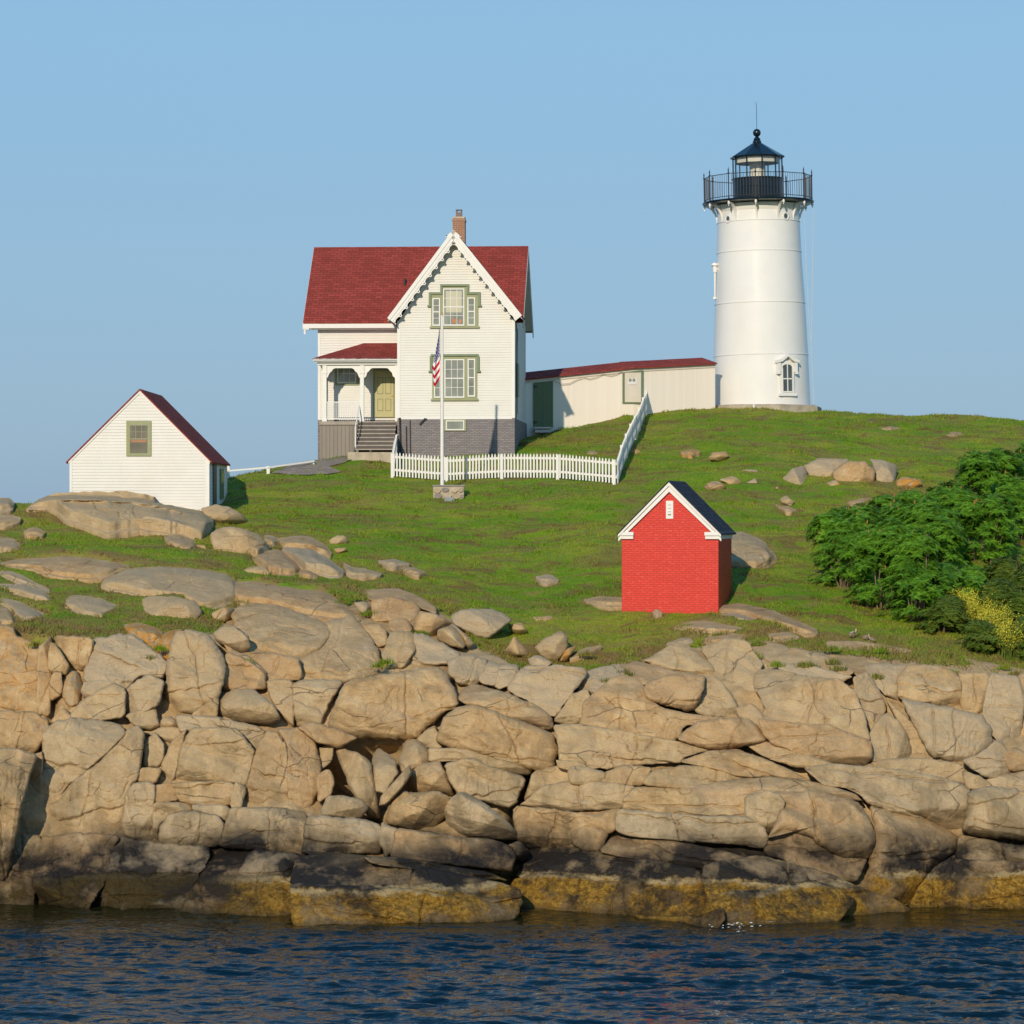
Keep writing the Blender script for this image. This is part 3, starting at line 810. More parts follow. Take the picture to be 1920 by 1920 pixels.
def facet(x, y, seed):
    """flat triangular facets with sharp creases between them"""
    x = x + 0.25 * vnoise(x * 1.3, y * 1.3, 0.5, seed + 5); y = y + 0.25 * vnoise(x * 1.3 + 9, y * 1.3, 0.5, seed + 6)
    a = x + y * 0.577; b = y * 1.155
    i = np.floor(a).astype(np.int64); j = np.floor(b).astype(np.int64); fa = a - i; fb = b - j
    z0 = np.zeros_like(i)
    h = lambda p, q: _hash(p, q, z0, seed)
    v00, v10, v01, v11 = h(i, j), h(i + 1, j), h(i, j + 1), h(i + 1, j + 1)
    lo = v00 + (v10 - v00) * fa + (v01 - v00) * fb
    up = v11 + (v01 - v11) * (1 - fa) + (v10 - v11) * (1 - fb)
    return np.where(fa + fb < 1, lo, up) * 2 - 1

def bag():
    return {'V': [], 'Q': [], 'T': [], 'a': [], 'l': [], 'n': 0}
def put(b, piece):
    V, Q, T, a, l = piece
    b['V'].append(V); b['Q'].append(Q + b['n']); b['T'].append(T + b['n']); b['a'].append(a); b['l'].append(l); b['n'] += len(V)
def bag_mesh(b, name, parent=None):
    return np_mesh(name, np.vstack(b['V']), [np.vstack(b['Q']), np.vstack(b['T'])], M['rock'], parent, attrs={'tone': np.concatenate(b['a']), 'lichen': np.concatenate(b['l'])})

# outlines of the joints as the weather left them (picture units)
BLOCKS = [
 # west face
 ('-30,1168 23,1176 34,1194 75,1212 73,1246 70,1290 62,1332 -30,1333', dict(f=.6, lichen=.35, tilt=(-.05,.05))),
 ('71,1216 96,1192 100,1238 96,1290 94,1342 64,1337 70,1290', dict(f=.15, tilt=(.5,0))),
 ('-30,1334 65,1335 89,1352 92,1365 65,1412 50,1416 -30,1410', dict(f=.55)),
 ('-30,1400 32,1404 70,1418 56,1458 42,1505 32,1560 27,1612 10,1650 -30,1650', dict(f=1.35, depth=2.2, tilt=(.1,.1))),
 ('50,1420 82,1410 75,1520 78,1572 30,1572 30,1500', dict(f=-.35)),
 ('79,1384 97,1357 135,1346 211,1354 236,1368 232,1382 180,1432 130,1470 112,1498 75,1517 70,1473 81,1435', dict(f=.5, tilt=(-.1,.12))),
 ('236,1370 260,1362 271,1381 260,1462 244,1473 225,1560 206,1568 135,1564 81,1567 72,1517 112,1500 132,1472 182,1434 232,1384', dict(f=.32, tilt=(.08,.22))),
 ('268,1437 271,1392 290,1373 309,1400 301,1438', dict(f=.25)),
 ('263,1441 303,1441 292,1468 258,1466', dict(f=.2)),
 ('292,1466 314,1411 320,1392 350,1368 346,1385 325,1468', dict(f=.1)),
 ('270,1380 300,1364 350,1366 318,1394 292,1372', dict(f=.1)),
 ('328,1465 338,1403 360,1365 406,1365 447,1368 477,1408 474,1425 460,1476 441,1467 379,1466', dict(f=.45, tilt=(-.06,.12))),
 ('452,1516 462,1478 476,1428 482,1400 500,1372 520,1373 539,1400 540,1440 539,1522 500,1520', dict(f=.55, tilt=(-.1,.05))),
 ('539,1400 520,1368 560,1364 592,1392 602,1440 600,1480 576,1525 539,1522', dict(f=.4, tilt=(.25,.1))),
 ('441,1466 462,1478 452,1516 431,1513', dict(f=.25)),
 ('238,1484 252,1468 284,1468 292,1473 287,1544 298,1581 244,1573 225,1562', dict(f=.45, tilt=(.1,.1))),
 ('290,1472 322,1468 333,1500 289,1506', dict(f=.35)),
 ('322,1467 441,1466 431,1513 363,1510 333,1500', dict(f=.42)),
 ('287,1504 360,1507 361,1521 322,1526 300,1546 298,1579 287,1560', dict(f=.25)),
 ('318,1527 366,1521 406,1529 421,1546 412,1589 325,1586 297,1580 300,1548', dict(f=.45)),
 ('361,1508 431,1512 421,1546 406,1529 362,1520', dict(f=.3)),
 ('433,1515 520,1515 577,1523 570,1602 500,1595 410,1589 421,1546', dict(f=.5)),
 ('575,1528 642,1535 675,1535 713,1546 724,1568 712,1600 670,1601 588,1600 566,1601', dict(f=.55)),
 ('716,1542 748,1557 751,1573 737,1597 722,1608 712,1575', dict(f=.65)),
 ('743,1552 805,1562 859,1571 919,1573 959,1587 967,1606 957,1636 924,1630 832,1619 751,1611 733,1607', dict(f=.8, tilt=(-.03,-.15))),
 ('680,1605 751,1608 832,1622 913,1634 953,1652 886,1648 778,1632 700,1620', dict(f=.75)),
 # tide line, west
 ('-30,1558 32,1560 80,1570 70,1622 62,1718 -30,1728', dict(f=.1)),
 ('76,1570 135,1563 228,1567 208,1600 203,1642 172,1692 158,1732 55,1732 64,1640', dict(f=.45, tilt=(0,-.5))),
 ('220,1567 298,1581 396,1588 388,1622 362,1662 330,1736 150,1736 173,1682 203,1632 207,1590', dict(f=.5, tilt=(0,-.5))),
 ('392,1589 474,1594 446,1650 430,1745 318,1742 352,1680 377,1640', dict(f=.6, tilt=(0,-.5))),
 ('468,1593 566,1601 606,1600 572,1622 550,1652 547,1752 422,1750 430,1690 445,1640', dict(f=.65, tilt=(0,-.5))),
 ('556,1608 600,1598 680,1605 760,1620 870,1640 940,1655 976,1668 980,1682 900,1698 850,1688 750,1674 640,1668 545,1662', dict(f=1.0, depth=2.5, tilt=(0,-.75))),
 ('544,1656 640,1660 750,1665 850,1680 905,1684 972,1672 980,1692 968,1722 930,1740 830,1762 700,1768 560,1756 540,1700', dict(f=.95, depth=2.5, tilt=(0,-.15))),
 ('964,1649 1014,1638 1095,1650 1190,1660 1328,1682 1341,1698 1356,1745 1285,1758 1190,1748 1041,1738 962,1722', dict(f=.55, tilt=(0,-.2))),
 ('970,1648 992,1592 1076,1582 1150,1598 1231,1613 1307,1629 1325,1652 1336,1692 1190,1668 1041,1660', dict(f=.35, tilt=(0,-.35))),
 ('1324,1680 1370,1672 1440,1668 1520,1650 1562,1662 1604,1690 1562,1742 1480,1754 1400,1760 1350,1750', dict(f=.7, tilt=(0,-.3))),
 ('1316,1652 1326,1618 1420,1606 1480,1618 1560,1640 1604,1662 1572,1692 1440,1692 1333,1694', dict(f=.45, tilt=(0,-.2))),
 ('1518,1638 1600,1662 1680,1688 1708,1706 1692,1738 1600,1744 1560,1692 1528,1667', dict(f=.85, tilt=(0,-.3))),
 ('1190,1715 1231,1718 1312,1722 1353,1700 1358,1722 1341,1746 1271,1750 1215,1742', dict(f=1.25, rnd=5)),
 # east face, middle
 ('975,1510 1022,1473 1068,1466 1136,1468 1192,1474 1168,1508 1160,1518 1112,1518 1041,1521 983,1510', dict(f=.45, tilt=(-.1,.1))),
 ('963,1511 1041,1519 1112,1529 1157,1518 1157,1552 1139,1564 1076,1578 1068,1589 1000,1592 969,1573', dict(f=.35, tilt=(-.15,.12))),
 ('1071,1562 1101,1550 1141,1560 1124,1597 1095,1594 1074,1581', dict(f=.42)),
 ('1163,1516 1187,1476 1240,1473 1290,1477 1340,1470 1400,1458 1450,1465 1472,1490 1457,1522 1430,1537 1310,1532 1210,1522', dict(f=.65, tilt=(-.05,.06))),
 ('1203,1472 1225,1445 1285,1436 1366,1442 1420,1459 1437,1475 1340,1484 1290,1480', dict(f=.6)),
 ('1156,1524 1166,1516 1231,1524 1312,1532 1393,1529 1433,1552 1439,1573 1431,1591 1366,1582 1258,1574 1187,1569 1158,1559', dict(f=.85, tilt=(0,.05))),
 ('1124,1597 1150,1567 1190,1569 1312,1586 1361,1597 1404,1610 1340,1632 1258,1624 1177,1610', dict(f=.3, tilt=(0,-.2))),
 ('1400,1493 1440,1482 1462,1494 1472,1508 1460,1530 1439,1567 1430,1552 1398,1532', dict(f=.95)),
 ('1440,1486 1465,1485 1535,1484 1606,1500 1632,1535 1642,1572 1629,1607 1595,1618 1552,1596 1516,1566 1468,1555 1438,1574 1460,1529 1468,1502', dict(f=1.25, depth=2.4, dome=.10, tilt=(.1,-.1), rnd=26)),
 ('1400,1462 1440,1456 1480,1460 1545,1470 1602,1488 1616,1502 1535,1492 1470,1490 1420,1477', dict(f=.9, tilt=(0,-.8))),
 ('1433,1585 1466,1554 1516,1564 1552,1596 1597,1620 1624,1608 1604,1655 1540,1645 1480,1616 1436,1604', dict(f=.35)),
 ('1508,1440 1562,1432 1644,1440 1725,1451 1793,1465 1819,1483 1814,1529 1802,1568 1752,1555 1695,1525 1630,1507 1617,1493 1590,1477 1549,1474 1525,1455', dict(f=1.0, depth=2.2, tilt=(0,-.2), rnd=16)),
 ('1630,1511 1671,1519 1720,1527 1797,1566 1792,1596 1754,1626 1727,1662 1702,1705 1650,1705 1612,1660 1634,1599 1641,1556', dict(f=.55, tilt=(.1,.02), rnd=18)),
 ('1815,1483 1860,1473 1920,1483 1970,1495 1970,1585 1887,1573 1822,1565 1804,1558 1812,1529', dict(f=1.15, depth=2.2, dome=.1, rnd=22)),
 ('1799,1564 1860,1578 1970,1600 1970,1618 1833,1618 1791,1607', dict(f=.2)),
 ('1788,1610 1835,1616 1970,1618 1970,1718 1860,1724 1766,1724 1773,1662', dict(f=.55, tilt=(0,-.25))),
 ('1755,1625 1792,1603 1782,1650 1767,1725 1695,1728 1718,1672', dict(f=.45)),
 # east face, upper
 ('1422,1256 1454,1257 1508,1268 1576,1276 1602,1296 1613,1323 1632,1387 1595,1378 1552,1363 1500,1358 1422,1349 1438,1326 1414,1285', dict(f=.9, tilt=(.05,-.05), rnd=16)),
 ('1422,1348 1500,1357 1552,1362 1595,1377 1632,1388 1635,1421 1618,1437 1573,1435 1508,1415 1452,1396 1433,1377', dict(f=.95, tilt=(.05,.15), rnd=14)),
 ('1600,1272 1625,1262 1640,1280 1659,1323 1654,1361 1638,1377 1627,1367 1612,1326 1604,1302', dict(f=.45, tilt=(.4,0))),
 ('1628,1377 1660,1338 1689,1358 1705,1394 1705,1423 1684,1434 1633,1426', dict(f=.5)),
 ('1661,1310 1686,1334 1727,1372 1749,1407 1720,1426 1704,1423 1701,1383 1682,1350', dict(f=.35)),
 ('1685,1269 1706,1248 1738,1248 1779,1256 1800,1272 1805,1333 1785,1332 1752,1323 1720,1317 1685,1309', dict(f=.55, tilt=(0,.1))),
 ('1688,1310 1752,1321 1806,1332 1841,1340 1860,1367 1860,1396 1844,1417 1793,1431 1747,1420 1718,1367', dict(f=.75, tilt=(.05,.05), rnd=18)),
 ('1798,1264 1857,1264 1849,1312 1846,1347 1804,1336 1801,1275', dict(f=.4)),
 ('1856,1264 1911,1270 1919,1312 1911,1401 1887,1409 1858,1372 1842,1345', dict(f=.5, tilt=(.15,0))),
 ('1908,1263 1970,1273 1970,1412 1898,1412 1915,1330', dict(f=.4)),
 ('1804,1426 1844,1413 1868,1386 1898,1421 1892,1455 1860,1458 1831,1447', dict(f=.9)),
 ('1883,1414 1905,1402 1926,1420 1930,1440 1895,1446', dict(f=.9)),
 ('1631,1424 1711,1422 1805,1432 1814,1474 1725,1456 1640,1444', dict(f=.45)),
 ('1804,1443 1850,1464 1862,1482 1813,1477', dict(f=.7)),
 ('1850,1460 1970,1438 1970,1495 1868,1480', dict(f=.4)),
 ('1551,1202 1620,1203 1730,1224 1850,1242 1970,1264 1970,1290 1800,1272 1700,1258 1620,1274 1588,1252 1556,1226', dict(f=.25, steep=1.0, tilt=(0,0))),
 ('1618,1245 1707,1248 1688,1275 1686,1312 1660,1302 1638,1277', dict(f=.15, steep=.8)),
 ('1390,1198 1449,1205 1481,1215 1464,1237 1449,1244 1432,1231 1388,1222', dict(f=.2, steep=1.0, tilt=(0,0))),
 ('1463,1229 1489,1214 1535,1227 1584,1243 1602,1258 1590,1266 1552,1255 1503,1252 1463,1241', dict(f=.2, steep=1.0, tilt=(0,0))),
 ('1460,1240 1552,1256 1597,1268 1576,1279 1508,1269 1460,1255', dict(f=.4, steep=.9)),
 # centre east
 ('1315,1216 1360,1200 1396,1201 1412,1222 1427,1245 1420,1290 1412,1320 1385,1327 1369,1298 1342,1262', dict(f=.4)),
 ('1378,1330 1412,1320 1432,1345 1442,1387 1415,1372 1388,1350', dict(f=.45)),
 ('1155,1247 1198,1244 1239,1252 1281,1262 1249,1270 1211,1286 1169,1268', dict(f=.3, steep=.9)),
 ('1315,1271 1344,1271 1379,1317 1387,1346 1360,1346 1304,1335 1318,1300', dict(f=.5)),
 ('1096,1319 1106,1309 1149,1271 1171,1266 1208,1287 1213,1311 1239,1327 1290,1338 1362,1346 1306,1357 1281,1362 1270,1386 1260,1389 1171,1376 1088,1362', dict(f=.75, tilt=(.04,.12), rnd=14)),
 ('1039,1351 1073,1304 1100,1293 1108,1311 1092,1359 1062,1359', dict(f=.5)),
 ('1088,1276 1106,1258 1157,1246 1173,1262 1133,1302 1106,1313 1080,1302', dict(f=.45, steep=.8)),
 ('949,1292 981,1250 1035,1250 1092,1252 1098,1265 1062,1313 1038,1343 989,1313', dict(f=.85)),
 ('1039,1360 1090,1358 1171,1374 1260,1388 1335,1406 1281,1419 1276,1430 1198,1432 1125,1440 1050,1427 1047,1392', dict(f=.7, tilt=(0,.1))),
 ('1274,1428 1333,1407 1387,1409 1431,1423 1480,1443 1522,1465 1431,1454 1401,1457 1333,1440', dict(f=.75, tilt=(0,-.2))),
 ('1396,1395 1440,1390 1500,1410 1564,1432 1510,1442 1436,1420', dict(f=.7, tilt=(0,-.3))),
 ('1066,1446 1076,1436 1132,1447 1132,1468 1106,1473 1071,1468', dict(f=.75)),
 ('1131,1449 1171,1436 1222,1439 1205,1473 1131,1468', dict(f=.6)),
 ('1001,1449 1052,1434 1070,1441 1075,1468 1008,1482 983,1502', dict(f=.3)),
 ('1045,1424 1130,1438 1090,1446 1050,1440', dict(f=.55)),
 # centre
 ('549,1277 645,1274 613,1326 600,1364 559,1364 550,1326', dict(f=.5, tilt=(.05,.05))),
 ('500,1276 548,1277 551,1326 551,1364 526,1338 503,1301', dict(f=.25)),
 ('294,1326 313,1272 318,1212 331,1184 352,1181 393,1190 416,1226 424,1252 413,1306 365,1339 312,1329', dict(f=1.05, tilt=(.05,.1), rnd=14, depth=2.0, lichen=.12)),
 ('415,1241 427,1224 456,1234 497,1262 501,1292 443,1293 415,1308', dict(f=.5)),
 ('412,1198 440,1220 462,1230 482,1243 504,1264 470,1257 438,1235', dict(f=.35, steep=.9)),
 ('170,1207 177,1200 216,1190 250,1190 296,1225 314,1244 307,1272 260,1267 234,1292 154,1277 165,1233', dict(f=.6, tilt=(0,-.1))),
 ('100,1192 177,1197 169,1233 158,1256 135,1259 126,1249', dict(f=.6)),
 ('89,1253 94,1205 104,1208 130,1250 124,1264 100,1262', dict(f=.65)),
 ('157,1278 216,1276 190,1302 162,1311 153,1295', dict(f=.35)),
 ('128,1347 156,1312 214,1281 236,1293 234,1345 182,1350', dict(f=.5, tilt=(0,-.1))),
 ('230,1345 235,1293 276,1265 309,1278 294,1324 260,1342', dict(f=.55)),
 ('234,1341 288,1325 301,1363 281,1368 255,1363', dict(f=.35)),
 ('328,1340 400,1343 440,1353 480,1360 502,1372 478,1410 447,1370 360,1369 338,1374', dict(f=.3)),
 ('358,1340 410,1304 407,1347 385,1345', dict(f=.4)),
 ('98,1352 118,1326 132,1343 130,1354 100,1356', dict(f=.3)),
 ('93,1290 98,1263 115,1260 115,1302 96,1314', dict(f=.2)),
 ('453,1239 471,1222 559,1232 567,1275 502,1277 497,1262 474,1247', dict(f=.35)),
 ('432,1146 450,1136 515,1133 567,1152 608,1167 621,1187 598,1218 562,1234 528,1229 481,1223 464,1208 443,1182', dict(f=.65, steep=.75, tilt=(0,.1), rnd=20, dome=.05, lichen=.06)),
 ('609,1167 658,1154 684,1177 705,1208 718,1250 710,1262 684,1270 645,1278 606,1277 565,1275 563,1234 596,1217 619,1188', dict(f=.55, steep=.75, rnd=18, lichen=.08)),
 ('680,1172 710,1171 723,1182 726,1208 710,1213 688,1190', dict(f=.35)),
 ('722,1216 733,1183 775,1188 780,1215 757,1252 731,1252 716,1230', dict(f=.35, lichen=.15)),
 ('776,1190 799,1191 837,1211 866,1229 843,1244 757,1256 729,1254 728,1222 776,1215', dict(f=.45)),
 ('697,1125 731,1120 777,1128 788,1141 775,1174 760,1163 736,1166 698,1166', dict(f=.6, steep=.3)),
 ('731,1164 762,1160 772,1180 760,1193 731,1180', dict(f=.5)),
 ('678,1106 742,1105 785,1117 817,1138 815,1150 786,1140 762,1130 698,1127', dict(f=.25, steep=1.0, tilt=(0,0))),
 ('841,1240 860,1230 912,1235 910,1262 893,1286 860,1283 841,1263', dict(f=.6)),
 ('849,1230 872,1224 929,1230 952,1242 942,1252 905,1242', dict(f=.35, steep=1.0, tilt=(0,0))),
 ('903,1243 932,1243 946,1262 927,1286 905,1282 893,1268', dict(f=.5)),
 ('939,1246 970,1248 974,1262 953,1286 938,1292 926,1283', dict(f=.45)),
 ('779,1385 815,1360 822,1378 830,1403 802,1403', dict(f=.2)),
 ('596,1404 624,1399 621,1427 601,1445', dict(f=.1)),
 ('594,1452 615,1444 626,1457 623,1487 597,1505', dict(f=.2)),
 ('803,1403 859,1403 940,1414 996,1438 994,1453 962,1453 924,1443 886,1426 837,1424 806,1429', dict(f=.65)),
 ('833,1432 886,1422 924,1441 986,1457 969,1502 951,1516 902,1499 859,1489 844,1465', dict(f=.6, tilt=(.05,.2))),
 ('565,1595 690,1604 690,1612 590,1606', dict(f=.5)),
]
SLAB_LICHEN = {23: 1.0, 24: 1.0, 36: .9, 37: 1.0}

SLAB_LIFT = {0: .38, 1: .60, 2: .3, 4: .2, 6: .28, 7: .34, 8: .24, 10: .28, 15: .17, 17: .2, 18: .2, 19: .2, 20: .22, 21: .24, 22: .22, 26: .2, 30: .38}
cliff = bag()
for i, (s, kw) in enumerate(BLOCKS):
    kw = dict(kw); kw.setdefault('f', .4); kw['f'] += 0.10 * math.sin(i * 2.39)
    if P(s)[:, 0].mean() > 975 and kw.get('rnd', 0) < 17:      # the east face is one fractured mass with tight joints
        kw['seam'] = .45; kw['rnd'] = min(kw.get('rnd', 4.5), 6)
    put(cliff, rock_piece(P(s), 'b', seed=i + 1, grow=(3.0 if 'seam' in kw else 2.1) if kw.get('rnd', 0) < 13 else 1.5, **kw))
# bedrock behind the blocks: one continuous sheet that also runs under water
pxs = np.arange(-900, 2900.1, 5.0); pys = np.arange(1100, 1800, 5.0)
AX, AY = np.meshgrid(pxs, pys, indexing='ij')
Yb = ybase(np.clip(AX, -390, 2390), AY)
Xw = (AX - 960) * Yb / F; Zw = CH - (AY - HORIZ) * Yb / F
off = np.where(AY > edge_y(AX) + 6, np.where(AX > 1000, 0.28, 0.42), 0.6 + 1.4 * smoothstep(0, 45, edge_y(AX) + 6 - AY) + 0.6)
outside = smoothstep(30, 90, np.maximum(-AX, AX - 1920))
off = off - outside * (0.5 + 0.35 * fbm(Xw * 0.35, Zw * 0.5, 3, 4, 71))
for (cx_, cy_, sx2, sy2, am_) in ((665, 1465, 62, 62, 2.2), (740, 1480, 60, 50, 1.6), (730, 1412, 45, 16, 1.2), (985, 1470, 30, 60, 2.0), (968, 1590, 14, 60, 1.6), (700, 1545, 26, 12, 1.0), (560, 1330, 16, 34, .7), (98, 1310, 10, 60, .8)):
    off = off + am_ * np.exp(-((AX - cx_) / sx2) ** 2 - ((AY - cy_) / sy2) ** 2)
Yr = Yb + off + 0.22 * fbm(Xw * 0.8, Zw * 1.1, 0, 4, 72) + 0.08 * fbm(Xw * 3, Zw * 4, 0, 3, 73)
Vr = np.stack([(AX - 960) * Yr / F, Yr, CH - (AY - HORIZ) * Yr / F], -1).reshape(-1, 3)
idr = np.arange(AX.size).reshape(AX.shape)
qr = np.stack([idr[:-1, :-1], idr[:-1, 1:], idr[1:, 1:], idr[1:, :-1]], -1).reshape(-1, 4)
cliff['V'].append(Vr); cliff['Q'].append(qr + cliff['n']); cliff['a'].append(np.full(len(Vr), .3)); cliff['l'].append(np.zeros(len(Vr))); cliff['n'] += len(Vr)
o = bag_mesh(cliff, 'rock_cliff')
tag(o, 'tan jointed granite cliff along the water', kind='structure')

outc = bag()
for i, s in enumerate(SLABS):
    put(outc, rock_piece(P(s), 's', f=SLAB_LIFT.get(i, .18), grow=3.0, seed=200 + i, lichen=SLAB_LICHEN.get(i, .05), rnd=7))
o = bag_mesh(outc, 'rock_outcrop')
tag(o, 'flat granite slabs showing through the turf', kind='structure')

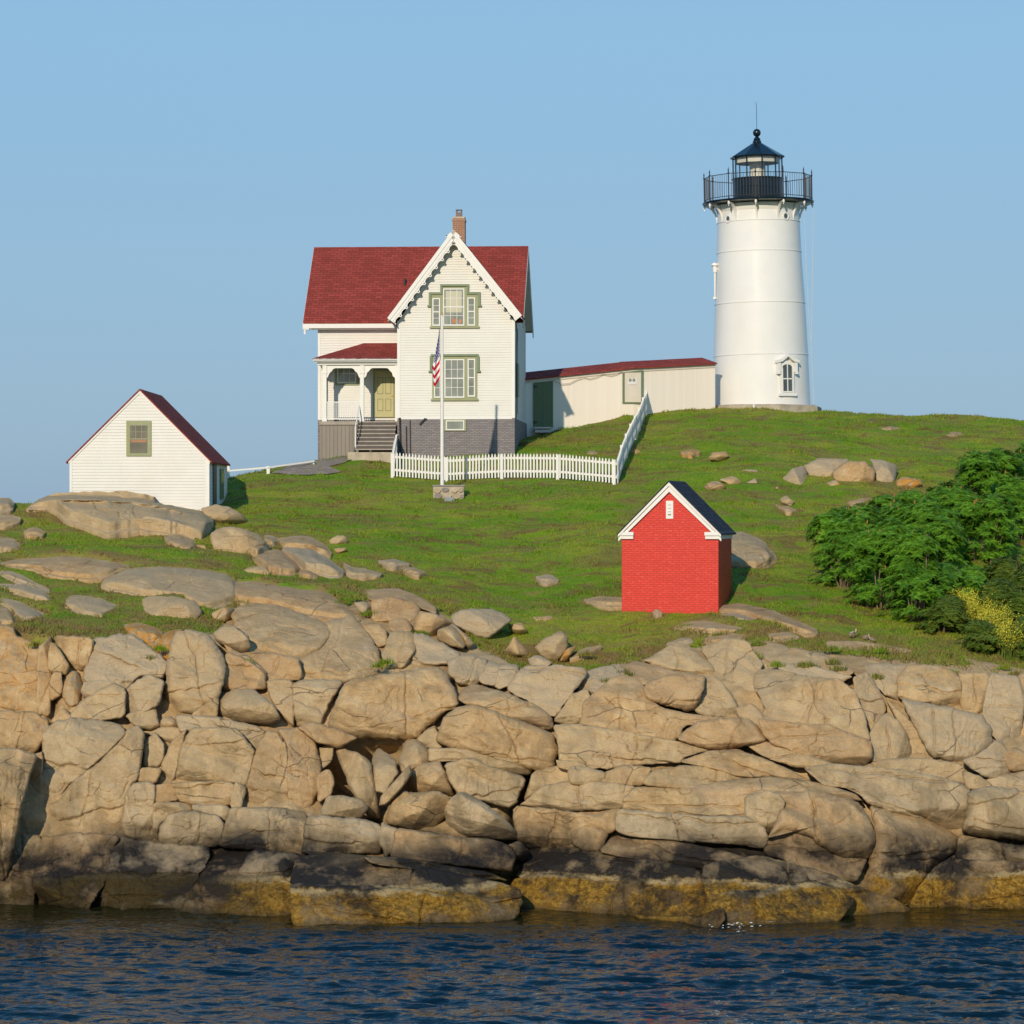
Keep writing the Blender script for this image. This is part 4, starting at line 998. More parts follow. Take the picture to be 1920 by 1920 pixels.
# loose boulders: each one a thing
G1, G2, G3 = 'boulders lying on the grass slope', 'broken blocks wedged in the cleft of the cliff', 'large loose slabs resting on the cliff'
LOOSE = [
 ('o', 'rounded pinkish boulder at the foot of the white shed, right of its corner', G1, '375,953 404,946 430,950 455,965 466,981 417,982 391,974', dict(rnd=14)),
 ('o', 'broad grey boulder with a cracked brown front, left of three sloping slabs', G1, '394,999 417,988 448,989 484,1002 502,1017 474,1043 453,1050 430,1045 404,1035 394,1017', dict(rnd=12)),
 ('o', 'small round stone in grass under the broad grey boulder', G1, '365,1038 380,1033 389,1041 378,1047', {}),
 ('o', 'small stone touching the left foot of the broad grey boulder', G1, '367,1022 382,1020 388,1030 376,1034', {}),
 ('o', 'flat oval stone alone below the sloping slabs', G1, '453,1070 473,1061 497,1063 508,1076 502,1083 476,1083 456,1077', {}),
 ('o', 'grey brown cube-like boulder alone on open turf', G1, '617,1013 632,1003 649,1005 655,1020 645,1027 625,1027 618,1020', {}),
 ('o', 'low pale stone lying right under the lone cube-like boulder', G1, '625,1029 648,1026 654,1036 635,1041', {}),
 ('o', 'smooth round-backed boulder at the lower edge of the largest grey slab', G1, '266,1124 286,1117 333,1119 365,1127 380,1147 370,1166 325,1168 276,1158 266,1145', dict(rnd=14, f=.2)),
 ('o', 'grey stone with an orange lichen spot between slab and round light boulder', G1, '396,1150 417,1138 440,1140 437,1160 417,1168 399,1160', dict(lichen=.5)),
 ('o', 'pale egg-shaped boulder on top of the cliff beside a tall block', G2, '399,1186 417,1174 443,1175 466,1192 471,1212 456,1229 438,1222 404,1202', dict(rnd=16, f=.3)),
 ('o', 'mossy yellow brown knobbly stone hanging in the left cleft', G2, '113,1278 125,1258 146,1258 158,1285 148,1322 130,1329 113,1301', dict(lichen=.45, f=.1)),
 ('o', 'small round stone set in a hollow under the tall block', G2, '300,1368 301,1349 318,1341 334,1352 337,1369', dict(f=.2)),
 ('o', 'squat cracked boulder sitting on a dark ledge left of the big smooth block', G2, '403,1342 410,1306 443,1290 477,1293 491,1302 517,1325 528,1350 502,1360 450,1354 405,1347', dict(f=.7, rnd=12)),
 ('F', 'huge smooth tan block with a slanted dark left side, centre of the cliff', G3, '612,1359 643,1279 684,1269 762,1258 828,1249 858,1299 862,1323 828,1341 778,1388 710,1384 669,1387 615,1367', dict(f=1.05, rnd=12, tilt=(.06,.15), depth=1.8)),
 ('F', 'upper of two long tan slabs that slope down to the right', G3, '856,1310 870,1289 888,1281 945,1298 1010,1323 1037,1345 1039,1366 1020,1371 975,1358 930,1342 880,1325', dict(f=1.25, rnd=13, tilt=(.05,.05), depth=1.5)),
 ('F', 'lower and longer of two tan slabs that slope down to the right', G3, '816,1382 830,1346 855,1326 890,1320 940,1338 1000,1360 1037,1375 1049,1410 1044,1432 1035,1449 1000,1445 945,1428 890,1414 842,1402 820,1392', dict(f=1.15, rnd=12, tilt=(.1,.15), depth=1.8)),
 ('F', 'wedge-shaped pale slab at the cliff top in front of the red shed', G3, '1203,1238 1225,1229 1252,1210 1271,1205 1301,1217 1335,1246 1346,1266 1333,1271 1279,1262 1225,1248', dict(f=.7, rnd=9, tilt=(0,.1))),
 ('F', 'single loose block with a shadowed lower edge on the sloping face below the red shed', G3, '1204,1290 1220,1275 1247,1266 1285,1260 1324,1267 1319,1295 1303,1332 1290,1335 1225,1316 1207,1307', dict(f=1.35, rnd=9, tilt=(.08,.15))),
 ('F', 'smooth leaf-shaped grey slab with a sharp lower edge, mid cliff', G3, '1270,1380 1306,1353 1347,1347 1401,1344 1427,1368 1438,1389 1400,1398 1360,1408 1333,1408 1272,1388', dict(f=1.3, rnd=9, tilt=(0,.3))),
 ('F', 'thin broken slab with a ragged underside beneath the smooth central block', G2, '557,1365 585,1353 632,1365 671,1384 653,1393 632,1403 596,1393 570,1374', dict(f=.95)),
 ('o', 'tall curved wedge standing left in the rock pile', G2, '624,1398 667,1409 699,1430 700,1454 712,1508 712,1535 686,1529 657,1481 646,1454', dict(f=.1, rnd=7)),
 ('o', 'narrow upright stone with a white streak in the rock pile', G2, '697,1416 710,1401 742,1424 747,1449 739,1463 724,1489 700,1486', dict(f=.3)),
 ('o', 'thin knife-like shard leaning to the right', G2, '769,1432 773,1449 763,1467 724,1510 710,1512 714,1492 739,1464', dict(f=.9, rnd=4)),
 ('o', 'pale cube with a light top at the head of the rock pile', G2, '745,1427 761,1387 781,1387 804,1405 809,1431 789,1439 755,1452', dict(f=.2)),
 ('o', 'brown angular stone between the pale cube and the grey boulder below it', G2, '762,1454 786,1434 824,1425 839,1454 853,1494 818,1486 778,1491 765,1477', dict(f=.45)),
 ('o', 'grey squarish boulder low in the rock pile, left of the largest one', G2, '722,1535 738,1497 754,1482 778,1487 818,1482 845,1494 842,1522 807,1564 767,1556 727,1548', dict(f=.6)),
 ('o', 'largest grey boulder of the rock pile, sloping down to the right', G2, '827,1516 838,1500 867,1482 913,1506 942,1530 969,1557 980,1581 927,1578 873,1570 838,1548', dict(f=1.0, rnd=12)),
 ('o', 'small dark knob at the right toe of the largest grey boulder', G2, '953,1584 975,1576 994,1600 980,1616 962,1606', dict(f=.9)),
 ('o', 'low rounded stone under the curved wedge on the long ledge', G2, '600,1519 613,1492 648,1491 682,1500 692,1516 678,1535 648,1535 605,1529', dict(f=.8)),
 ('o', 'small rounded stone left of the square-cut block at the top of the gully', G1, '662,1130 684,1126 699,1141 698,1158 674,1148', dict(f=.1)),
 ('o', 'grey boulder propped against the square-cut block in the gully', G1, '774,1167 786,1146 815,1149 848,1167 843,1179 822,1182 817,1200 776,1184', dict(f=.4)),
 ('o', 'brown lozenge stone lying under the propped grey boulder', G1, '820,1180 846,1172 871,1193 874,1208 867,1217 833,1208 818,1196', dict(f=.5)),
 ('o', 'long thin stone squeezed beside the lozenge stone', G1, '841,1170 851,1170 892,1206 877,1218 868,1195', dict(f=.3, rnd=4)),
 ('o', 'pale lichen-crusted boulder at the top edge of the gully', G1, '844,1155 866,1142 920,1141 940,1147 962,1163 935,1183 915,1198 893,1195 870,1182 850,1171', dict(f=.2, tone=.95)),
 ('o', 'pointed pyramid-shaped stone in the grass above the cliff', G1, '944,1222 965,1190 984,1214 994,1228 970,1232 947,1229', dict(f=.2)),
 ('o', 'small grey wedge just above the pyramid-shaped stone', G1, '953,1173 978,1167 990,1184 973,1194 961,1188', {}),
 ('o', 'dark grey leaning boulder right of the pyramid-shaped stone', G1, '1001,1214 1019,1198 1052,1182 1067,1194 1064,1220 1043,1244 1014,1232', dict(f=.3, tone=.5)),
 ('o', 'light low stone under the dark grey leaning boulder', G1, '989,1235 1008,1228 1037,1242 1027,1252 995,1248', dict(f=.3, tone=.9)),
 ('o', 'yellow lichen stone leaning on the dark grey boulder', G1, '1047,1241 1062,1217 1083,1210 1072,1228 1062,1240', dict(lichen=.9, f=.15)),
 ('s', 'long low stone half sunk in turf with yellow lichen on its top', G1, '1066,1235 1090,1217 1132,1208 1105,1227', dict(lichen=.5)),
 ('o', 'small oblong stone alone on the turf above the pyramid-shaped stone', G1, '998,1157 1035,1154 1040,1165 1008,1168', {}),
 ('o', 'leftmost pale boulder of the outcrop below the lighthouse', G1, '1460,902 1489,877 1509,873 1520,908 1508,915 1481,910', dict(tone=.95)),
 ('o', 'white-topped boulder second from the left in the outcrop below the lighthouse', G1, '1506,872 1541,858 1597,861 1564,886 1554,904 1519,902 1512,884', dict(tone=.95)),
 ('o', 'big brown cracked boulder in the middle of the outcrop below the lighthouse', G1, '1560,884 1590,864 1622,863 1643,884 1640,915 1627,919 1587,915 1563,900', dict(tone=.1, f=.2)),
 ('o', 'pale upright boulder at the right end of the outcrop below the lighthouse', G1, '1636,872 1630,860 1660,864 1684,872 1678,907 1665,913 1642,910', dict(tone=.98)),
 ('o', 'low stone covered in orange lichen right of the outcrop below the lighthouse', G1, '1680,902 1692,894 1725,898 1730,909 1706,921 1682,918', dict(lichen=1.0)),
 ('o', 'small stone with an orange spot in front of the brown cracked boulder', G1, '1547,905 1568,900 1583,916 1565,919', dict(lichen=.6)),
 ('o', 'rust brown stone in grass below the pale outcrop', G1, '1462,935 1476,929 1490,941 1482,950 1466,945', {}),
 ('o', 'dark brown stone just right of the red shed ridge', G1, '1320,914 1330,904 1346,902 1363,912 1353,921 1328,920', dict(tone=.0)),
 ('o', 'grey striped stone behind the dark brown one', G1, '1349,899 1370,892 1383,895 1392,907 1370,910', {}),
 ('o', 'small pointed stone right of the grey striped one', G1, '1399,906 1416,895 1422,909 1405,911', {}),
 ('o', 'flat brown stone above the small pointed one', G1, '1380,887 1389,881 1420,880 1424,888 1408,894 1385,893', {}),
 ('o', 'low grey brown hump on the slope left of the flat brown stone', G1, '1327,858 1335,848 1360,846 1369,855 1352,865 1332,863', {}),
 ('o', 'tiny pale stone left of the outcrop below the lighthouse', G1, '1451,916 1458,911 1462,919', {}),
 ('o', 'brown pointed stone at the foot of the long white passage', G1, '1075,806 1088,800 1096,806', {}),
 ('o', 'grey pointed stone beside the brown one at the foot of the long white passage', G1, '1092,804 1100,797 1107,803', {}),
 ('o', 'light stone by the house corner', G1, '972,833 984,826 990,834', {}),
]
for i, (mode, label, grp, s, kw) in enumerate(LOOSE):
    b = bag()
    kw = dict(kw); small = math.sqrt(area_centroid(P(s))[0]) < 26
    if mode == 'F':
        pc = rock_piece(P(s), 'b', seed=400 + i, **kw)
    else:
        kw.setdefault('f', .13 if mode == 's' else (.05 if small else .15))
        pc = rock_piece(P(s), mode, seed=400 + i, rough=.8, **kw)
    put(b, pc)
    o = bag_mesh(b, 'boulder' if mode != 'F' else 'rock_slab')
    tag(o, label, 'boulder' if mode != 'F' else 'rock slab', grp)

# ------------------------------------------------------------------ grass blades on the turf
def make_blades():
    rs = np.random.RandomState(5)
    n = 330000
    Y = rs.uniform(88, 141, n) ; Y = 88 + (141 - 88) * rs.uniform(0, 1, n) ** 1.15
    px = rs.uniform(-60, 1980, n)
    X = (px - 960) * Y / F
    z0 = zbase(X, Y)
    py = HORIZ + (CH - z0) * F / Y
    keep = (py < edge_y(px) + 8) | (Y > 118)
    for s in SLABS:
        p = P(s); c = p.mean(0)
        keep &= ~inside(np.stack([px, py], 1), c + (p - c) * 0.94)
    for (a, b, c_, d) in [(-2.2, 1.9, 96, 100.2)]:
        pass
    X, Y, z0, px, py = X[keep], Y[keep], z0[keep], px[keep], py[keep]
    z = z0 + lumps(X, Y)
    n = len(X)
    tuft = fbm(X * 1.2, Y * 1.2, 0, 3, 91)
    nearedge = np.clip(1 - np.abs(py - edge_y(px) + 8) / 26, 0, 1) * (Y < 118)
    h = (0.026 + 0.028 * rs.rand(n)) * (1 + 0.5 * np.clip(tuft, -1, 1) + 1.6 * smoothstep(.35, .8, fbm(X * 2.3, Y * 2.3, 3, 2, 95))) + 0.09 * nearedge * rs.rand(n)
    V = []; 
    ang = rs.uniform(0, math.pi, n); w = 0.012 + 0.022 * rs.rand(n)
    dx = np.cos(ang) * w; dy = np.sin(ang) * w
    lx = rs.uniform(-1, 1, n) * h * 0.8; ly = rs.uniform(-1, 1, n) * h * 0.8
    a = np.stack([X - dx, Y - dy, z - 0.02], 1); b = np.stack([X + dx, Y + dy, z - 0.02], 1); c = np.stack([X + lx, Y + ly, z + h], 1)
    V = np.stack([a, b, c], 1).reshape(-1, 3)
    T = np.arange(3 * n).reshape(-1, 3)
    dry = np.repeat(np.where(Y < 118, np.clip(1 - np.abs(py - edge_y(px) + 12) / 42.0, 0, 1), 0), 3)
    dry = np.maximum(dry, np.repeat(bil(rim, xs, ys, X, Y), 3))
    o = np_mesh('grass', V, [T], M['blade'], attrs={'dry': dry})
    tag(o, 'short windblown grass covering the hill', 'grass', kind='stuff')
make_blades()

# tufts in the joints of the rock
TUFTS = [(225,1223),(280,1234),(66,1207),(205,1211),(300,1215),(712,1246),(725,1240),(1140,1278),(1172,1262),(1415,1228),(1455,1245),(1505,1246),(1520,1247),(1562,1240),(1570,1252),(1640,1268),(1560,1216),(1735,1247),(1745,1249),(1778,1260),(1650,1218),(1885,1250),(1905,1262),(260,968),(280,958),(318,963),(340,972),(360,980),(380,1010),(385,1020),(1160,1256),(775,1190),(790,1188),(880,1200),(1290,1174),(1350,1190),(1420,1205),(460,1240),(630,1132),(690,1150),(1100,1225),(235,1200)]
rs = np.random.RandomState(9)
Vt = []; 
for (x, y) in TUFTS:
    X0, Y0, Z0 = ground(x, y)
    Y0 -= 0.45 if y > 1195 else 0.25
    X0 = (x - 960) * Y0 / F; Z0 = CH - (y - HORIZ) * Y0 / F
    for _ in range(110):
        a = rs.uniform(0, 6.28); r = rs.uniform(0, 0.17); h = rs.uniform(0.04, 0.15)
        bx, by = X0 + math.cos(a) * r * 1.6, Y0 + math.sin(a) * r * 0.7
        w = 0.012
        t = rs.uniform(0, 3.14)
        Vt += [(bx - math.cos(t) * w, by - math.sin(t) * w, Z0 - 0.08), (bx + math.cos(t) * w, by + math.sin(t) * w, Z0 - 0.08), (bx + rs.uniform(-.08, .08), by + rs.uniform(-.08, .08), Z0 + h)]
o = np_mesh('crevice_weeds', Vt, [np.arange(len(Vt)).reshape(-1, 3)], M['blade'], attrs={'dry': np.zeros(len(Vt))})
tag(o, 'small green weeds growing in the rock joints', 'weeds', kind='stuff')

# ------------------------------------------------------------------ sea
wx = np.arange(-19, 19.01, 0.07); wy = np.arange(60, 92.01, 0.07)
WX, WY = np.meshgrid(wx, wy, indexing='ij')
def waves(X, Y):
    a = 0.070 * fbm(X * 0.30 + 3, Y * 0.65, 0, 2, 51)
    b = 0.085 * (1 - np.abs(fbm(X * 0.62, Y * 1.7 + X * 0.25, 1.5, 3, 52)) * 1.6)
    c = 0.016 * fbm(X * 3.3, Y * 5.5, 0, 3, 53)
    calm = 1 - 0.6 * smoothstep(76.5, 80.5, Y) + 0.25 * fbm(X * 0.12, Y * 0.2, 7, 2, 54)
    return (a + b + c - 0.03) * calm
WZ = waves(WX, WY)
e = np.minimum(np.minimum(WX + 19, 19 - WX), np.minimum(WY - 60, 92 - WY)); WZ = WZ * smoothstep(0, 1.2, e)
idw = np.arange(WX.size).reshape(WX.shape)
qw = np.stack([idw[:-1, :-1], idw[1:, :-1], idw[1:, 1:], idw[:-1, 1:]], -1).reshape(-1, 4)
Vw = np.stack([WX, WY, WZ], -1).reshape(-1, 3)
# flat sea out to the horizon around the rippled part
big = [(-5000,-1000),(5000,-1000),(5000,7000),(-5000,7000)]
inn = [(-19,60),(19,60),(19,wy[-1]),(-19,wy[-1])]
nb = len(Vw)
Vo = np.array([(x, y, 0) for x, y in big + inn], float)
qo = np.array([(0,1,5,4),(1,2,6,5),(2,3,7,6),(3,0,4,7)]) + nb
water = np_mesh('water', np.vstack([Vw, Vo]), [qw, qo], M['water'])
tag(water, 'dark blue rippled sea below the cliff', kind='structure')

# a little foam where the swell washes the low rock
rsf = np.random.RandomState(21); Vf, Ff = [], []
for k in range(170):
    u = rsf.rand(); cx_, cy_ = (rsf.normal(1418, 17), rsf.normal(1727, 2.0)) if u < .85 else (rsf.normal(1385, 30), rsf.normal(1740, 5))
    Yf_ = CH * F / (cy_ - HORIZ); Xf_ = (cx_ - 960) * Yf_ / F; r_ = rsf.uniform(.03, .10) if u < .85 else rsf.uniform(.01, .03); n0_ = len(Vf)
    for m in range(7):
        a_ = 2 * math.pi * m / 7; q_ = r_ * rsf.uniform(.5, 1.2); Vf.append((Xf_ + math.cos(a_) * q_ * 2.2, Yf_ + math.sin(a_) * q_ * 1.3, .055 + rsf.uniform(0, .03)))
    Ff.append([n0_ + m for m in range(7)])
me_ = bpy.data.meshes.new('foam'); me_.from_pydata(Vf, [], Ff); me_.update(); me_.materials.append(paint('sea_foam', (.70, .72, .72), .6))
fo_ = bpy.data.objects.new('foam', me_); COL.objects.link(fo_); tag(fo_, 'thin white foam at the foot of the low ochre rock', 'foam', kind='stuff')
# ------------------------------------------------------------------ local frames set up from a corner and a turn
class Frame:
    def __init__(s, px, py, Y, turn):
        s.o = w3(px, py, Y); s.c = math.cos(R(turn)); s.s = math.sin(R(turn)); s.turn = turn
    def root(s, name): return empty(name, s.o, -R(s.turn))
    def u(s, px, v=0.0):
        k = (px - 960) / F
        return (k * (s.o[1] + v * s.c) - s.o[0] - v * s.s) / (s.c + k * s.s)
    def w(s, px, py, v=0.0):
        u = s.u(px, v); Y = s.o[1] - u * s.s + v * s.c
        return CH - (py - HORIZ) * Y / F - s.o[2]
    def uw(s, px, py, v=0.0): return s.u(px, v), s.w(px, py, v)

def poly_width(poly, z):
    xs_ = []
    n = len(poly)
    for i in range(n):
        (x0, z0), (x1, z1) = poly[i], poly[(i + 1) % n]
        if (z0 <= z < z1) or (z1 <= z < z0): xs_.append(x0 + (x1 - x0) * (z - z0) / (z1 - z0))
    return (min(xs_), max(xs_)) if len(xs_) >= 2 else None

def clap_front(mb, poly, y, pitch=0.10, out=0.023):
    """lapped boards on a wall that faces -y, clipped to an outline in x,z"""
    z0 = min(p[1] for p in poly); z1 = max(p[1] for p in poly); z = z0 + 1e-4
    knots = sorted({p[1] for p in poly})
    while z < z1 - 1e-3:
        zt = min(z + pitch, z1 - 1e-4)
        a = poly_width(poly, z + 1e-5); b = poly_width(poly, zt - 1e-5)
        if a and b:
            mb.add([(a[0], y - out, z), (a[1], y - out, z), (b[1], y - 0.004, zt), (b[0], y - 0.004, zt), (a[0], y, z), (a[1], y, z)],
                   [(0, 1, 2, 3), (4, 5, 1, 0)])
        z += pitch
def clap_side(mb, x, y0, y1, z0, z1, sgn=1, pitch=0.10, out=0.023):
    z = z0
    while z < z1 - 1e-3:
        zt = min(z + pitch, z1)
        f = [(x + sgn * out, y0, z), (x + sgn * out, y1, z), (x + sgn * 0.004, y1, zt), (x + sgn * 0.004, y0, zt), (x, y0, z), (x, y1, z)]
        mb.add(f, [(0, 1, 2, 3), (4, 5, 1, 0)] if sgn > 0 else [(3, 2, 1, 0), (0, 1, 5, 4)])
        z += pitch

def sash(parent, x0, x1, z0, z1, y, cols, rows, fw=0.045, mw=0.018, meet=True, glass='glass'):
    """white sash with glazing bars; the pane is a piece of its own"""
    mb = MB()
    mb.box(x0, x0 + fw, y - .03, y, z0, z1); mb.box(x1 - fw, x1, y - .03, y, z0, z1)
    mb.box(x0 + fw, x1 - fw, y - .03, y, z0, z0 + fw * 1.2); mb.box(x0 + fw, x1 - fw, y - .03, y, z1 - fw, z1)
    ix0, ix1, iz0, iz1 = x0 + fw, x1 - fw, z0 + fw * 1.2, z1 - fw
    for i in range(1, cols):
        xc = ix0 + (ix1 - ix0) * i / cols; mb.box(xc - mw / 2, xc + mw / 2, y - .022, y - .003, iz0, iz1)
    for j in range(1, rows):
        zc = iz0 + (iz1 - iz0) * j / rows; t = mw
        if meet and j == rows // 2: t = mw * 2.4
        mb.box(ix0, ix1, y - (.027 if t > mw else .020), y - .002, zc - t / 2, zc + t / 2)
    mb.build('sash', M['white_clean'], parent)
    g = MB(); g.box(ix0, ix1, y - .001, y + .01, iz0, iz1); g.build('pane', M[glass], parent)

# ================================================================== keeper's house
H = Frame(965, 842, 123.0, 3.8)
house = H.root('keepers_house')
tag(house, "white clapboard keeper's house with red gabled roof, porch and green window trim", 'house')
ZB = -0.6
uL = H.u(745); wE = H.w(965, 603)          # left edge of the front wing, side wall top
uA, wA = H.uw(850, 446)                    # gable peak of the wall
wF = H.w(850, 784)                         # top of the brick base
VM = 2.0; uML = H.u(596, VM); VR = 5.0; VB = 8.0
# brick base
mb = MB(); mb.box(uL, 0, 0, VM, ZB, wF); mb.box(uML, 0.0, VM + .001, VB, ZB, wF)
mb.build('foundation', M['found'], house)
# walls
body = MB()
body.prism_y([(uL + .02, wF), (-.02, wF), (-.02, wE), (uA, wA), (uL + .02, wE)], .03, VM)
body.box(uML + .02, -.07, VM + .03, VB, wF, wE)
# right gable of the main block
ridge_w = H.w(850, 462, VR)
slope_m = (ridge_w - H.w(650, 603, VM - .45)) / (VR - VM + .45)
main_eave_w = ridge_w - slope_m * (VR - VM)
body.prism_x([(VM + .03, wE), (VR, ridge_w - .15), (VB, wE)], uML + .02, -.07)
clap_front(body, [(uL + .10, wF), (-.10, wF), (-.10, wE), (uA, wA), (uL + .10, wE)], .03)
clap_front(body, [(uML + .10, wF), (uL, wF), (uL, wE + .1), (uML + .10, wE + .1)], VM + .03)
clap_side(body, -.02, .1, VM, wF, wE)
clap_side(body, -.07, VM, VB, wF, wE + 0.3)
clap_side(body, uL + .02, .1, VM, wF, wE, -1)
body.build('wall', M['white'], house)
tr = MB()
tr.box(uL - .005, uL + .11, -.002, .10, wF, wE + .05); tr.box(-.11, .006, -.002, .10, wF, wE + .05)
tr.box(uL + .11, -.11, -.004, .03, wF - .04, wF + .09)
tr.box(uML, uML + .11, VM - .002, VM + .1, wF, wE); tr.box(uML + .11, uL, VM + .002, VM + .03, wE - .35, wE - .02)
tr.box(-.16, -.045, VM + .01, VM + .12, wF, wE)
tr.build('corner_board', M['white_clean'], house)

# wing roof: ridge runs back from the peak
uR, wR = H.uw(850, 432, -.42)
eL = H.uw(727, 597, -.42); eR = H.uw(978, 592, -.42)
eLu, eLw = eL; eRu, eRw = eR
def slab(mb, a, b, c, d, t):      # four upper corners, thickness downward
    p = [Vector(q) for q in (a, b, c, d)]
    lo = [q - Vector((0, 0, t)) for q in p]
    mb.hexa([*lo, *p])
rw = MB()
vy = lambda w: VR - (ridge_w - w) / slope_m
slab(rw, (uR, -.42, wR), (uR, VR + .1, wR), (eLu, vy(eLw) , eLw), (eLu, -.42, eLw), .07)
slab(rw, (eRu, -.42, eRw), (eRu, vy(eRw), eRw), (uR, VR + .1, wR), (uR, -.42, wR), .07)
rw.build('wing_roof', M['roof_y'], house)
# main roof
U0 = (H.u(572, VM - .45) + H.u(585, VR)) / 2; U1 = H.u(989, VR) + .04
ev = VM - .45; ew = ridge_w - slope_m * (VR - ev); bv = VR + (VR - ev)
rm = MB()
slab(rm, (U0, ev, ew), (U1, ev, ew), (U1, VR, ridge_w), (U0, VR, ridge_w), .08)
slab(rm, (U0, VR, ridge_w), (U1, VR, ridge_w), (U1, bv, ew), (U0, bv, ew), .08)
rm.build('roof', M['roof_x'], house)
so = MB()
slab(so, (U0 + .04, ev + .1, ew - .086 + .1 * slope_m), (U1 - .04, ev + .1, ew - .086 + .1 * slope_m), (U1 - .04, VR, ridge_w - .086), (U0 + .04, VR, ridge_w - .086), .03)
slab(so, (U0 + .04, VR, ridge_w - .086), (U1 - .04, VR, ridge_w - .086), (U1 - .04, bv - .1, ew - .086 + .1 * slope_m), (U0 + .04, bv - .1, ew - .086 + .1 * slope_m), .03)
so.build('soffit', M['white_clean'], house)
# eave board, gutter and rakes of the main roof
eb = MB()
eb.box(U0 + .02, uL - .2, ev + .012, ev + .10, ew - .26, ew - .085)
eb.build('eave_board', M['white_clean'], house)
eb = MB(); eb.box(U0 + .3, uL - .1, ev + .10, VM, ew - .30, ew - .262)
eb.box(U0 + .0, U0 + .25, ev + .02, ev + .30, ew - .32, ew - .262); eb.box(U0 + .03, U0 + .10, ev + .04, ev + .10, ew - .5, ew - .32)
eb.build('gutter_end', M['white_clean'], house)
for (va, wa, vb, wb) in ((ev, ew, VR, ridge_w), (VR, ridge_w, bv, ew)):
    for uu in (U0 - .012, U1 - .028):
        eb = MB(); eb.hexa([(uu, va, wa - .30), (uu + .04, va, wa - .30), (uu + .04, vb, wb - .30), (uu, vb, wb - .30),
                 (uu, va, wa - .03), (uu + .04, va, wa - .03), (uu + .04, vb, wb - .03), (uu, vb, wb - .03)])
        eb.build('rake_board', M['white_clean'], house)

# scalloped bargeboards of the front gable
def bargeboard(ua, wa, ub, wb, y, n):
    mb = MB(); holes = MB()
    d = Vector((ub - ua, wb - wa)); L = d.length; d /= L
    nrm = Vector((d.y, -d.x));  nrm = nrm if nrm.y < 0 else -nrm
    def pt(s_, o_): q = Vector((ua, wa)) + d * s_ + nrm * o_; return q.x, q.y
    mb.hexa([(*pt(0, .03), 0)] * 8) if False else None
    # upper board in two steps
    for (o0, o1, yy) in ((-.02, .12, y - .05), (.12, .24, y - .02)):
        a0, a1, b0, b1 = pt(0, o0), pt(0, o1), pt(L, o0), pt(L, o1)
        mb.hexa([(a1[0], yy, a1[1]), (b1[0], yy, b1[1]), (b1[0], yy + .05, b1[1]), (a1[0], yy + .05, a1[1]),
                 (a0[0], yy, a0[1]), (b0[0], yy, b0[1]), (b0[0], yy + .05, b0[1]), (a0[0], yy + .05, a0[1])])
    # scallops
    N = n * 12; top, bot = [], []
    for i in range(N + 1):
        s_ = L * i / N; ph = (i % 12) / 12.0
        dp = .29 + .10 * (1 - abs(math.sin(math.pi * ph)) ** .7) + (.05 if 0.0 < ph < .16 or .84 < ph < 1 else 0)
        top.append(pt(s_, .20)); bot.append(pt(s_, dp))
    base = len(mb.v)
    yy0, yy1 = y, y + .03
    vs = []
    for i in range(N + 1):
        vs += [(top[i][0], yy0, top[i][1]), (bot[i][0], yy0, bot[i][1]), (bot[i][0], yy1, bot[i][1]), (top[i][0], yy1, top[i][1])]
    fs = []
    for i in range(N):
        a = i * 4; b = a + 4
        fs += [(a, b, b + 1, a + 1), (a + 1, b + 1, b + 2, a + 2), (a + 2, b + 2, b + 3, a + 3)]
    mb.add(vs, fs)
    crosses = []
    for k in range(n + 1):
        c = pt(min(L * k / n, L - .04), .335)
        holes = MB()
        for a in (45, 135):
            ca, sa = math.cos(R(a)) * .035, math.sin(R(a)) * .035; px_, pz_ = -sa * .28, ca * .28
            holes.add([(c[0] - ca - px_, y - .004, c[1] - sa - pz_), (c[0] + ca - px_, y - .004, c[1] + sa - pz_), (c[0] + ca + px_, y - .004, c[1] + sa + pz_), (c[0] - ca + px_, y - .004, c[1] - sa + pz_)], [(0, 1, 2, 3)])
        crosses.append(holes)
    o = mb.build('bargeboard', M['white_clean'], house)
    for hl in crosses: hl.build('pierced_cross', M['dark'], o)
bargeboard(uR, wR, eLu, eLw, -.42, 11)
bargeboard(uR, wR, eRu, eRw, -.42, 11)
sf = MB()   # boarded soffit under the wing overhang
for (a, b) in ((uR, wR), (eLu, eLw)), ((uR, wR), (eRu, eRw)):
    sf.hexa([(a[0], -.41, a[1] - .12), (b[0], -.41, b[1] - .12), (b[0], VM, b[1] - .12), (a[0], VM, a[1] - .12),
             (a[0], -.41, a[1] - .075), (b[0], -.41, b[1] - .075), (b[0], VM, b[1] - .075), (a[0], VM, a[1] - .075)])
sf.build('soffit', M['cream'], house)
# downpipe in the corner
dp = MB(); dp.tube([(uL - .10, VM - .25, wE + .1), (uL - .10, VM - .25, H.w(740, 672, VM))], .035)
dp.build('downpipe', M['iron'], house)

# chimney
cu0, cu1 = H.u(849, VR + .2), H.u(872, VR + .2); cw0 = H.w(860, 470, VR + .3); cw1 = H.w(860, 410, VR + .3)
mb = MB(); mb.box(cu0, cu1, VR + .1, VR + .6, cw0 - .6, cw1); mb.box(cu0 - .02, cu1 + .02, VR + .08, VR + .62, cw1 - .14, cw1 - .05)
ch = mb.build('chimney', M['chim'], house)
mb = MB(); mb.box(cu0 + .01, cu1 - .01, VR + .11, VR + .59, cw1, cw1 + .07); mb.build('cap', M['concrete'], ch)
pw = H.w(860, 393, VR + .3)
mb = MB(); a0, a1 = H.u(855, VR + .3), H.u(866, VR + .3)
mb.box(a0, a1, VR + .22, VR + .46, cw1 + .07, pw - .12)
for (p, q) in ((a0, a0 + .05), (a1 - .05, a1)): mb.box(p, q, VR + .22, VR + .46, pw - .12, pw - .03)
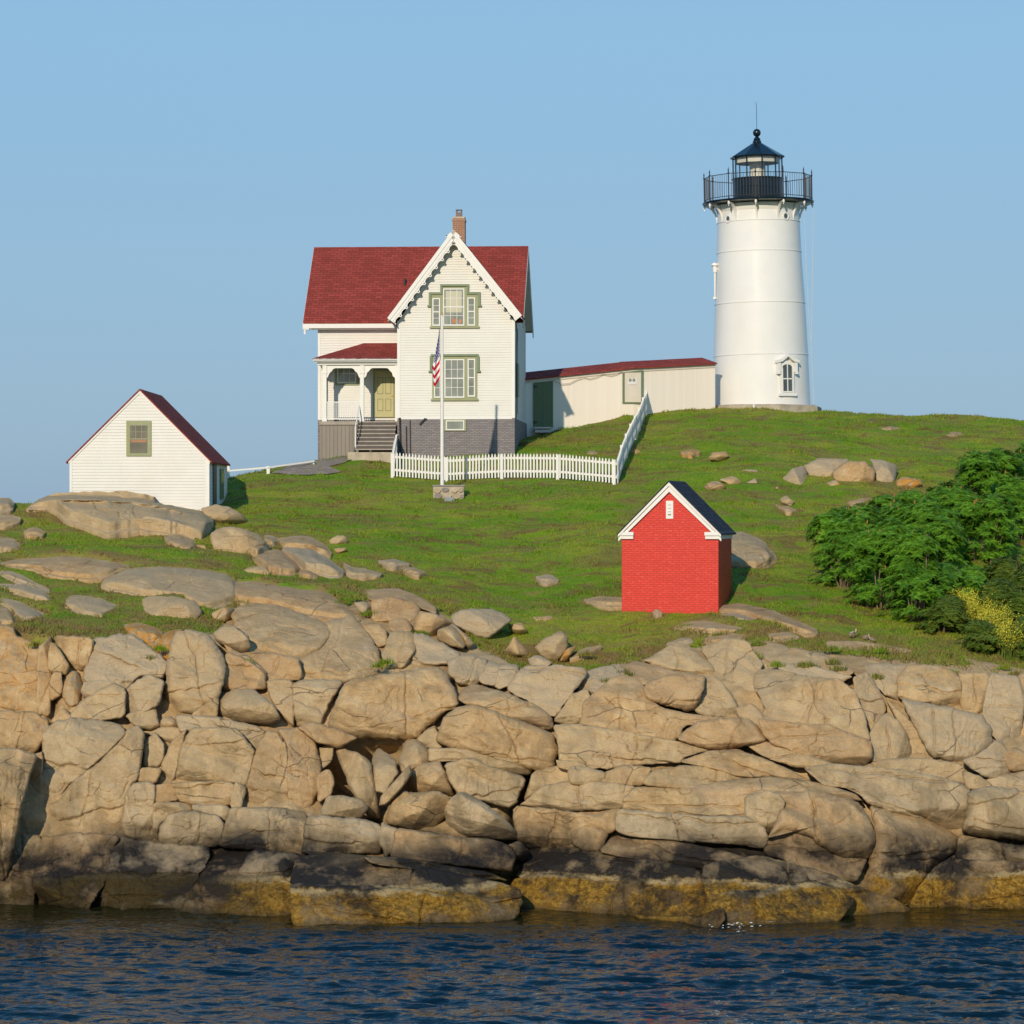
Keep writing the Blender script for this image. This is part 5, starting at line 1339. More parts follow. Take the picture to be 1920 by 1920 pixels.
mb.box(a0 - .01, a1 + .01, VR + .2, VR + .48, pw - .03, pw)
mb.build('chimney_pot', paint('clay_pot', (0.20, 0.15, 0.13), .8, .1, 4), ch)
mb = MB(); sx_ = H.u(759, VR - 1.8); sw = ridge_w - slope_m * 1.8
mb.lathe([(.045, sw - .1), (.045, sw + .28)], 12, sx_, VR - 1.8); mb.build('vent_pipe', M['iron'], house)

# windows with sidelights
def wbox(mb, x0, x1, z0, z1, y0, y1): mb.box(x0, x1, y0, y1, z0, z1)
def triple_window(xL, xR, yT, yB, cxL, cxR, cT, step):
    X0, X1 = H.u(xL), H.u(xR); Z0, Z1 = H.w(850, yB), H.w(850, yT); C0, C1 = H.u(cxL), H.u(cxR); ZC = H.w(850, cT)
    cas = MB()
    cas.box(X0 + .05, X1 - .05, -.03, .03, Z0, Z1)
    if step: cas.box(C0, C1, -.032, .03, Z1, ZC)
    cas.box(X0 + .0, X1 - .0, -.075, .02, Z0 - .07, Z0)                      # sill
    wd = cas.build('window', M['green'], house)
    hd = MB(); t = .085
    if step:
        hd.box(X0, C0 + .02, -.08, .02, Z1 - .0, Z1 + t); hd.box(C1 - .02, X1, -.08, .02, Z1, Z1 + t)
        hd.box(C0 - .07, C0 + .02, -.085, .02, Z1 + t, ZC); hd.box(C1 - .02, C1 + .07, -.085, .02, Z1 + t, ZC)
        hd.box(C0 - .07, C1 + .07, -.10, .02, ZC, ZC + t)
    else:
        hd.box(X0, X1, -.09, .02, Z1, Z1 + t)
    dropz = Z1 - (Z1 - Z0) * .34
    for (a, b) in ((X0 - .04, X0 + .055), (X1 - .055, X1 + .04)):
        hd.box(a, b, -.085, .02, dropz, Z1 + (t if step else 0) + (.0 if step else .0))
        hd.box(a - .05 if a < (X0 + X1) / 2 else a, b if a < (X0 + X1) / 2 else b + .05, -.095, .02, dropz - .06, dropz)
    hd.build('hood_mould', M['green_dark'], wd)
    return wd, X0, X1, Z0, Z1, C0, C1, ZC
def bare_sash(wd, a, b, c, d, cols, rows, y=-.035, glass='glass'):
    sash(wd, H.u(a), H.u(b), H.w(850, d), H.w(850, c), y, cols, rows, glass=glass)
wd, *_r = triple_window(806, 899, 552, 612, 829, 876, 537, True)
bare_sash(wd, 831, 871, 541, 611, 3, 4)
bare_sash(wd, 811, 825.5, 559, 611, 1, 4); bare_sash(wd, 876.5, 891, 558, 611, 1, 4)
mb = MB(); mb.box(H.u(836), H.u(866), -.045, -.0375, H.w(850, 586), H.w(850, 546)); mb.build('blind', M['curtain'], wd)
for k_, (a, b) in enumerate(((848, 851), (852, 855), (861, 865))):
    mb = MB(); mb.box(H.u(a), H.u(b), -.0445, -.0370, H.w(850, 606), H.w(850, 597 + k_)); mb.build('curtain', M['orange'], wd)
wd, *_r = triple_window(808, 897, 668, 748, 829, 876, 660, False)
bare_sash(wd, 833.5, 871, 673.5, 746, 3, 4, glass='glass')
bare_sash(wd, 814, 827, 676, 746, 1, 4); bare_sash(wd, 877, 891, 673, 744, 1, 4)
# cellar window
mb = MB(); a, b, c, d = H.u(833), H.u(874), H.w(850, 808), H.w(850, 786)
mb.box(a, b, -.05, .01, c, d); cw_ = mb.build('cellar_window', M['green'], house)
mb = MB(); mb.box(a + .07, b - .07, -.075, -.05, c + .03, c + .07); mb.box(a + .07, b - .07, -.075, -.05, d - .09, d - .05)
mb.box(a + .07, a + .11, -.075, -.05, c + .07, d - .09); mb.box(b - .11, b - .07, -.075, -.05, c + .07, d - .09); mb.build('sash', M['white_clean'], cw_)
mb = MB(); mb.box(a + .11, b - .11, -.06, -.051, c + .07, d - .09); mb.build('pane', M['glass'], cw_)
# pipes and lamp bracket on the brick base
mb = MB(); z = H.w(760, 862)
mb.tube([(H.u(750), -.05, H.w(750, 783)), (H.u(752), -.05, z)], .035)
mb.tube([(H.u(762), -.05, H.w(762, 799)), (H.u(763), -.05, z)], .022); mb.tube([(H.u(769), -.04, H.w(769, 788)), (H.u(770), -.04, z)], .018)
mb.tube([(H.u(787), -.12, H.w(787, 796)), (H.u(797), -.12, H.w(797, 785)), (H.u(800), -.05, H.w(800, 786))], .028)
mb.build('pipe', M['iron'], house)
# satellite-like bracket and cable on the shaded side wall
mb = MB(); mb.tube([(.02, .5, wE + .2), (.05, .55, wE - .6), (.03, .5, wE - 1.1), (.03, .5, wF)], .018)
mb.tube([(.03, 1.3, wE - .2), (.03, 1.3, wF + .2)], .012); mb.build('cable', M['iron'], house)
mb = MB(); mb.box(.0, .09, .7, 1.35, H.w(965, 700) - .9, H.w(965, 680)); mb.build('shutter', M['green_dark'], house)

# ---------------- porch
VP = .45
pL, pR = H.u(600, VP), uL - .01
fl = H.w(650, 790, VP); top = H.w(650, 684, VP)
mb = MB(); mb.box(pL - .03, pR, VP - .06, VM, fl - .14, fl); mb.build('porch_floor', M['step'], house)
mb = MB(); mb.box(pL, H.u(672, VP), VP, VP + .06, H.w(630, 858, VP) - .1, fl - .14); mb.box(pL, pL + .06, VP + .06, VM, H.w(630, 858, VP) - .3, fl - .14)
mb.build('porch_skirt', M['grey_boards'], house)
def post(px, name='porch_post'):
    x = H.u(px, VP + .08); mb = MB()
    mb.box(x - .075, x + .075, VP, VP + .15, fl, top - .35); mb.box(x - .095, x + .095, VP - .02, VP + .17, top - .35, top - .27); mb.box(x - .085, x + .085, VP - .01, VP + .16, top - .27, top)
    mb.box(x - .095, x + .095, VP - .02, VP + .17, fl, fl + .10)
    mb.build(name, M['white_clean'], house); return x
xa = post(609); xb = post(679); xc = H.u(741, VP + .08)
mb = MB(); mb.box(uL - .14, uL - .02, VP, VP + .15, fl, top); mb.build('porch_post', M['white_clean'], house)
mb = MB(); mb.box(pL - .05, pL + .08, VM - .22, VM - .05, fl - .1, top); mb.build('porch_post', M['white_clean'], house)
def arch(x0, x1):
    """pierced spandrel with a scalloped flat arch"""
    mb = MB(); n = 28; h0 = top + .02
    vs = []
    for i in range(n + 1):
        t = i / n; x = x0 + (x1 - x0) * t; e_ = min(t, 1 - t) * (x1 - x0)
        if e_ < .09: z = h0 - .55 + e_ * .8
        elif e_ < .22: z = h0 - .44 + .0 + math.sqrt(max(0, .13 ** 2 - (.22 - e_) ** 2)) * 1.2
        elif e_ < .38: z = h0 - .27 + math.sqrt(max(0, .16 ** 2 - (.38 - e_) ** 2)) * .75
        else: z = h0 - .15
        vs += [(x, VP + .04, h0), (x, VP + .04, z), (x, VP + .09, z), (x, VP + .09, h0)]
    fs = []
    for i in range(n):
        a = i * 4; b = a + 4; fs += [(a, a + 1, b + 1, b), (a + 1, a + 2, b + 2, b + 1), (a + 2, a + 3, b + 3, b + 2)]
    mb.add(vs, fs); mb.build('porch_arch', M['white_clean'], house)
arch(xa + .075, xb - .075); arch(xb + .075, uL - .14)
mb = MB(); pt_ = H.w(650, 672, VP - .15)
mb.box(pL - .10, pR, VP - .06, VP + .16, top, pt_ - .12); mb.box(pL - .10, pL + .1, VP + .16, VM, top, pt_ - .12)
mb.box(pL - .22, pR, VP - .20, VP - .061, pt_ - .15, pt_ - .02); mb.box(pL - .24, pR, VP - .30, VP - .20, pt_ - .09, pt_)
mb.build('porch_beam', M['white_clean'], house)
mb = MB(); mb.box(pL - .05, pR, VP + .16, VM, top + .05, top + .09); mb.build('porch_ceiling', M['cream'], house)
hipu = H.u(683, VM); hw = H.w(700, 643, VM)
mb = MB()
a = (pL - .26, VP - .30, pt_); b = (pR, VP - .30, pt_); c = (pR, VM + .02, hw); d = (hipu, VM + .02, hw); e = (pL - .26, VM + .02, pt_)
mb.add([a, b, c, d, e, (a[0], a[1], a[2] - .05), (b[0], b[1], b[2] - .05), (c[0], c[1], c[2] - .05), (e[0], e[1], e[2] - .05)],
       [(0, 1, 2, 3), (0, 3, 4), (0, 5, 6, 1), (0, 4, 8, 5), (5, 8, 7, 6), (4, 3, 2, 7, 8)])
mb.build('porch_roof', M['roof_x'], house)
# railing
mb = MB(); r0, r1 = xa + .075, xb - .075; hz = H.w(640, 753, VP)
mb.box(r0, r1, VP + .05, VP + .10, hz - .04, hz); mb.box(r0, r1, VP + .05, VP + .10, fl + .08, fl + .12)
n = 18
for i in range(n):
    x = r0 + (r1 - r0) * (i + .5) / n; mb.box(x - .013, x + .013, VP + .062, VP + .088, fl + .12, hz - .04)
mb.build('porch_railing', M['white_clean'], house)
# steps
s0, s1 = H.u(672, VP - .3), uL - .06
nst = 8; gz0 = H.w(700, 849, VP - 1.6); rise = (fl - gz0) / nst
for i in range(1, nst):
    zt = fl - rise * i; vv = VP - .06 - .20 * i
    mb = MB(); mb.box(s0, s1, vv - .02, vv + .22, zt - .045, zt); st = mb.build('step', M['step'], house)
    mb = MB(); mb.box(s0 + .02, s1 - .02, vv + .175, vv + .195, zt, zt + rise - .046); mb.build('riser', M['step_dark'], st)
mb = MB(); mb.box(s0 - .25, s1, VP - .20 * nst - .2, VP - .20 * nst + .3, gz0 - .7, gz0 + .02); mb.build('step_slab', M['concrete'], house)
mb = MB(); y0_ = VP - .05; y1_ = VP - .20 * 6.5
mb.tube([(s0, y0_, fl + .62), (s0, y1_ , fl - rise * 6.3 + .75)], .025); mb.tube([(s0, y1_, fl - rise * 6.3 + .75), (s0, y1_, fl - rise * 6.9)], .03)
mb.build('handrail', M['white_clean'], house)
mb = MB(); mb.hexa([(s0 - .04, VP - .07, fl - .2), (s0, VP - .07, fl - .2), (s0, VP - .20 * nst, gz0 - .3), (s0 - .04, VP - .20 * nst, gz0 - .3),
                    (s0 - .04, VP - .07, fl), (s0, VP - .07, fl), (s0, VP - .20 * nst, gz0), (s0 - .04, VP - .20 * nst, gz0)]); mb.build('stringer', M['step_dark'], house)
# front door
a, b = H.u(700, VM), H.u(740, VM); dw = H.w(720, 783, VM); dt = H.w(720, 695, VM)
mb = MB(); mb.box(a, b, VM - .05, VM + .02, dw, dt + .25); frame = mb.build('door_frame', M['green'], house)
da, db = H.u(704, VM), H.u(738, VM)
mb = MB(); mb.box(da, db, VM - .085, VM - .052, dw + .02, dt); door = mb.build('front_door', M['door_green'], house)
w_ = (db - da)
mb = MB(); gr = MB()
for (fx0, fx1) in ((.12, .44), (.56, .88)):
    for (fz0, fz1) in ((.14, .40), (.50, .86)):
        x0, x1 = da + w_ * fx0, da + w_ * fx1; z0, z1 = dw + (dt - dw) * fz0, dw + (dt - dw) * fz1
        gr.box(x0, x1, VM - .0875, VM - .086, z0, z1); mb.box(x0 + .022, x1 - .022, VM - .096, VM - .088, z0 + .022, z1 - .022)
gr.build('groove', M['groove_dark'], door); mb.build('panel', M['door_green'], door)
mb = MB(); mb.lathe([(.03, 0), (.035, .02), (.02, .05)], 12); kb = mb.build('knob', M['gold'], door); kb.location = (db - .06, VM - .09, dw + (dt - dw) * .46); kb.rotation_euler = (R(90), 0, 0)
for (fx0, fx1) in ((.12, .42), (.58, .88)):
    mb = MB(); mb.box(da + w_ * fx0, da + w_ * fx1, VM - .09, VM - .052, dt + .06, dt + .18); mb.build('transom_pane', M['glass'], frame)
# porch window
a, b = H.u(628, VM), H.u(673, VM); c, d = H.w(650, 722, VM), H.w(650, 680, VM)
mb = MB(); mb.box(a, b, VM - .04, VM + .02, c, d); pwn = mb.build('window', M['green'], house)
sash(pwn, a + .1, b - .1, c + .07, d - .06, VM - .042, 3, 2, meet=False, glass='glass')

# ================================================================== covered passage to the tower
def passage():
    P0 = w3(973, 816, 130.6)
    root = empty('covered_passage', P0)
    tag(root, 'long low white covered passage with red roof linking house and lighthouse', 'passage')
    def rel(px, py, Y): p = w3(px, py, Y); return Vector((p[0] - P0[0], p[1] - P0[1], p[2] - P0[2]))
    T0, T1, T2 = rel(973, 713, 130.6), rel(1187, 690, 132.6), rel(1341, 682, 134.8)
    B0, B1, B2 = [Vector((t.x, t.y, gz(t.x + P0[0], t.y + P0[1]) - P0[2] - .8)) for t in (T0, T1, T2)]
    def nrm(a, b): d = (b - a).normalized(); return Vector((-d.y, d.x, 0)).normalized()
    n0, n1 = nrm(T0, T1), nrm(T1, T2); D = 2.0
    m = MB()
    for (ta, tb, ba, bb, n) in ((T0, T1, B0, B1, n0), (T1, T2, B1, B2, n1)):
        m.hexa([ba, bb, bb + n * D, ba + n * D, ta, tb, tb + n * D, ta + n * D])
    m.build('wall', M['pale_wall'], root)
    r = MB(); up = Vector((0, 0, 1))
    for (ta, tb, n) in ((T0, T1, n0), (T1, T2, n1)):
        a, b = ta - n * .16 + up * .03, tb - n * .16 + up * .03; ra, rb = ta + n * D / 2 + up * .31, tb + n * D / 2 + up * .31; ca, cb = ta + n * (D + .16) + up * .03, tb + n * (D + .16) + up * .03
        t = up * .06
        r.hexa([a - t, b - t, rb - t, ra - t, a, b, rb, ra]); r.hexa([ra - t, rb - t, cb - t, ca - t, ra, rb, cb, ca])
    r.build('roof', M['roof_x'], root)
    e = MB()
    for (ta, tb, n) in ((T0, T1, n0), (T1, T2, n1)):
        a, b = ta - n * .04, tb - n * .04
        e.hexa([a - up * .16, b - up * .16, b + n * .04 - up * .16, a + n * .04 - up * .16, a - up * .02, b - up * .02, b + n * .04 - up * .02, a + n * .04 - up * .02])
    e.build('eave_board', M['cream'], root)
    d0 = (T1 - T0).normalized()
    def on(px, py, off):      # point on the first wall seen at px, py
        k = (px - 960) / F; A = Vector(P0) + T0 - n0 * off; dd = Vector((d0.x, d0.y, 0))
        t = (k * A.y - A.x) / (dd.x - k * dd.y); q = A + dd * t
        return Vector((q.x - P0[0], q.y - P0[1], CH - (py - HORIZ) * q.y / F - P0[2]))
    def plate(mb, x0, x1, y0, y1, o0, o1, y0r=None, y1r=None):
        y0r = y0 if y0r is None else y0r; y1r = y1 if y1r is None else y1r
        mb.hexa([on(x0, y1, o1), on(x1, y1r, o1), on(x1, y1r, o0), on(x0, y1, o0), on(x0, y0, o1), on(x1, y0r, o1), on(x1, y0r, o0), on(x0, y0, o0)])
    m = MB(); plate(m, 1000, 1037, 718, 800, 0.0, .05, 714, 801); dr = m.build('side_door', M['green_boards'], root)
    for y in (725, 792):
        m = MB(); plate(m, 1001, 1008, y - 1, y + 1, .05, .065); plate(m, 1001, 1003, y - 3, y + 3, .05, .07); m.build('hinge', M['iron'], dr)
    m = MB(); plate(m, 1001, 1034, 800.5, 803.5, .0, .35); plate(m, 1003, 1032, 806, 811, .0, .4); m.build('door_step', M['cream'], root)
    m = MB(); plate(m, 1167, 1206, 698, 757, .0, .04, 694, 757); wdw = m.build('window', M['green_dark'], root)
    m = MB(); plate(m, 1171.5, 1202, 699, 754, .04, .055, 698.5, 754); m.build('panel', M['cream'], wdw)
    m = MB(); plate(m, 1178, 1194, 709.5, 721, .055, .075); m.build('board', M['white_clean'], wdw)
    for cxx in (1181.5, 1188.5):
        m = MB(); q = on(cxx, 712.5, .078)
        pts = [q + Vector((d0.x, d0.y, 0)) * (.055 * math.cos(a)) + up * (.055 * math.sin(a)) for a in np.linspace(0, 2 * math.pi, 17)]
        m.tube(pts, .013, 6); m.tube([q + n0 * .0, q + n0 * -.02], .02, 8)
        m.build('porthole', M['iron'], wdw)
    # sagging light garland under the eave
    m = MB(); knots = [(1037, 714), (1052, 721), (1067, 720), (1080, 713), (1095, 708), (1105, 711), (1118, 708), (1131, 702), (1145, 705), (1156, 702), (1166, 697)]
    m.tube([on(x, y - 1, .10) for x, y in knots], .010, 5)
    m.build('light_garland', M['wire_dark'], root)
    m = MB()
    for t in np.linspace(0, 10, 41):
        i = int(min(9, t)); f_ = t - i; x = knots[i][0] * (1 - f_) + knots[i + 1][0] * f_; y = knots[i][1] * (1 - f_) + knots[i + 1][1] * f_
        q = on(x, y - .4, .10); m.lathe([(.0, q.z - .03), (.016, q.z - .015), (.0, q.z)], 6, q.x, q.y, caps=False)
    m.build('bulb', M['wire_dark'], root)
    return root
passage()

# ================================================================== lighthouse
TY = 140.0
TD = 137.0      # distance of the tower axis; its parts are measured at 140 m and scaled
tb = w3(1428.5, 763, TD)
tower = empty('lighthouse', tb, 0, -R(1.05)); tower.scale = (TD / TY,) * 3
tag(tower, 'tall white lighthouse tower with black railed gallery and black lantern', 'lighthouse')
S_ = TY / F
prof = [(2.19, -.5), (2.19, 0), (2.165, 1.0), (2.13, 2.33)]
def th(py): return (763 - py) * S_
seams = [th(667), th(570), th(474), th(417.5)]
RT = [(th(763), 2.19), (th(667), 2.125), (th(570), 2.03), (th(474), 1.90), (th(417.5), 1.86), (th(386), 1.84)]
def rad(z): return float(np.interp(z, [a for a, _ in RT], [b for _, b in RT]))
z = -.5; prof = [(2.19, -.5)]
lv = sorted(list(np.linspace(0, th(386), 40)) + seams)
for q in lv:
    prof.append((rad(q), q))
mb = MB(); mb.lathe(prof, 128); mb.build('tower_shell', M['tower'], tower, smooth=True)
for q in seams:
    mb = MB(); r = rad(q); mb.lathe([(r - .01, q - .035), (r + .022, q - .03), (r + .024, q + .0), (r + .004, q + .016), (r - .01, q + .02)], 128, caps=False); mb.build('seam_band', M['tower'], tower, smooth=True)
# gallery deck
zd = th(381)
mb = MB(); mb.lathe([(1.8, zd - .10), (2.42, zd - .06), (2.50, zd - .04), (2.52, zd + .02), (2.48, zd + .05), (1.0, zd + .05)], 96); mb.build('gallery_deck', M['black'], tower, smooth=True)
mb = MB(); mb.lathe([(rad(zd - .35) + .01, zd - .42), (rad(zd - .3) + .06, zd - .3), (rad(zd) + .1, zd - .12)], 96, caps=False); mb.build('cornice', M['tower'], tower, smooth=True)
# brackets with drop finials
A0 = R(-7)
rt = rad(zd - .6)
for k in range(12):
    a = A0 + k * 2 * math.pi / 12
    mb = MB(); n = 12; vs = []
    for i in range(n + 1):
        t = i / n * math.pi / 2
        ro = rt + .02 + (2.44 - rt - .02) * (1 - math.cos(t)); zo = zd - .92 + (.80) * math.sin(t)
        ri = rt + .01 + (2.38 - rt) * (1 - math.cos(t)) * .90 - .03; zi = min(zd - .11, zo + .07 + .05 * math.cos(t))
        for (rr_, zz_) in ((ro, zo), (ri, zi)):
            for s in (-.045, .045): vs.append((rr_, s, zz_))
    fs = []
    for i in range(n):
        p = i * 4; q = p + 4
        fs += [(p, q, q + 1, p + 1), (p + 2, p + 3, q + 3, q + 2), (p, p + 2, q + 2, q), (p + 1, q + 1, q + 3, p + 3)]
    mb.add(vs, fs)
    mb.lathe([(.0, zd - .30), (.02, zd - .27), (.015, zd - .23), (.05, zd - .19), (.055, zd - .13), (.04, zd - .06)], 10, 2.43, 0)
    o = mb.build('bracket', M['tower'], tower); o.rotation_euler = (0, 0, a - math.pi / 2)
# railing
RR = 2.42; hz = 1.18
for k in range(12):
    a = A0 + k * 2 * math.pi / 12 - math.pi / 2
    mb = MB(); x, y = RR * math.cos(a), RR * math.sin(a)
    mb.tube([(x, y, zd), (x, y, zd + hz + .08)], .026, 8)
    mb.lathe([(.026, zd + hz - .04), (.045, zd + hz), (.026, zd + hz + .04), (.018, zd + hz + .09), (.033, zd + hz + .13), (.004, zd + hz + .27)], 8, x, y)
    mb.lathe([(.035, zd + .04), (.035, zd + .12)], 8, x, y)
    mb.build('rail_post', M['rail_metal'], tower)
for hh in (hz - .02, .16):
    mb = MB(); mb.tube([(RR * math.cos(A0 + i * math.pi / 6 - math.pi / 2), RR * math.sin(A0 + i * math.pi / 6 - math.pi / 2), zd + hh) for i in range(13)], .018, 6); mb.build('handrail', M['rail_metal'], tower)
bal = None
for k in range(12):
    a0 = A0 + k * math.pi / 6 - math.pi / 2; a1 = a0 + math.pi / 6
    p, q = Vector((RR * math.cos(a0), RR * math.sin(a0), 0)), Vector((RR * math.cos(a1), RR * math.sin(a1), 0))
    mb = MB()
    for i in range(1, 9):
        c = p.lerp(q, i / 9); mb.tube([(c.x, c.y, zd + .16), (c.x, c.y, zd + hz - .02)], .0095, 5)
    mb.build('baluster', M['rail_metal'], tower)
# lantern
R0 = 1.14; zl0 = zd + .05; zl1 = th(335); zl2 = th(296)
mb = MB(); mb.lathe([(R0 - .02, zl0), (R0, zl0 + .02), (R0, zl1 - .05), (R0 + .04, zl1 - .04), (R0 + .04, zl1), (R0 - .05, zl1 + .01)], 96); mb.build('lantern_drum', M['black'], tower, smooth=True)
AL = R(6) - math.pi / 2
mb = MB()
def ring10(r): return [(r * math.cos(AL + i * math.pi / 5), r * math.sin(AL + i * math.pi / 5)) for i in range(11)]
for i in range(10):
    x, y = ring10(R0 - .03)[i]; o = MB(); o.tube([(x, y, zl1), (x, y, zl2)], .032, 6); o.build('mullion', M['black'], tower)
g = MB(); pr = ring10(R0 - .05)
for i in range(10):
    (x0, y0), (x1, y1) = pr[i], pr[i + 1]; g.add([(x0, y0, zl1), (x1, y1, zl1), (x1, y1, zl2), (x0, y0, zl2)], [(0, 1, 2, 3)])
g.build('lantern_glass', M['clear'], tower)
g = MB(); g.lathe([(R0 - .14, zl2 - .26), (R0 - .13, zl2 - .255), (R0 - .12, zl2)], 10, ang0=AL, caps=False); g.build('lantern_lining', M['cream'], tower)
g = MB(); g.lathe([(.36, zl1 - .1), (.36, zl2 - .02)], 10, ang0=AL); g.lathe([(.42, zl1 + .0), (.42, zl1 + .08)], 24); g.build('lens_housing', M['cream'], tower)
zr = th(268); Rr = 1.22
g = MB(); g.lathe([(R0 - .1, zl2), (Rr, zl2 - .02), (Rr + .02, zl2 + .04), (.20, zr), (.18, zr + .02)], 10, ang0=AL); g.build('lantern_roof', M['black'], tower)
g = MB()
zb = th(249)
g.lathe([(.19, zr - .02), (.20, zr + .06), (.15, zr + .12), (.165, zr + .16), (.12, zr + .22), (.07, zb - .17)] + [(max(.005, .18 * math.sin(t)), zb - .18 * math.cos(t)) for t in np.linspace(.35, math.pi - .1, 12)], 32)
g.build('ball_finial', M['black'], tower, smooth=True)
g = MB(); g.tube([(0, 0, zb + .15), (0, 0, th(198))], .012, 6); g.tube([(0, 0, th(199)), (-.05, 0, th(191))], .006, 5); g.tube([(0, 0, th(199)), (.04, 0, th(190.5))], .006, 5); g.build('lightning_rod', M['rail_metal'], tower)
# portholes
for px_, py_ in ((1361, 414), (1470, 412)):
    zz = th(py_); ang = math.asin(max(-1, min(1, (px_ - 1423) / 79.5)))
    o = MB(); rr_ = rad(zz)
    o.lathe([(.19, 0), (.19, .03), (.155, .045), (.12, .03), (.10, -.03)], 24, caps=False)
    ob = o.build('porthole', M['tower'], tower, smooth=True)
    ob.location = (math.sin(ang) * rr_, -math.cos(ang) * rr_, zz); ob.rotation_euler = (R(90), 0, ang)
    o = MB(); o.lathe([(.0, .012), (.105, .012)], 20, caps=False); gp = o.build('pane', M['glass_dark'], ob)
# ground-floor window, built facing -y then turned round the axis
ang = R(26.5); zw0, zw1, zt = th(741), th(688), th(676)
rw_ = rad(zw0) ; yf = -rw_ - .015
def seg_arch(x, hw, zs, rise): return zs + rise * math.sqrt(max(0, 1 - (x / hw) ** 2))
o = MB()
# outer casing with pediment
o.box(-.44, .44, yf - .10, yf + .30, zw0 - .13, zw0 - .02)
casing = [(-.36, zw0 - .02), (.36, zw0 - .02), (.36, zw1 - .12), (.30, zw1 + .03), (.18, zw1 + .13), (0, zw1 + .17), (-.18, zw1 + .13), (-.30, zw1 + .03), (-.36, zw1 - .12)]
o.prism_y(casing, yf - .04, yf + .30)
hood = [(-.56, zt - .22), (-.30, zt - .16), (0, zt + .06), (.30, zt - .16), (.56, zt - .22), (.56, zt - .10), (.30, zt - .03), (0, zt + .18), (-.30, zt - .03), (-.56, zt - .10)]
o.prism_y(hood, yf - .17, yf + .25)
for s in (-1, 1): o.box(min(s * .50, s * .37), max(s * .50, s * .37), yf - .12, yf + .2, zt - .62, zt - .2)
for s in (-1, 1): o.box(min(s * .52, s * .40), max(s * .52, s * .40), yf - .14, yf + .2, zt - .72, zt - .62)
wn_o = o.build('window', M['tower'], tower); wn_o.rotation_euler = (0, 0, ang)
o = MB(); pts = [(-.24, zw0 + .08)] + [(.24, zw0 + .08)] + [(x, seg_arch(x, .26, zw1 - .16, .17)) for x in np.linspace(.24, -.24, 13)]
o.prism_y(pts, yf - .05, yf - .041); o.build('pane', M['glass_dark'], wn_o)
o = MB(); o.box(-.022, .022, yf - .07, yf - .05, zw0 + .08, zw1 + .01); zm = (zw0 + zw1) / 2
o.box(-.25, .25, yf - .072, yf - .05, zm - .025, zm + .025); o.box(-.27, .27, yf - .072, yf - .05, zw0 + .03, zw0 + .085)
for s in (-1, 1): o.box(min(s * .275, s * .235), max(s * .275, s * .235), yf - .072, yf - .05, zw0 + .08, zw1 - .14)
o.build('sash', M['white_clean'], wn_o)
# lamp and conduit on the west side
zz0, zz1 = th(560), th(493)
o = MB(); x = -rad(zz1) - .10
o.lathe([(.09, zz1 - .42), (.10, zz1 - .15), (.17, zz1 - .10), (.16, zz1 - .02), (.05, zz1 + .03)], 16, x, -.3)
o.tube([(x, -.3, zz1 - .4), (x - .02, -.3, zz0 + .08)], .05, 10, .035); o.box(x - .11, x + .02, -.36, -.24, zz0, zz0 + .09)
o.box(x, x + .3, -.33, -.27, zz1 - .3, zz1 - .22); o.box(x, x + .4, -.33, -.27, zz0 + .02, zz0 + .07)
o.build('side_lamp', M['tower'], tower)
# cables that run down from the gallery
o = MB()
def tw(px, py, dY=-1.0):
    p = w3(px, py, TY + dY); v = Vector(p) - Vector(w3(1428.5, 763, TY)); a = R(1.05)
    return Vector((v.x * math.cos(a) + v.z * math.sin(a), v.y, -v.x * math.sin(a) + v.z * math.cos(a)))
o.tube([tw(1525, 390), tw(1523, 560), tw(1521, 650), tw(1524, 700), tw(1526, 757)], .012, 5)
o.tube([tw(1508, 395), tw(1511, 480), tw(1515, 560), tw(1520, 640)], .009, 5)
o.build('cable', M['wire'], tower)
# concrete footing (its own thing: a flat apron the tower stands on)
p0 = w3(1430, 766, TY - .5)
apron = MB(); apron.lathe([(2.75, -1.0), (2.75, .0), (2.6, .06)], 8, ang0=R(12)); ap = apron.build('tower_footing', M['concrete'], None)
ap.location = (tb[0], tb[1], tb[2] - .02); ap.parent = None
tag(ap, 'worn concrete footing slab around the base of the lighthouse', 'footing')
o = MB(); q = w3(1413.5, 768, TY - 2.9); o.tube([(0, 0, -.3), (0, 0, .26)], .045, 10); q = w3(1413.5, 768, TD - 2.9); pipe = o.build('standpipe', M['white_clean']); pipe.location = q
tag(pipe, 'short white standpipe in the grass before the lighthouse footing', 'pipe')

# ================================================================== white shed on the rock
Sh = Frame(131, 925, 109.6, 0.6)
shed = Sh.root('white_shed')
tag(shed, 'plain white clapboard shed with steep red roof and one green-framed window', 'shed')
sw_, sd = Sh.u(391), 6.3
ez = Sh.w(391, 862); au, az = Sh.uw(262, 731)
b0 = -1.2
mb = MB(); mb.prism_y([(0, b0), (sw_, b0), (sw_, ez), (au, az), (0, ez)], .03, sd)
clap_front(mb, [(.07, b0), (sw_ - .08, b0), (sw_ - .08, ez + .04), (au, az - .03), (.07, ez + .04)], .03, pitch=.108)
clap_side(mb, sw_, .05, sd, b0, ez, pitch=.14)
mb.build('wall', M['white'], shed)
mb = MB(); mb.box(-.012, .075, .0, .08, b0, ez); mb.box(sw_ - .085, sw_ + .028, .0, .08, b0, ez)
for (x0, z0, x1, z1) in ((0 - .05, ez - .04, au, az), (sw_ + .05, ez - .04, au, az)):
    mb.hexa([(x0, -.015, z0 - .10), (x1, -.015, z1 - .12), (x1, .03, z1 - .12), (x0, .03, z0 - .10), (x0, -.015, z0), (x1, -.015, z1), (x1, .03, z1), (x0, .03, z0)])
mb.build('trim', M['white_clean'], shed)
mb = MB()
t = .06
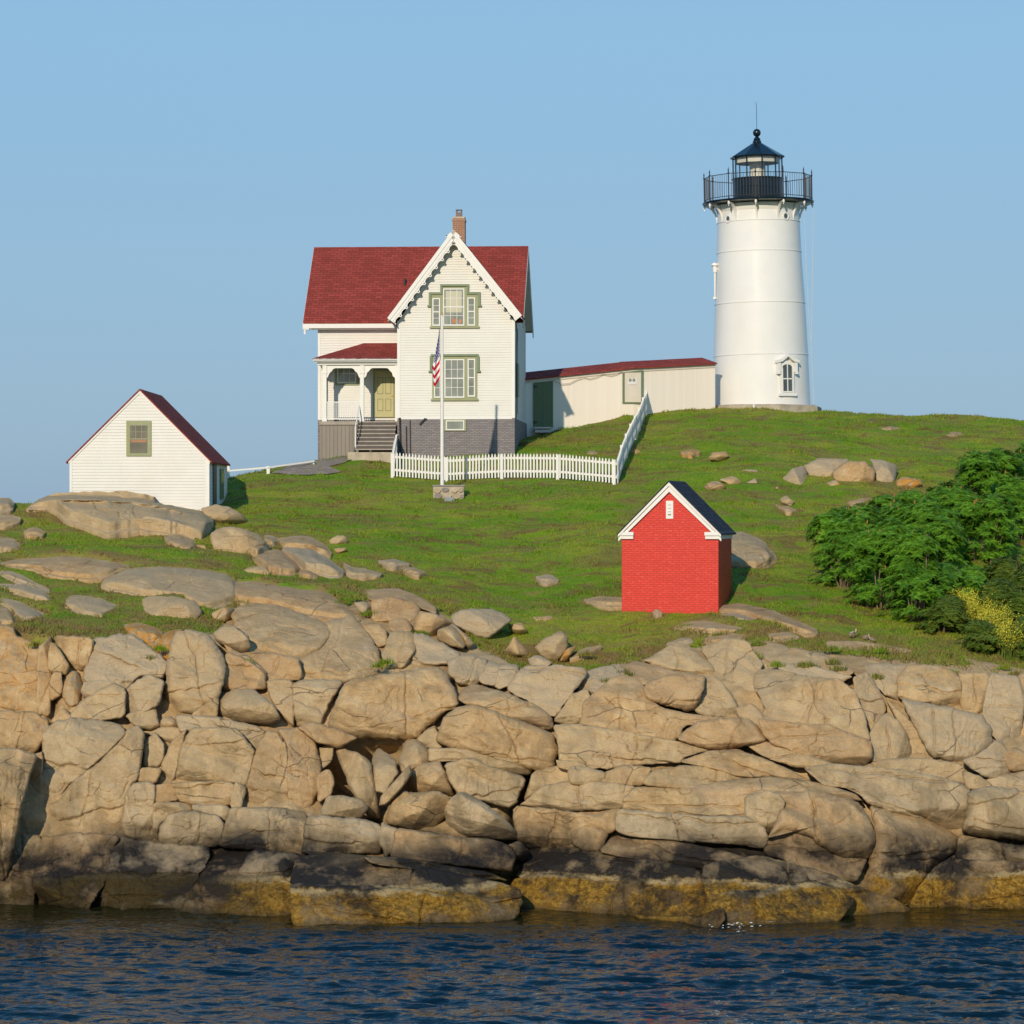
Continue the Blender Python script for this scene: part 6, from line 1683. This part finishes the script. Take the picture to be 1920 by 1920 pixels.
for (x0, x1) in ((-.13, au), (sw_ + .13, au)):
    z0 = ez - .10
    a, b, c, d = (x0, -.05, z0 + .03), (x1, -.05, az + .04), (x1, sd + .05, az + .04), (x0, sd + .05, z0 + .03)
    if x0 > x1: a, b, c, d = b, a, d, c
    slab(mb, a, b, c, d, t)
mb.build('roof', M['roof_y'], shed)
a, b, c, d = Sh.u(237), Sh.u(283.5), Sh.w(260, 855), Sh.w(260, 789)
mb = MB(); mb.box(a, b, -.04, .02, c, d); swn = mb.build('window', M['green'], shed)
mb = MB(); mb.box(a + .13, b - .13, -.045, -.041, c + .10, d - .14); mb.build('pane', glass_pane('dusty_glass', (.15, .14, .10)), swn)
mb = MB(); a2, b2, c2, d2 = a + .13, b - .13, c + .10, d - .14; zm = (c2 + d2) / 2; mb.box(a2, b2, -.062, -.046, zm - .02, zm + .02)
mb.box(a2, b2, -.055, -.046, d2 - .03, d2)
for i in (1, 2): mb.box(a2 + (b2 - a2) * i / 3 - .008, a2 + (b2 - a2) * i / 3 + .008, -.055, -.046, zm, d2)
mb.box(a2, b2, -.053, -.046, (zm + d2) / 2 - .008, (zm + d2) / 2 + .008)
mb.build('sash', paint('sash_grey', (.30, .28, .19), .6), swn)
mb = MB(); mb.box(a2 + .03, b2 - .03, -.048, -.0455, zm - .12, zm - .03); mb.build('shelf_edge', paint('shelf_wood', (.36, .19, .10), .8), swn)
mb = MB(); mb.box(sw_ + .01, sw_ + .05, 1.2, 2.3, b0, ez - .12); mb.build('side_door', paint('navy_door', (.02, .045, .06), .5), shed)
mb = MB(); mb.box(sw_ + .01, sw_ + .06, 3.6, 4.7, Sh.w(410, 935), ez - .25); o = mb.build('side_window', M['green_dark'], shed)
mb = MB(); mb.box(sw_ + .06, sw_ + .07, 3.75, 4.55, Sh.w(410, 930), ez - .35); mb.build('pane', M['glass'], o)

# ================================================================== red brick oil house
Rd = Frame(1166, 1141, 96.3, 11.5)
red = Rd.root('red_brick_shed')
tag(red, 'small bright red painted brick shed with white gable trim and slate roof', 'shed')
rwid, rd_ = Rd.u(1347), 3.1
ez = Rd.w(1347, 1004); au, az = Rd.uw(1256, 915)
mb = MB(); mb.prism_y([(0, -.9), (rwid, -.9), (rwid, ez), (au, az), (0, ez)], 0, rd_); mb.build('wall', M['redbrick'], red)
# gable trim: two stepped boards each side, returns at the eaves
mb = MB()
tipu, tipw = Rd.uw(1254.5, 903)
ELu, ELw = Rd.uw(1159, 1001, -.12); ERu, ERw = Rd.uw(1352, 1001, -.12)
tipu, tipw = Rd.uw(1254.5, 903, -.12)
for (eu, ew_) in ((ELu, ELw), (ERu, ERw)):
    for (dz0, dz1, y0, y1) in ((-.02, -.13, -.16, -.06), (-.13, -.31, -.10, -.0)):
        mb.hexa([(eu, y0, ew_ + dz1 * .75), (tipu, y0, tipw + dz1), (tipu, y1, tipw + dz1), (eu, y1, ew_ + dz1 * .75),
                 (eu, y0, ew_ + dz0), (tipu, y0, tipw + dz0), (tipu, y1, tipw + dz0), (eu, y1, ew_ + dz0)])
mb.build('gable_trim', M['white_clean'], red)
mb = MB()
zt_, zm_, zb_ = Rd.w(1250, 997.5), Rd.w(1250, 1004), Rd.w(1250, 1010.5)
mb.box(ELu + .03, Rd.u(1189), -.14, .02, zm_, zt_); mb.box(ELu + .10, Rd.u(1188), -.09, .02, zb_, zm_)
mb.box(Rd.u(1322), ERu - .02, -.14, .02, zm_, zt_); mb.box(Rd.u(1323), ERu - .08, -.09, .02, zb_, zm_)
mb.box(rwid, ERu - .02, .02, rd_ + .1, zm_, zt_); mb.box(rwid - .02, ERu - .08, .02, rd_ + .08, zb_, zm_)
mb.box(ELu + .03, 0, .02, rd_ + .1, zm_, zt_); mb.box(ELu + .10, .02, .02, rd_ + .08, zb_, zm_)
mb.build('cornice', M['white_clean'], red)
mb = MB()
slab(mb, (ELu - .03, -.19, ELw + .0), (tipu, -.19, tipw + .035), (tipu, rd_ + .2, tipw + .035), (ELu - .03, rd_ + .2, ELw + .0), .035)
slab(mb, (tipu, -.19, tipw + .035), (ERu + .03, -.19, ERw + .0), (ERu + .03, rd_ + .2, ERw + .0), (tipu, rd_ + .2, tipw + .035), .035)
mb.build('roof', M['roof_slate'], red)
a, b, c, d = Rd.u(1249), Rd.u(1262.5), Rd.w(1256, 972.5), Rd.w(1256, 939)
mb = MB(); mb.box(a, b, -.035, .0, c, d); vn = mb.build('gable_vent', M['white_clean'], red)
mb = MB(); 
for i in range(4): z = c + (d - c) * (.18 + .19 * i); mb.box((a + b) / 2 - .05, (a + b) / 2 + .05, -.038, -.036, z, z + (.045 if i == 0 else .016))
mb.build('slot', paint('vent_shadow', (.30, .25, .20), .8), vn)

# ================================================================== picket fences
def picket_mesh(h=0.92, w=0.062):
    mb = MB(); mb.prism_y([(-w / 2, 0), (w / 2, 0), (w / 2, h - .09), (w * .32, h - .035), (0, h), (-w * .32, h - .035), (-w / 2, h - .09)], -.011, .011)
    me = bpy.data.meshes.new('picket'); me.from_pydata(mb.v, [], mb.f); me.update(); me.materials.append(M['white_clean']); return me
PM = picket_mesh()
def fence(name, label, pts, spacing, post_every, hgt=.92, curve=0.0, first_post=True):
    pts = [Vector(p) for p in pts]
    root = empty(name, pts[0]); tag(root, label, 'fence', 'white picket fence around the front yard')
    L = [0]
    for a, b in zip(pts, pts[1:]): L.append(L[-1] + (Vector((b.x, b.y)) - Vector((a.x, a.y))).length)
    def at(s):
        i = max(0, min(len(pts) - 2, int(np.searchsorted(L, s, 'right') - 1))); t = (s - L[i]) / (L[i + 1] - L[i]); q = pts[i].lerp(pts[i + 1], t)
        d = (pts[i + 1] - pts[i]); return q, math.atan2(d.y, d.x)
    tot = L[-1]; n = int(tot / spacing); rs_ = random.Random(3)
    for i in range(n + 1):
        q, a = at(min(tot - .001, (i + .5) * tot / (n + 1))); o = bpy.data.objects.new('picket', PM); COL.objects.link(o); o.parent = root
        o.location = q - pts[0] + Vector((math.sin(a) * .02, -math.cos(a) * .02, .05 + rs_.uniform(-.008, .008))); o.rotation_euler = (0, rs_.uniform(-.012, .012), a)
    for hh in (.20, .70):
        mb = MB(); m = max(2, int(tot / .6))
        for i in range(m):
            (p, a), (q, _) = at(tot * i / m), at(min(tot - .0005, tot * (i + 1) / m)); p = p - pts[0]; q = q - pts[0]; nx = Vector((math.sin(a), -math.cos(a), 0)) * -.012; th_ = nx * 3.6
            z0, z1 = Vector((0, 0, .05 + hh)), Vector((0, 0, .05 + hh + .085))
            mb.hexa([p + nx + z0, q + nx + z0, q + nx + th_ + z0, p + nx + th_ + z0, p + nx + z1, q + nx + z1, q + nx + th_ + z1, p + nx + th_ + z1])
        mb.build('rail', M['white_clean'], root)
    m = max(1, round(tot / post_every))
    for i in range(m + 1):
        if i == 0 and not first_post: continue
        q, a = at(min(tot - .0005, tot * i / m)); q = q - pts[0]
        mb = MB(); mb.box(-.055, .055, -.045, .065, -.25, hgt - .02); mb.box(-.065, .065, -.055, .075, hgt - .02, hgt + .01)
        o = mb.build('post', M['white_clean'], root); o.location = q; o.rotation_euler = (0, 0, a)
    return root
def gline(pxa, pya, pxb, pyb, n):
    a = ground(pxa, pya); b = ground(pxb, pyb); out = []
    for i in range(n + 1):
        t = i / n; X = a[0] + (b[0] - a[0]) * t; Y = a[1] + (b[1] - a[1]) * t; out.append((X, Y, gz(X, Y) + float(lumps(np.array([X]), np.array([Y]))[0])))
    return out
fence('picket_fence', 'straight white picket fence in front of the house beside the flagpole', gline(736, 889, 1152, 908, 4), .132, 2.1)
fence('picket_fence', 'white picket fence climbing the hill towards the covered passage', gline(1157, 909, 1214, 776, 6), .185, 2.6, first_post=False)
fence('picket_fence', 'short white picket fence return between front fence and porch steps', gline(736, 888, 743, 858, 3), .16, 3.0, first_post=False)
# low rail fence on the skyline west of the house
def rail_fence():
    base = Vector(ground(428, 893)); root = empty('rail_fence', base); tag(root, 'low white single-rail fence along the skyline between shed and house', 'fence')
    Yr = [base.y, ground(503, 887)[1], ground(587, 871)[1]]
    tops = [w3(428, 881, Yr[0]), w3(503, 877.5, Yr[1]), w3(588, 865.5, Yr[2])]
    pt = [(428, 869, 896), (503, 874, 888), (586.5, 864, 872)]
    for (x, t, b_), Y in zip(pt, Yr):
        p = Vector(w3(x, t, Y)) - base; q = Vector(w3(x, b_, Y)) - base
        mb = MB(); mb.box(p.x - .06, p.x + .06, p.y - .05, p.y + .05, q.z - .3, p.z); mb.build('post', M['white_clean'], root)
    mb = MB(); P_ = [Vector(w3(426, 883, Yr[0])) - base, Vector(w3(503, 876.5, Yr[1])) - base, Vector(w3(590, 864.5, Yr[2])) - base]
    for a, b in zip(P_, P_[1:]):
        mb.hexa([a + Vector((0, -.09, -.035)), b + Vector((0, -.09, -.035)), b + Vector((0, -.055, -.035)), a + Vector((0, -.055, -.035)), a + Vector((0, -.09, .03)), b + Vector((0, -.09, .03)), b + Vector((0, -.055, .03)), a + Vector((0, -.055, .03))])
    mb.build('rail', M['white_clean'], root)
rail_fence()
# worn asphalt path by the porch
def path_patch():
    poly = P('508,888 522,882 548,873 575,869 596,866 640,861 700,856 700,858 648,866 612,870 632,876 640,879 625,885 590,888 550,889')
    A, c = area_centroid(poly); p, L = resample(soften(poly, 1), 80); rr = np.linspace(0, 1, 9)[1:]
    pts = np.vstack([c[None], (c + rr[:, None, None] * (p - c)[None]).reshape(-1, 2)])
    Y = ybase(pts[:, 0], pts[:, 1]); X = (pts[:, 0] - 960) * Y / F
    Z = zbase(X, Y) + lumps(X, Y) + .035
    N = 80; tri = np.stack([np.zeros(N, int), 1 + (np.arange(N) + 1) % N, 1 + np.arange(N)], 1); qs = []
    for i in range(len(rr) - 1):
        a = 1 + i * N + np.arange(N); b = 1 + i * N + (np.arange(N) + 1) % N; qs.append(np.stack([a, b, b + N, a + N], 1))
    o = np_mesh('path', np.stack([X, Y, Z], 1), [np.concatenate(qs), tri], paint('old_asphalt', (.26, .21, .17), .95, .25, 5, bump=.4)); tag(o, 'worn grey asphalt path curving to the porch', kind='structure')
path_patch()

# ================================================================== flagpole and flag
pb = Vector(ground(841, 936))
plinth = empty('flagpole_plinth', pb); tag(plinth, 'low stone and mortar plinth under the flagpole', 'plinth')
sc_ = pb.y / F
mb = MB(); hw_ = 29 * sc_; hh = 24 * sc_
mb.box(-hw_, hw_, 0.0, .75, -.4, hh); mb.build('mortar_block', M['concrete'], plinth, bevel=.03)
mb = MB(); mb.box(-hw_ - .03, hw_ + .03, -.03, .8, hh, hh + .055); mb.build('cap_slab', paint('grey_slab', (.24, .23, .22), .85, .2, 4), plinth)
def stone(mb, cx, cz, rx, rz, seed, y=-.02):
    rs = random.Random(seed); n = 7; pts = [(cx + rx * math.cos(a) * rs.uniform(.75, 1.1), cz + rz * math.sin(a) * rs.uniform(.75, 1.1)) for a in [2 * math.pi * i / n for i in range(n)]]
    mb.prism_y(pts, y - rs.uniform(.02, .06), .1)
for i, (x, z, a, b) in enumerate([(-.42, .33, .14, .12), (-.12, .36, .17, .10), (.20, .34, .13, .12), (.45, .36, .11, .10), (-.36, .12, .17, .12), (-.02, .14, .16, .12), (.30, .12, .17, .12), (.50, .1, .09, .1)]):
    mb = MB(); stone(mb, x, z * .95, a, b, i); mb.build('stone', paint('field_stone_%d' % i, ((.38, .30, .20), (.22, .20, .18), (.45, .38, .27))[i % 3], .9, .2, 6, bump=.3), plinth, bevel=.015)
mb = MB(); mb.box(-.18, .18, -.24, -.06, -.10, .05); mb.box(-.15, .15, -.25, -.24, -.06, .03); fl_ = mb.build('floodlight', paint('lamp_grey', (.22, .25, .28), .4), None, bevel=.015)
fl_.location = (pb.x + .05, pb.y - .25, pb.z + .02)
tag(fl_, 'small grey floodlight box lying at the foot of the flagpole plinth', 'floodlight')
fp_base = Vector(((829 - 960) * (pb.y + .4) / F, pb.y + .4, pb.z + hh + .05))
fpole = empty('flagpole', fp_base); tag(fpole, 'tall white flagpole with a gold ball standing on a stone plinth', 'flagpole')
ztop = CH - (593 - HORIZ) * fp_base.y / F - fp_base.z
mb = MB(); mb.tube([(0, 0, 0), (0, 0, ztop * .5), (0, 0, ztop)], .068, 16, .042); mb.build('pole', M['white_clean'], fpole, smooth=True)
mb = MB(); mb.lathe([(.055, ztop), (.06, ztop + .03), (.02, ztop + .05)], 14); mb.build('truck', M['white_clean'], fpole)
mb = MB(); mb.lathe([(max(.004, .048 * math.sin(t)), ztop + .09 - .048 * math.cos(t)) for t in np.linspace(0, math.pi, 12)], 16); mb.build('ball', M['gold'], fpole, smooth=True)
mb = MB(); mb.tube([(-.07, -.03, .9), (-.06, -.03, ztop * .5), (-.05, -.03, ztop)], .006, 5); mb.build('halyard', M['wire'], fpole)

def flag_material():
    t = NT('flag_cloth'); uv = t.n('SeparateXYZ'); t.l(t.tc.outputs['UV'], uv.inputs[0]); U, V_ = uv.outputs[0], uv.outputs[1]
    st = t.math('LESS_THAN', t.math('MODULO', t.math('MULTIPLY', V_, 13.0), 2.0), 1.0)
    c = t.mix(st, (.78, .76, .74), (.50, .012, .045))
    can = t.math('MULTIPLY', t.math('LESS_THAN', U, .93), t.math('GREATER_THAN', V_, 6 / 13))
    su = t.math('SUBTRACT', t.math('FRACT', t.math('MULTIPLY', U, 5.5)), .5)
    row = t.math('MULTIPLY', t.math('SUBTRACT', V_, 6 / 13), 9 / (7 / 13))
    sv_ = t.math('SUBTRACT', t.math('FRACT', row), .5)
    r2 = t.math('ADD', t.math('MULTIPLY', su, su), t.math('MULTIPLY', sv_, sv_))
    star = t.math('LESS_THAN', r2, .085)
    blue = t.mix(star, (.035, .03, .20), (.75, .75, .78))
    c = t.mix(can, c, blue)
    t.color(c); t.rough(.8); t.spec(.1); return t.m
def build_flag():
    Yf = fp_base.y - .03; P0 = Vector(w3(824.5, 616.5, Yf))
    nu, nv = 26, 60; W = []; UVs = []
    for j in range(nv + 1):
        v = 1 - j / nv; q = 1 - v
        w_ = np.interp(q, [0, .12, .3, .5, .62, .8, 1.0], [.02, .045, .13, .20, .27, .26, .235])
        for i in range(nu + 1):
            u = i / nu
            x = -w_ * (u if u < .85 else .85 - (u - .85) * .5) / .85
            dz = np.interp(u, [0, .62, 1], [0, .30, .14]) * min(1, q * 2.2 + .05)
            dzz = -q * 1.86 - dz
            y = -.05 - .045 * math.sin(u * 9 + q * 3) - .05 * math.sin(u * 3.1)
            W.append((x, y, dzz)); UVs.append((u, v))
    q_ = [(j * (nu + 1) + i, j * (nu + 1) + i + 1, (j + 1) * (nu + 1) + i + 1, (j + 1) * (nu + 1) + i) for j in range(nv) for i in range(nu)]
    me = bpy.data.meshes.new('flag'); me.from_pydata(W, [], q_); me.update()
    uvl = me.uv_layers.new(name='UVMap')
    for lp in me.loops: uvl.data[lp.index].uv = UVs[lp.vertex_index]
    for p in me.polygons: p.use_smooth = True
    me.materials.append(flag_material())
    o = bpy.data.objects.new('flag', me); COL.objects.link(o); o.location = P0
    tag(o, 'limp stars and stripes flag hanging from the flagpole', 'flag')
build_flag()

# ================================================================== gulls on the turf
def gull(px, py, flip, scale, label):
    p = Vector(ground(px, py)); p.z += .02
    root = empty('gull', p, R(flip)); root.scale = (scale,) * 3
    tag(root, label, 'gull', 'gulls sitting at the edge of the turf')
    mb = MB(); prof_ = [(.005, -.24), (.05, -.20), (.085, -.12), (.10, -.02), (.095, .06), (.06, .13), (.035, .16)]
    vs = []; seg = 12
    for r, x in prof_:
        for k in range(seg):
            a = 2 * math.pi * k / seg; vs.append((x, r * math.cos(a) * .8, .14 + r * math.sin(a) + x * .25))
    hd = [(.038, .175, .215), (.042, .185, .27), (.048, .19, .315), (.03, .195, .355), (.004, .2, .365)]
    for r, x, z in hd:
        for k in range(seg):
            a = 2 * math.pi * k / seg; vs.append((x + r * math.cos(a + math.pi / 2) * 0 + r * math.sin(a) * .9 * 1.0, r * math.cos(a), z))
    nr_ = len(prof_) + len(hd); fs = [(i * seg + k, i * seg + (k + 1) % seg, (i + 1) * seg + (k + 1) % seg, (i + 1) * seg + k) for i in range(nr_ - 1) for k in range(seg)]
    fs += [tuple(range(seg - 1, -1, -1)), tuple((nr_ - 1) * seg + k for k in range(seg))]
    mb.add(vs, fs); mb.build('body', paint('gull_white', (.46, .33, .25), .8, .1, 9), root, smooth=True)
    mb = MB(); mb.tube([(.23, 0, .32), (.30, 0, .305)], .014, 6, .004); mb.build('bill', M['gold'], root)
    for s in (-1, 1):
        mb = MB(); mb.add([(.10, s * .075, .20), (.0, s * .10, .22), (-.30, s * .03, .10), (-.12, s * .09, .10), (.04, s * .09, .12), (.0, s * .07, .17)], [(0, 1, 5), (1, 2, 5), (2, 3, 5), (3, 4, 5), (4, 0, 5)])
        mb.build('wing', paint('gull_grey', (.10, .09, .09), .8, .1, 9), root)
        mb = MB(); mb.tube([(.02, s * .03, .07), (.02, s * .03, -.05)], .008, 5); mb.build('leg', M['orange'], root)
gull(1599, 1194, 30, .62, 'upright white-breasted gull on the turf edge, left of two crouching ones')
gull(1624, 1199, 10, .42, 'pale crouching gull in grass between two other gulls')
gull(1635, 1203, 160, .42, 'pale crouching gull in grass, rightmost and lowest of three')
# ================================================================== sumac thicket
def rosette(rs, nleaf=11, L=0.42, pairs=8, lw=0.03, droop=0.5):
    """compound leaves radiating from one shoot tip; returns quads as an (n,4,3) array"""
    out = []
    for i in range(nleaf):
        a = 2 * math.pi * i / nleaf * 2.4 + rs.uniform(-.3, .3); up0 = rs.uniform(-.15, .65); l = L * rs.uniform(.7, 1.1)
        d = np.array([math.cos(a), math.sin(a), 0.0]); side = np.array([-math.sin(a), math.cos(a), 0.0])
        prev = None
        for j in range(1, pairs + 1):
            t = j / pairs
            c = d * l * t * (1 - .12 * t) + np.array([0, 0, l * (up0 * t - droop * t * t)])
            ll = l * .30 * math.sin(math.pi * min(1, .25 + t * .75)) + .02
            for s in (-1, 1):
                tip = c + side * s * ll + d * ll * .35 + np.array([0, 0, -ll * rs.uniform(.15, .5)])
                w = d * lw * rs.uniform(.8, 1.2)
                mid = (c + tip) / 2
                out.append([c, mid - w * .9, tip, mid + w * .9])
        tip = d * l * 1.02 + np.array([0, 0, l * (up0 - droop * 1.05)])
        out.append([c, (c + tip) / 2 - side * lw, tip, (c + tip) / 2 + side * lw])
    return np.array(out)

_rs = np.random.RandomState(77)
ROS = [rosette(_rs, 12, .46) for _ in range(6)]
ROS_S = [rosette(_rs, 9, .20, 5, .022, .4) for _ in range(5)]

def spread(rs, variants, P_, N_, scale):
    out = []
    for k in range(len(P_)):
        q = variants[rs.randint(len(variants))].reshape(-1, 3) * scale[k]
        a = rs.uniform(0, 6.28); ca, sa = math.cos(a), math.sin(a)
        q = q @ np.array([[ca, sa, 0], [-sa, ca, 0], [0, 0, 1]])
        n = N_[k] / np.linalg.norm(N_[k]); t = np.cross([0, 0, 1.0], n); s = np.linalg.norm(t)
        if s > 1e-4:      # tilt towards the outside
            t /= s; c = n[2]; K = np.array([[0, -t[2], t[1]], [t[2], 0, -t[0]], [-t[1], t[0], 0]])
            Rm = np.eye(3) + s * K + (1 - c) * K @ K; q = q @ Rm.T
        out.append(q + P_[k])
    return np.vstack(out)

_m = MB(); _m.lathe([(.012, .02), (.026, .06), (.020, .13), (.002, .18)], 6)
SPIKE = bpy.data.meshes.new('seed_spike'); SPIKE.from_pydata(_m.v, [], _m.f); SPIKE.update(); SPIKE.materials.append(M['spike'])

def shrub(name, label, base, w, d, h, n, seed, variants, mat, group, spikes=0.35, stems=10, ssc=1.0):
    rs = np.random.RandomState(seed)
    root = empty(name, base); tag(root, label, 'shrub', group)
    P_, N_ = [], []
    lob = [(rs.uniform(-.55, .55), rs.uniform(-.45, .45), rs.uniform(.45, .8), rs.uniform(.35, .6)) for _ in range(7)]
    while len(P_) < n:
        if rs.rand() < .80:
            lx, ly, lz, lr = lob[rs.randint(len(lob))]
            v = rs.normal(size=3); v /= np.linalg.norm(v); v[2] = abs(v[2]) * .9 + .0 if rs.rand() < .75 else v[2]
            r_ = lr * rs.uniform(.75, 1.0); p = np.array([lx + v[0] * r_, ly + v[1] * r_, lz + v[2] * r_ * .62])
        else:
            a = rs.uniform(0, 6.28); rr_ = rs.uniform(.4, 1.0); p = np.array([math.cos(a) * rr_, math.sin(a) * rr_, rs.uniform(.06, .6)]); v = np.array([math.cos(a) * .8, math.sin(a) * .8, .4])
        if p[2] < .04 or p[2] > 1.12: continue
        P_.append(p * np.array([w / 2, d / 2, h])); nn = np.array([v[0] * .55, v[1] * .55, .75]); N_.append(nn)
    P_ = np.array(P_); N_ = np.array(N_); sc = rs.uniform(.7, 1.15, n) * ssc
    V = spread(rs, variants, P_, N_, sc)
    np_mesh('foliage', V, [np.arange(len(V)).reshape(-1, 4)], mat, root, smooth=False)
    mb = MB()
    for k in range(stems):
        p = P_[rs.randint(len(P_))]; b = np.array([p[0] * .35 + rs.uniform(-.1, .1), p[1] * .35, -.2]); m = (p * .55 + b * .45) + rs.uniform(-.12, .12, 3)
        mb.tube([b, m, p], .028, 5, .010)
    for k in range(int(stems * .8)):
        p = P_[rs.randint(len(P_))] * np.array([1, 1, 1.0]); q = p + np.array([rs.uniform(-.25, .25), rs.uniform(-.3, .05), rs.uniform(.1, .35)])
        mb.tube([p * np.array([.9, .9, .8]), q], .012, 4, .004)
    mb.build('stem', M['stem'], root)
    if spikes:
        top = [k for k in range(n) if P_[k][2] > h * .35]; rs.shuffle(top)
        for k in top[:12]:
            o = bpy.data.objects.new('seed_spike', SPIKE); COL.objects.link(o); o.parent = root; o.location = P_[k]; o.rotation_euler = (rs.uniform(-.2, .2), rs.uniform(-.2, .2), 0)
    return root

SUMAC = [
 (1588, 1100, 135, 150, 'sumac bush at the far left tip of the thicket, beside the open lawn'),
 (1652, 1140, 130, 165, 'sumac bush at the front edge of the thicket with a dark hollow at its left'),
 (1722, 1166, 135, 165, 'sumac bush low on the front edge of the thicket, left of the yellow flowers'),
 (1655, 1060, 140, 122, 'sumac bush in the second row above the dark hollow'),
 (1745, 1085, 150, 150, 'full sumac bush in the centre of the thicket'),
 (1590, 1040, 100, 92, 'low sumac bush at the upper left shoulder of the thicket'),
 (1690, 990, 125, 72, 'flat-topped sumac bush at the upper edge below the orange lichen stone'),
 (1775, 1010, 140, 110, 'sumac bush with bare twigs behind the central one'),
 (1850, 1060, 140, 150, 'sumac bush with bare grey branches at the right side of the thicket'),
 (1848, 945, 135, 105, 'dark sumac bush topping the thicket, with bare soil at its left'),
 (1920, 930, 110, 105, 'sumac bush cut by the right picture edge at the top of the thicket'),
 (1915, 1020, 120, 130, 'sumac bush at the right picture edge halfway up the thicket'),
 (1800, 1150, 120, 105, 'sumac bush just above the yellow flowering patch'),
]
for i, (px, py, w, h, lab) in enumerate(SUMAC):
    b = ground(px, py); s = b[1] / F
    shrub('sumac_bush', lab, (b[0], b[1] + .5, gz(b[0], b[1] + .5)), w * s * 1.0, max(2.2, w * s * 1.0), h * s - .20, int(120 + w * h / 42), 300 + i, ROS, M['leaf'], 'sumac bushes of the thicket', ssc=.58)
LOW = [
 (1890, 1130, 120, 75, 'bramble bush between the sumacs and the upper end of the yellow flowers'),
 (1940, 1165, 110, 95, 'dull green bramble bush at the right picture edge beside the yellow flowers'),
 (1895, 1195, 110, 105, 'brownish green bramble bush right of the yellow flowers'),
 (1925, 1235, 90, 70, 'bramble bush in the lower right corner of the thicket, touching the rock'),
 (1770, 1188, 100, 65, 'low leafy bush in front of the thicket, left below the yellow flowers'),
 (1850, 1225, 95, 55, 'low leafy bush in front of the yellow flowers'),
]
for i, (px, py, w, h, lab) in enumerate(LOW):
    b = ground(px, py); s = b[1] / F
    shrub('bramble_bush', lab, (b[0], b[1] + .3, gz(b[0], b[1] + .3)), w * s, 1.8, h * s, int(240 + w * h / 16), 350 + i, ROS_S, M['leaf2'], 'low bramble bushes under the thicket', spikes=0, stems=8)

def flowers(px, py, w, h, seed, label):
    rs = np.random.RandomState(seed); b = ground(px, py); s = b[1] / F
    root = empty('yellow_flower_clump', (b[0], b[1], b[2])); tag(root, label, 'wildflowers', 'yellow wildflowers by the thicket')
    st = MB(); Vq = []
    W_, H_ = w * s, h * s
    for k in range(90):
        x, y = rs.uniform(-W_ / 2, W_ / 2), rs.uniform(-.5, .5); hh_ = H_ * rs.uniform(.6, 1.05); tip = np.array([x + rs.uniform(-.1, .1), y + rs.uniform(-.1, .1), hh_])
        st.tube([(x, y, -.1), tuple(tip)], .006, 3)
        for m in range(40):
            c = tip + rs.normal(size=3) * np.array([.09, .09, .15]) - np.array([0, 0, .10]); r = .010 + .010 * rs.rand(); n = rs.normal(size=3); n /= np.linalg.norm(n); t = np.cross(n, [0, 0, 1.0]); t /= np.linalg.norm(t) + 1e-6; u = np.cross(n, t)
            Vq.append([c - t * r, c - u * r, c + t * r, c + u * r])
    st.build('stem', M['leaf2'], root)
    V = np.array(Vq).reshape(-1, 3); np_mesh('blossom', V, [np.arange(len(V)).reshape(-1, 4)], M['yellow'], root, smooth=False)
for i, (px, py, w, h, lab) in enumerate([
 (1805, 1172, 55, 58, 'yellow wildflower clump at the upper left end of the blooming strip'),
 (1838, 1190, 55, 62, 'yellow wildflower clump, second from the upper left of the blooming strip'),
 (1868, 1208, 55, 62, 'yellow wildflower clump, third from the upper left of the blooming strip'),
 (1896, 1232, 50, 60, 'yellow wildflower clump at the lower right end of the blooming strip')]):
    flowers(px, py, w, h, 500 + i, lab)
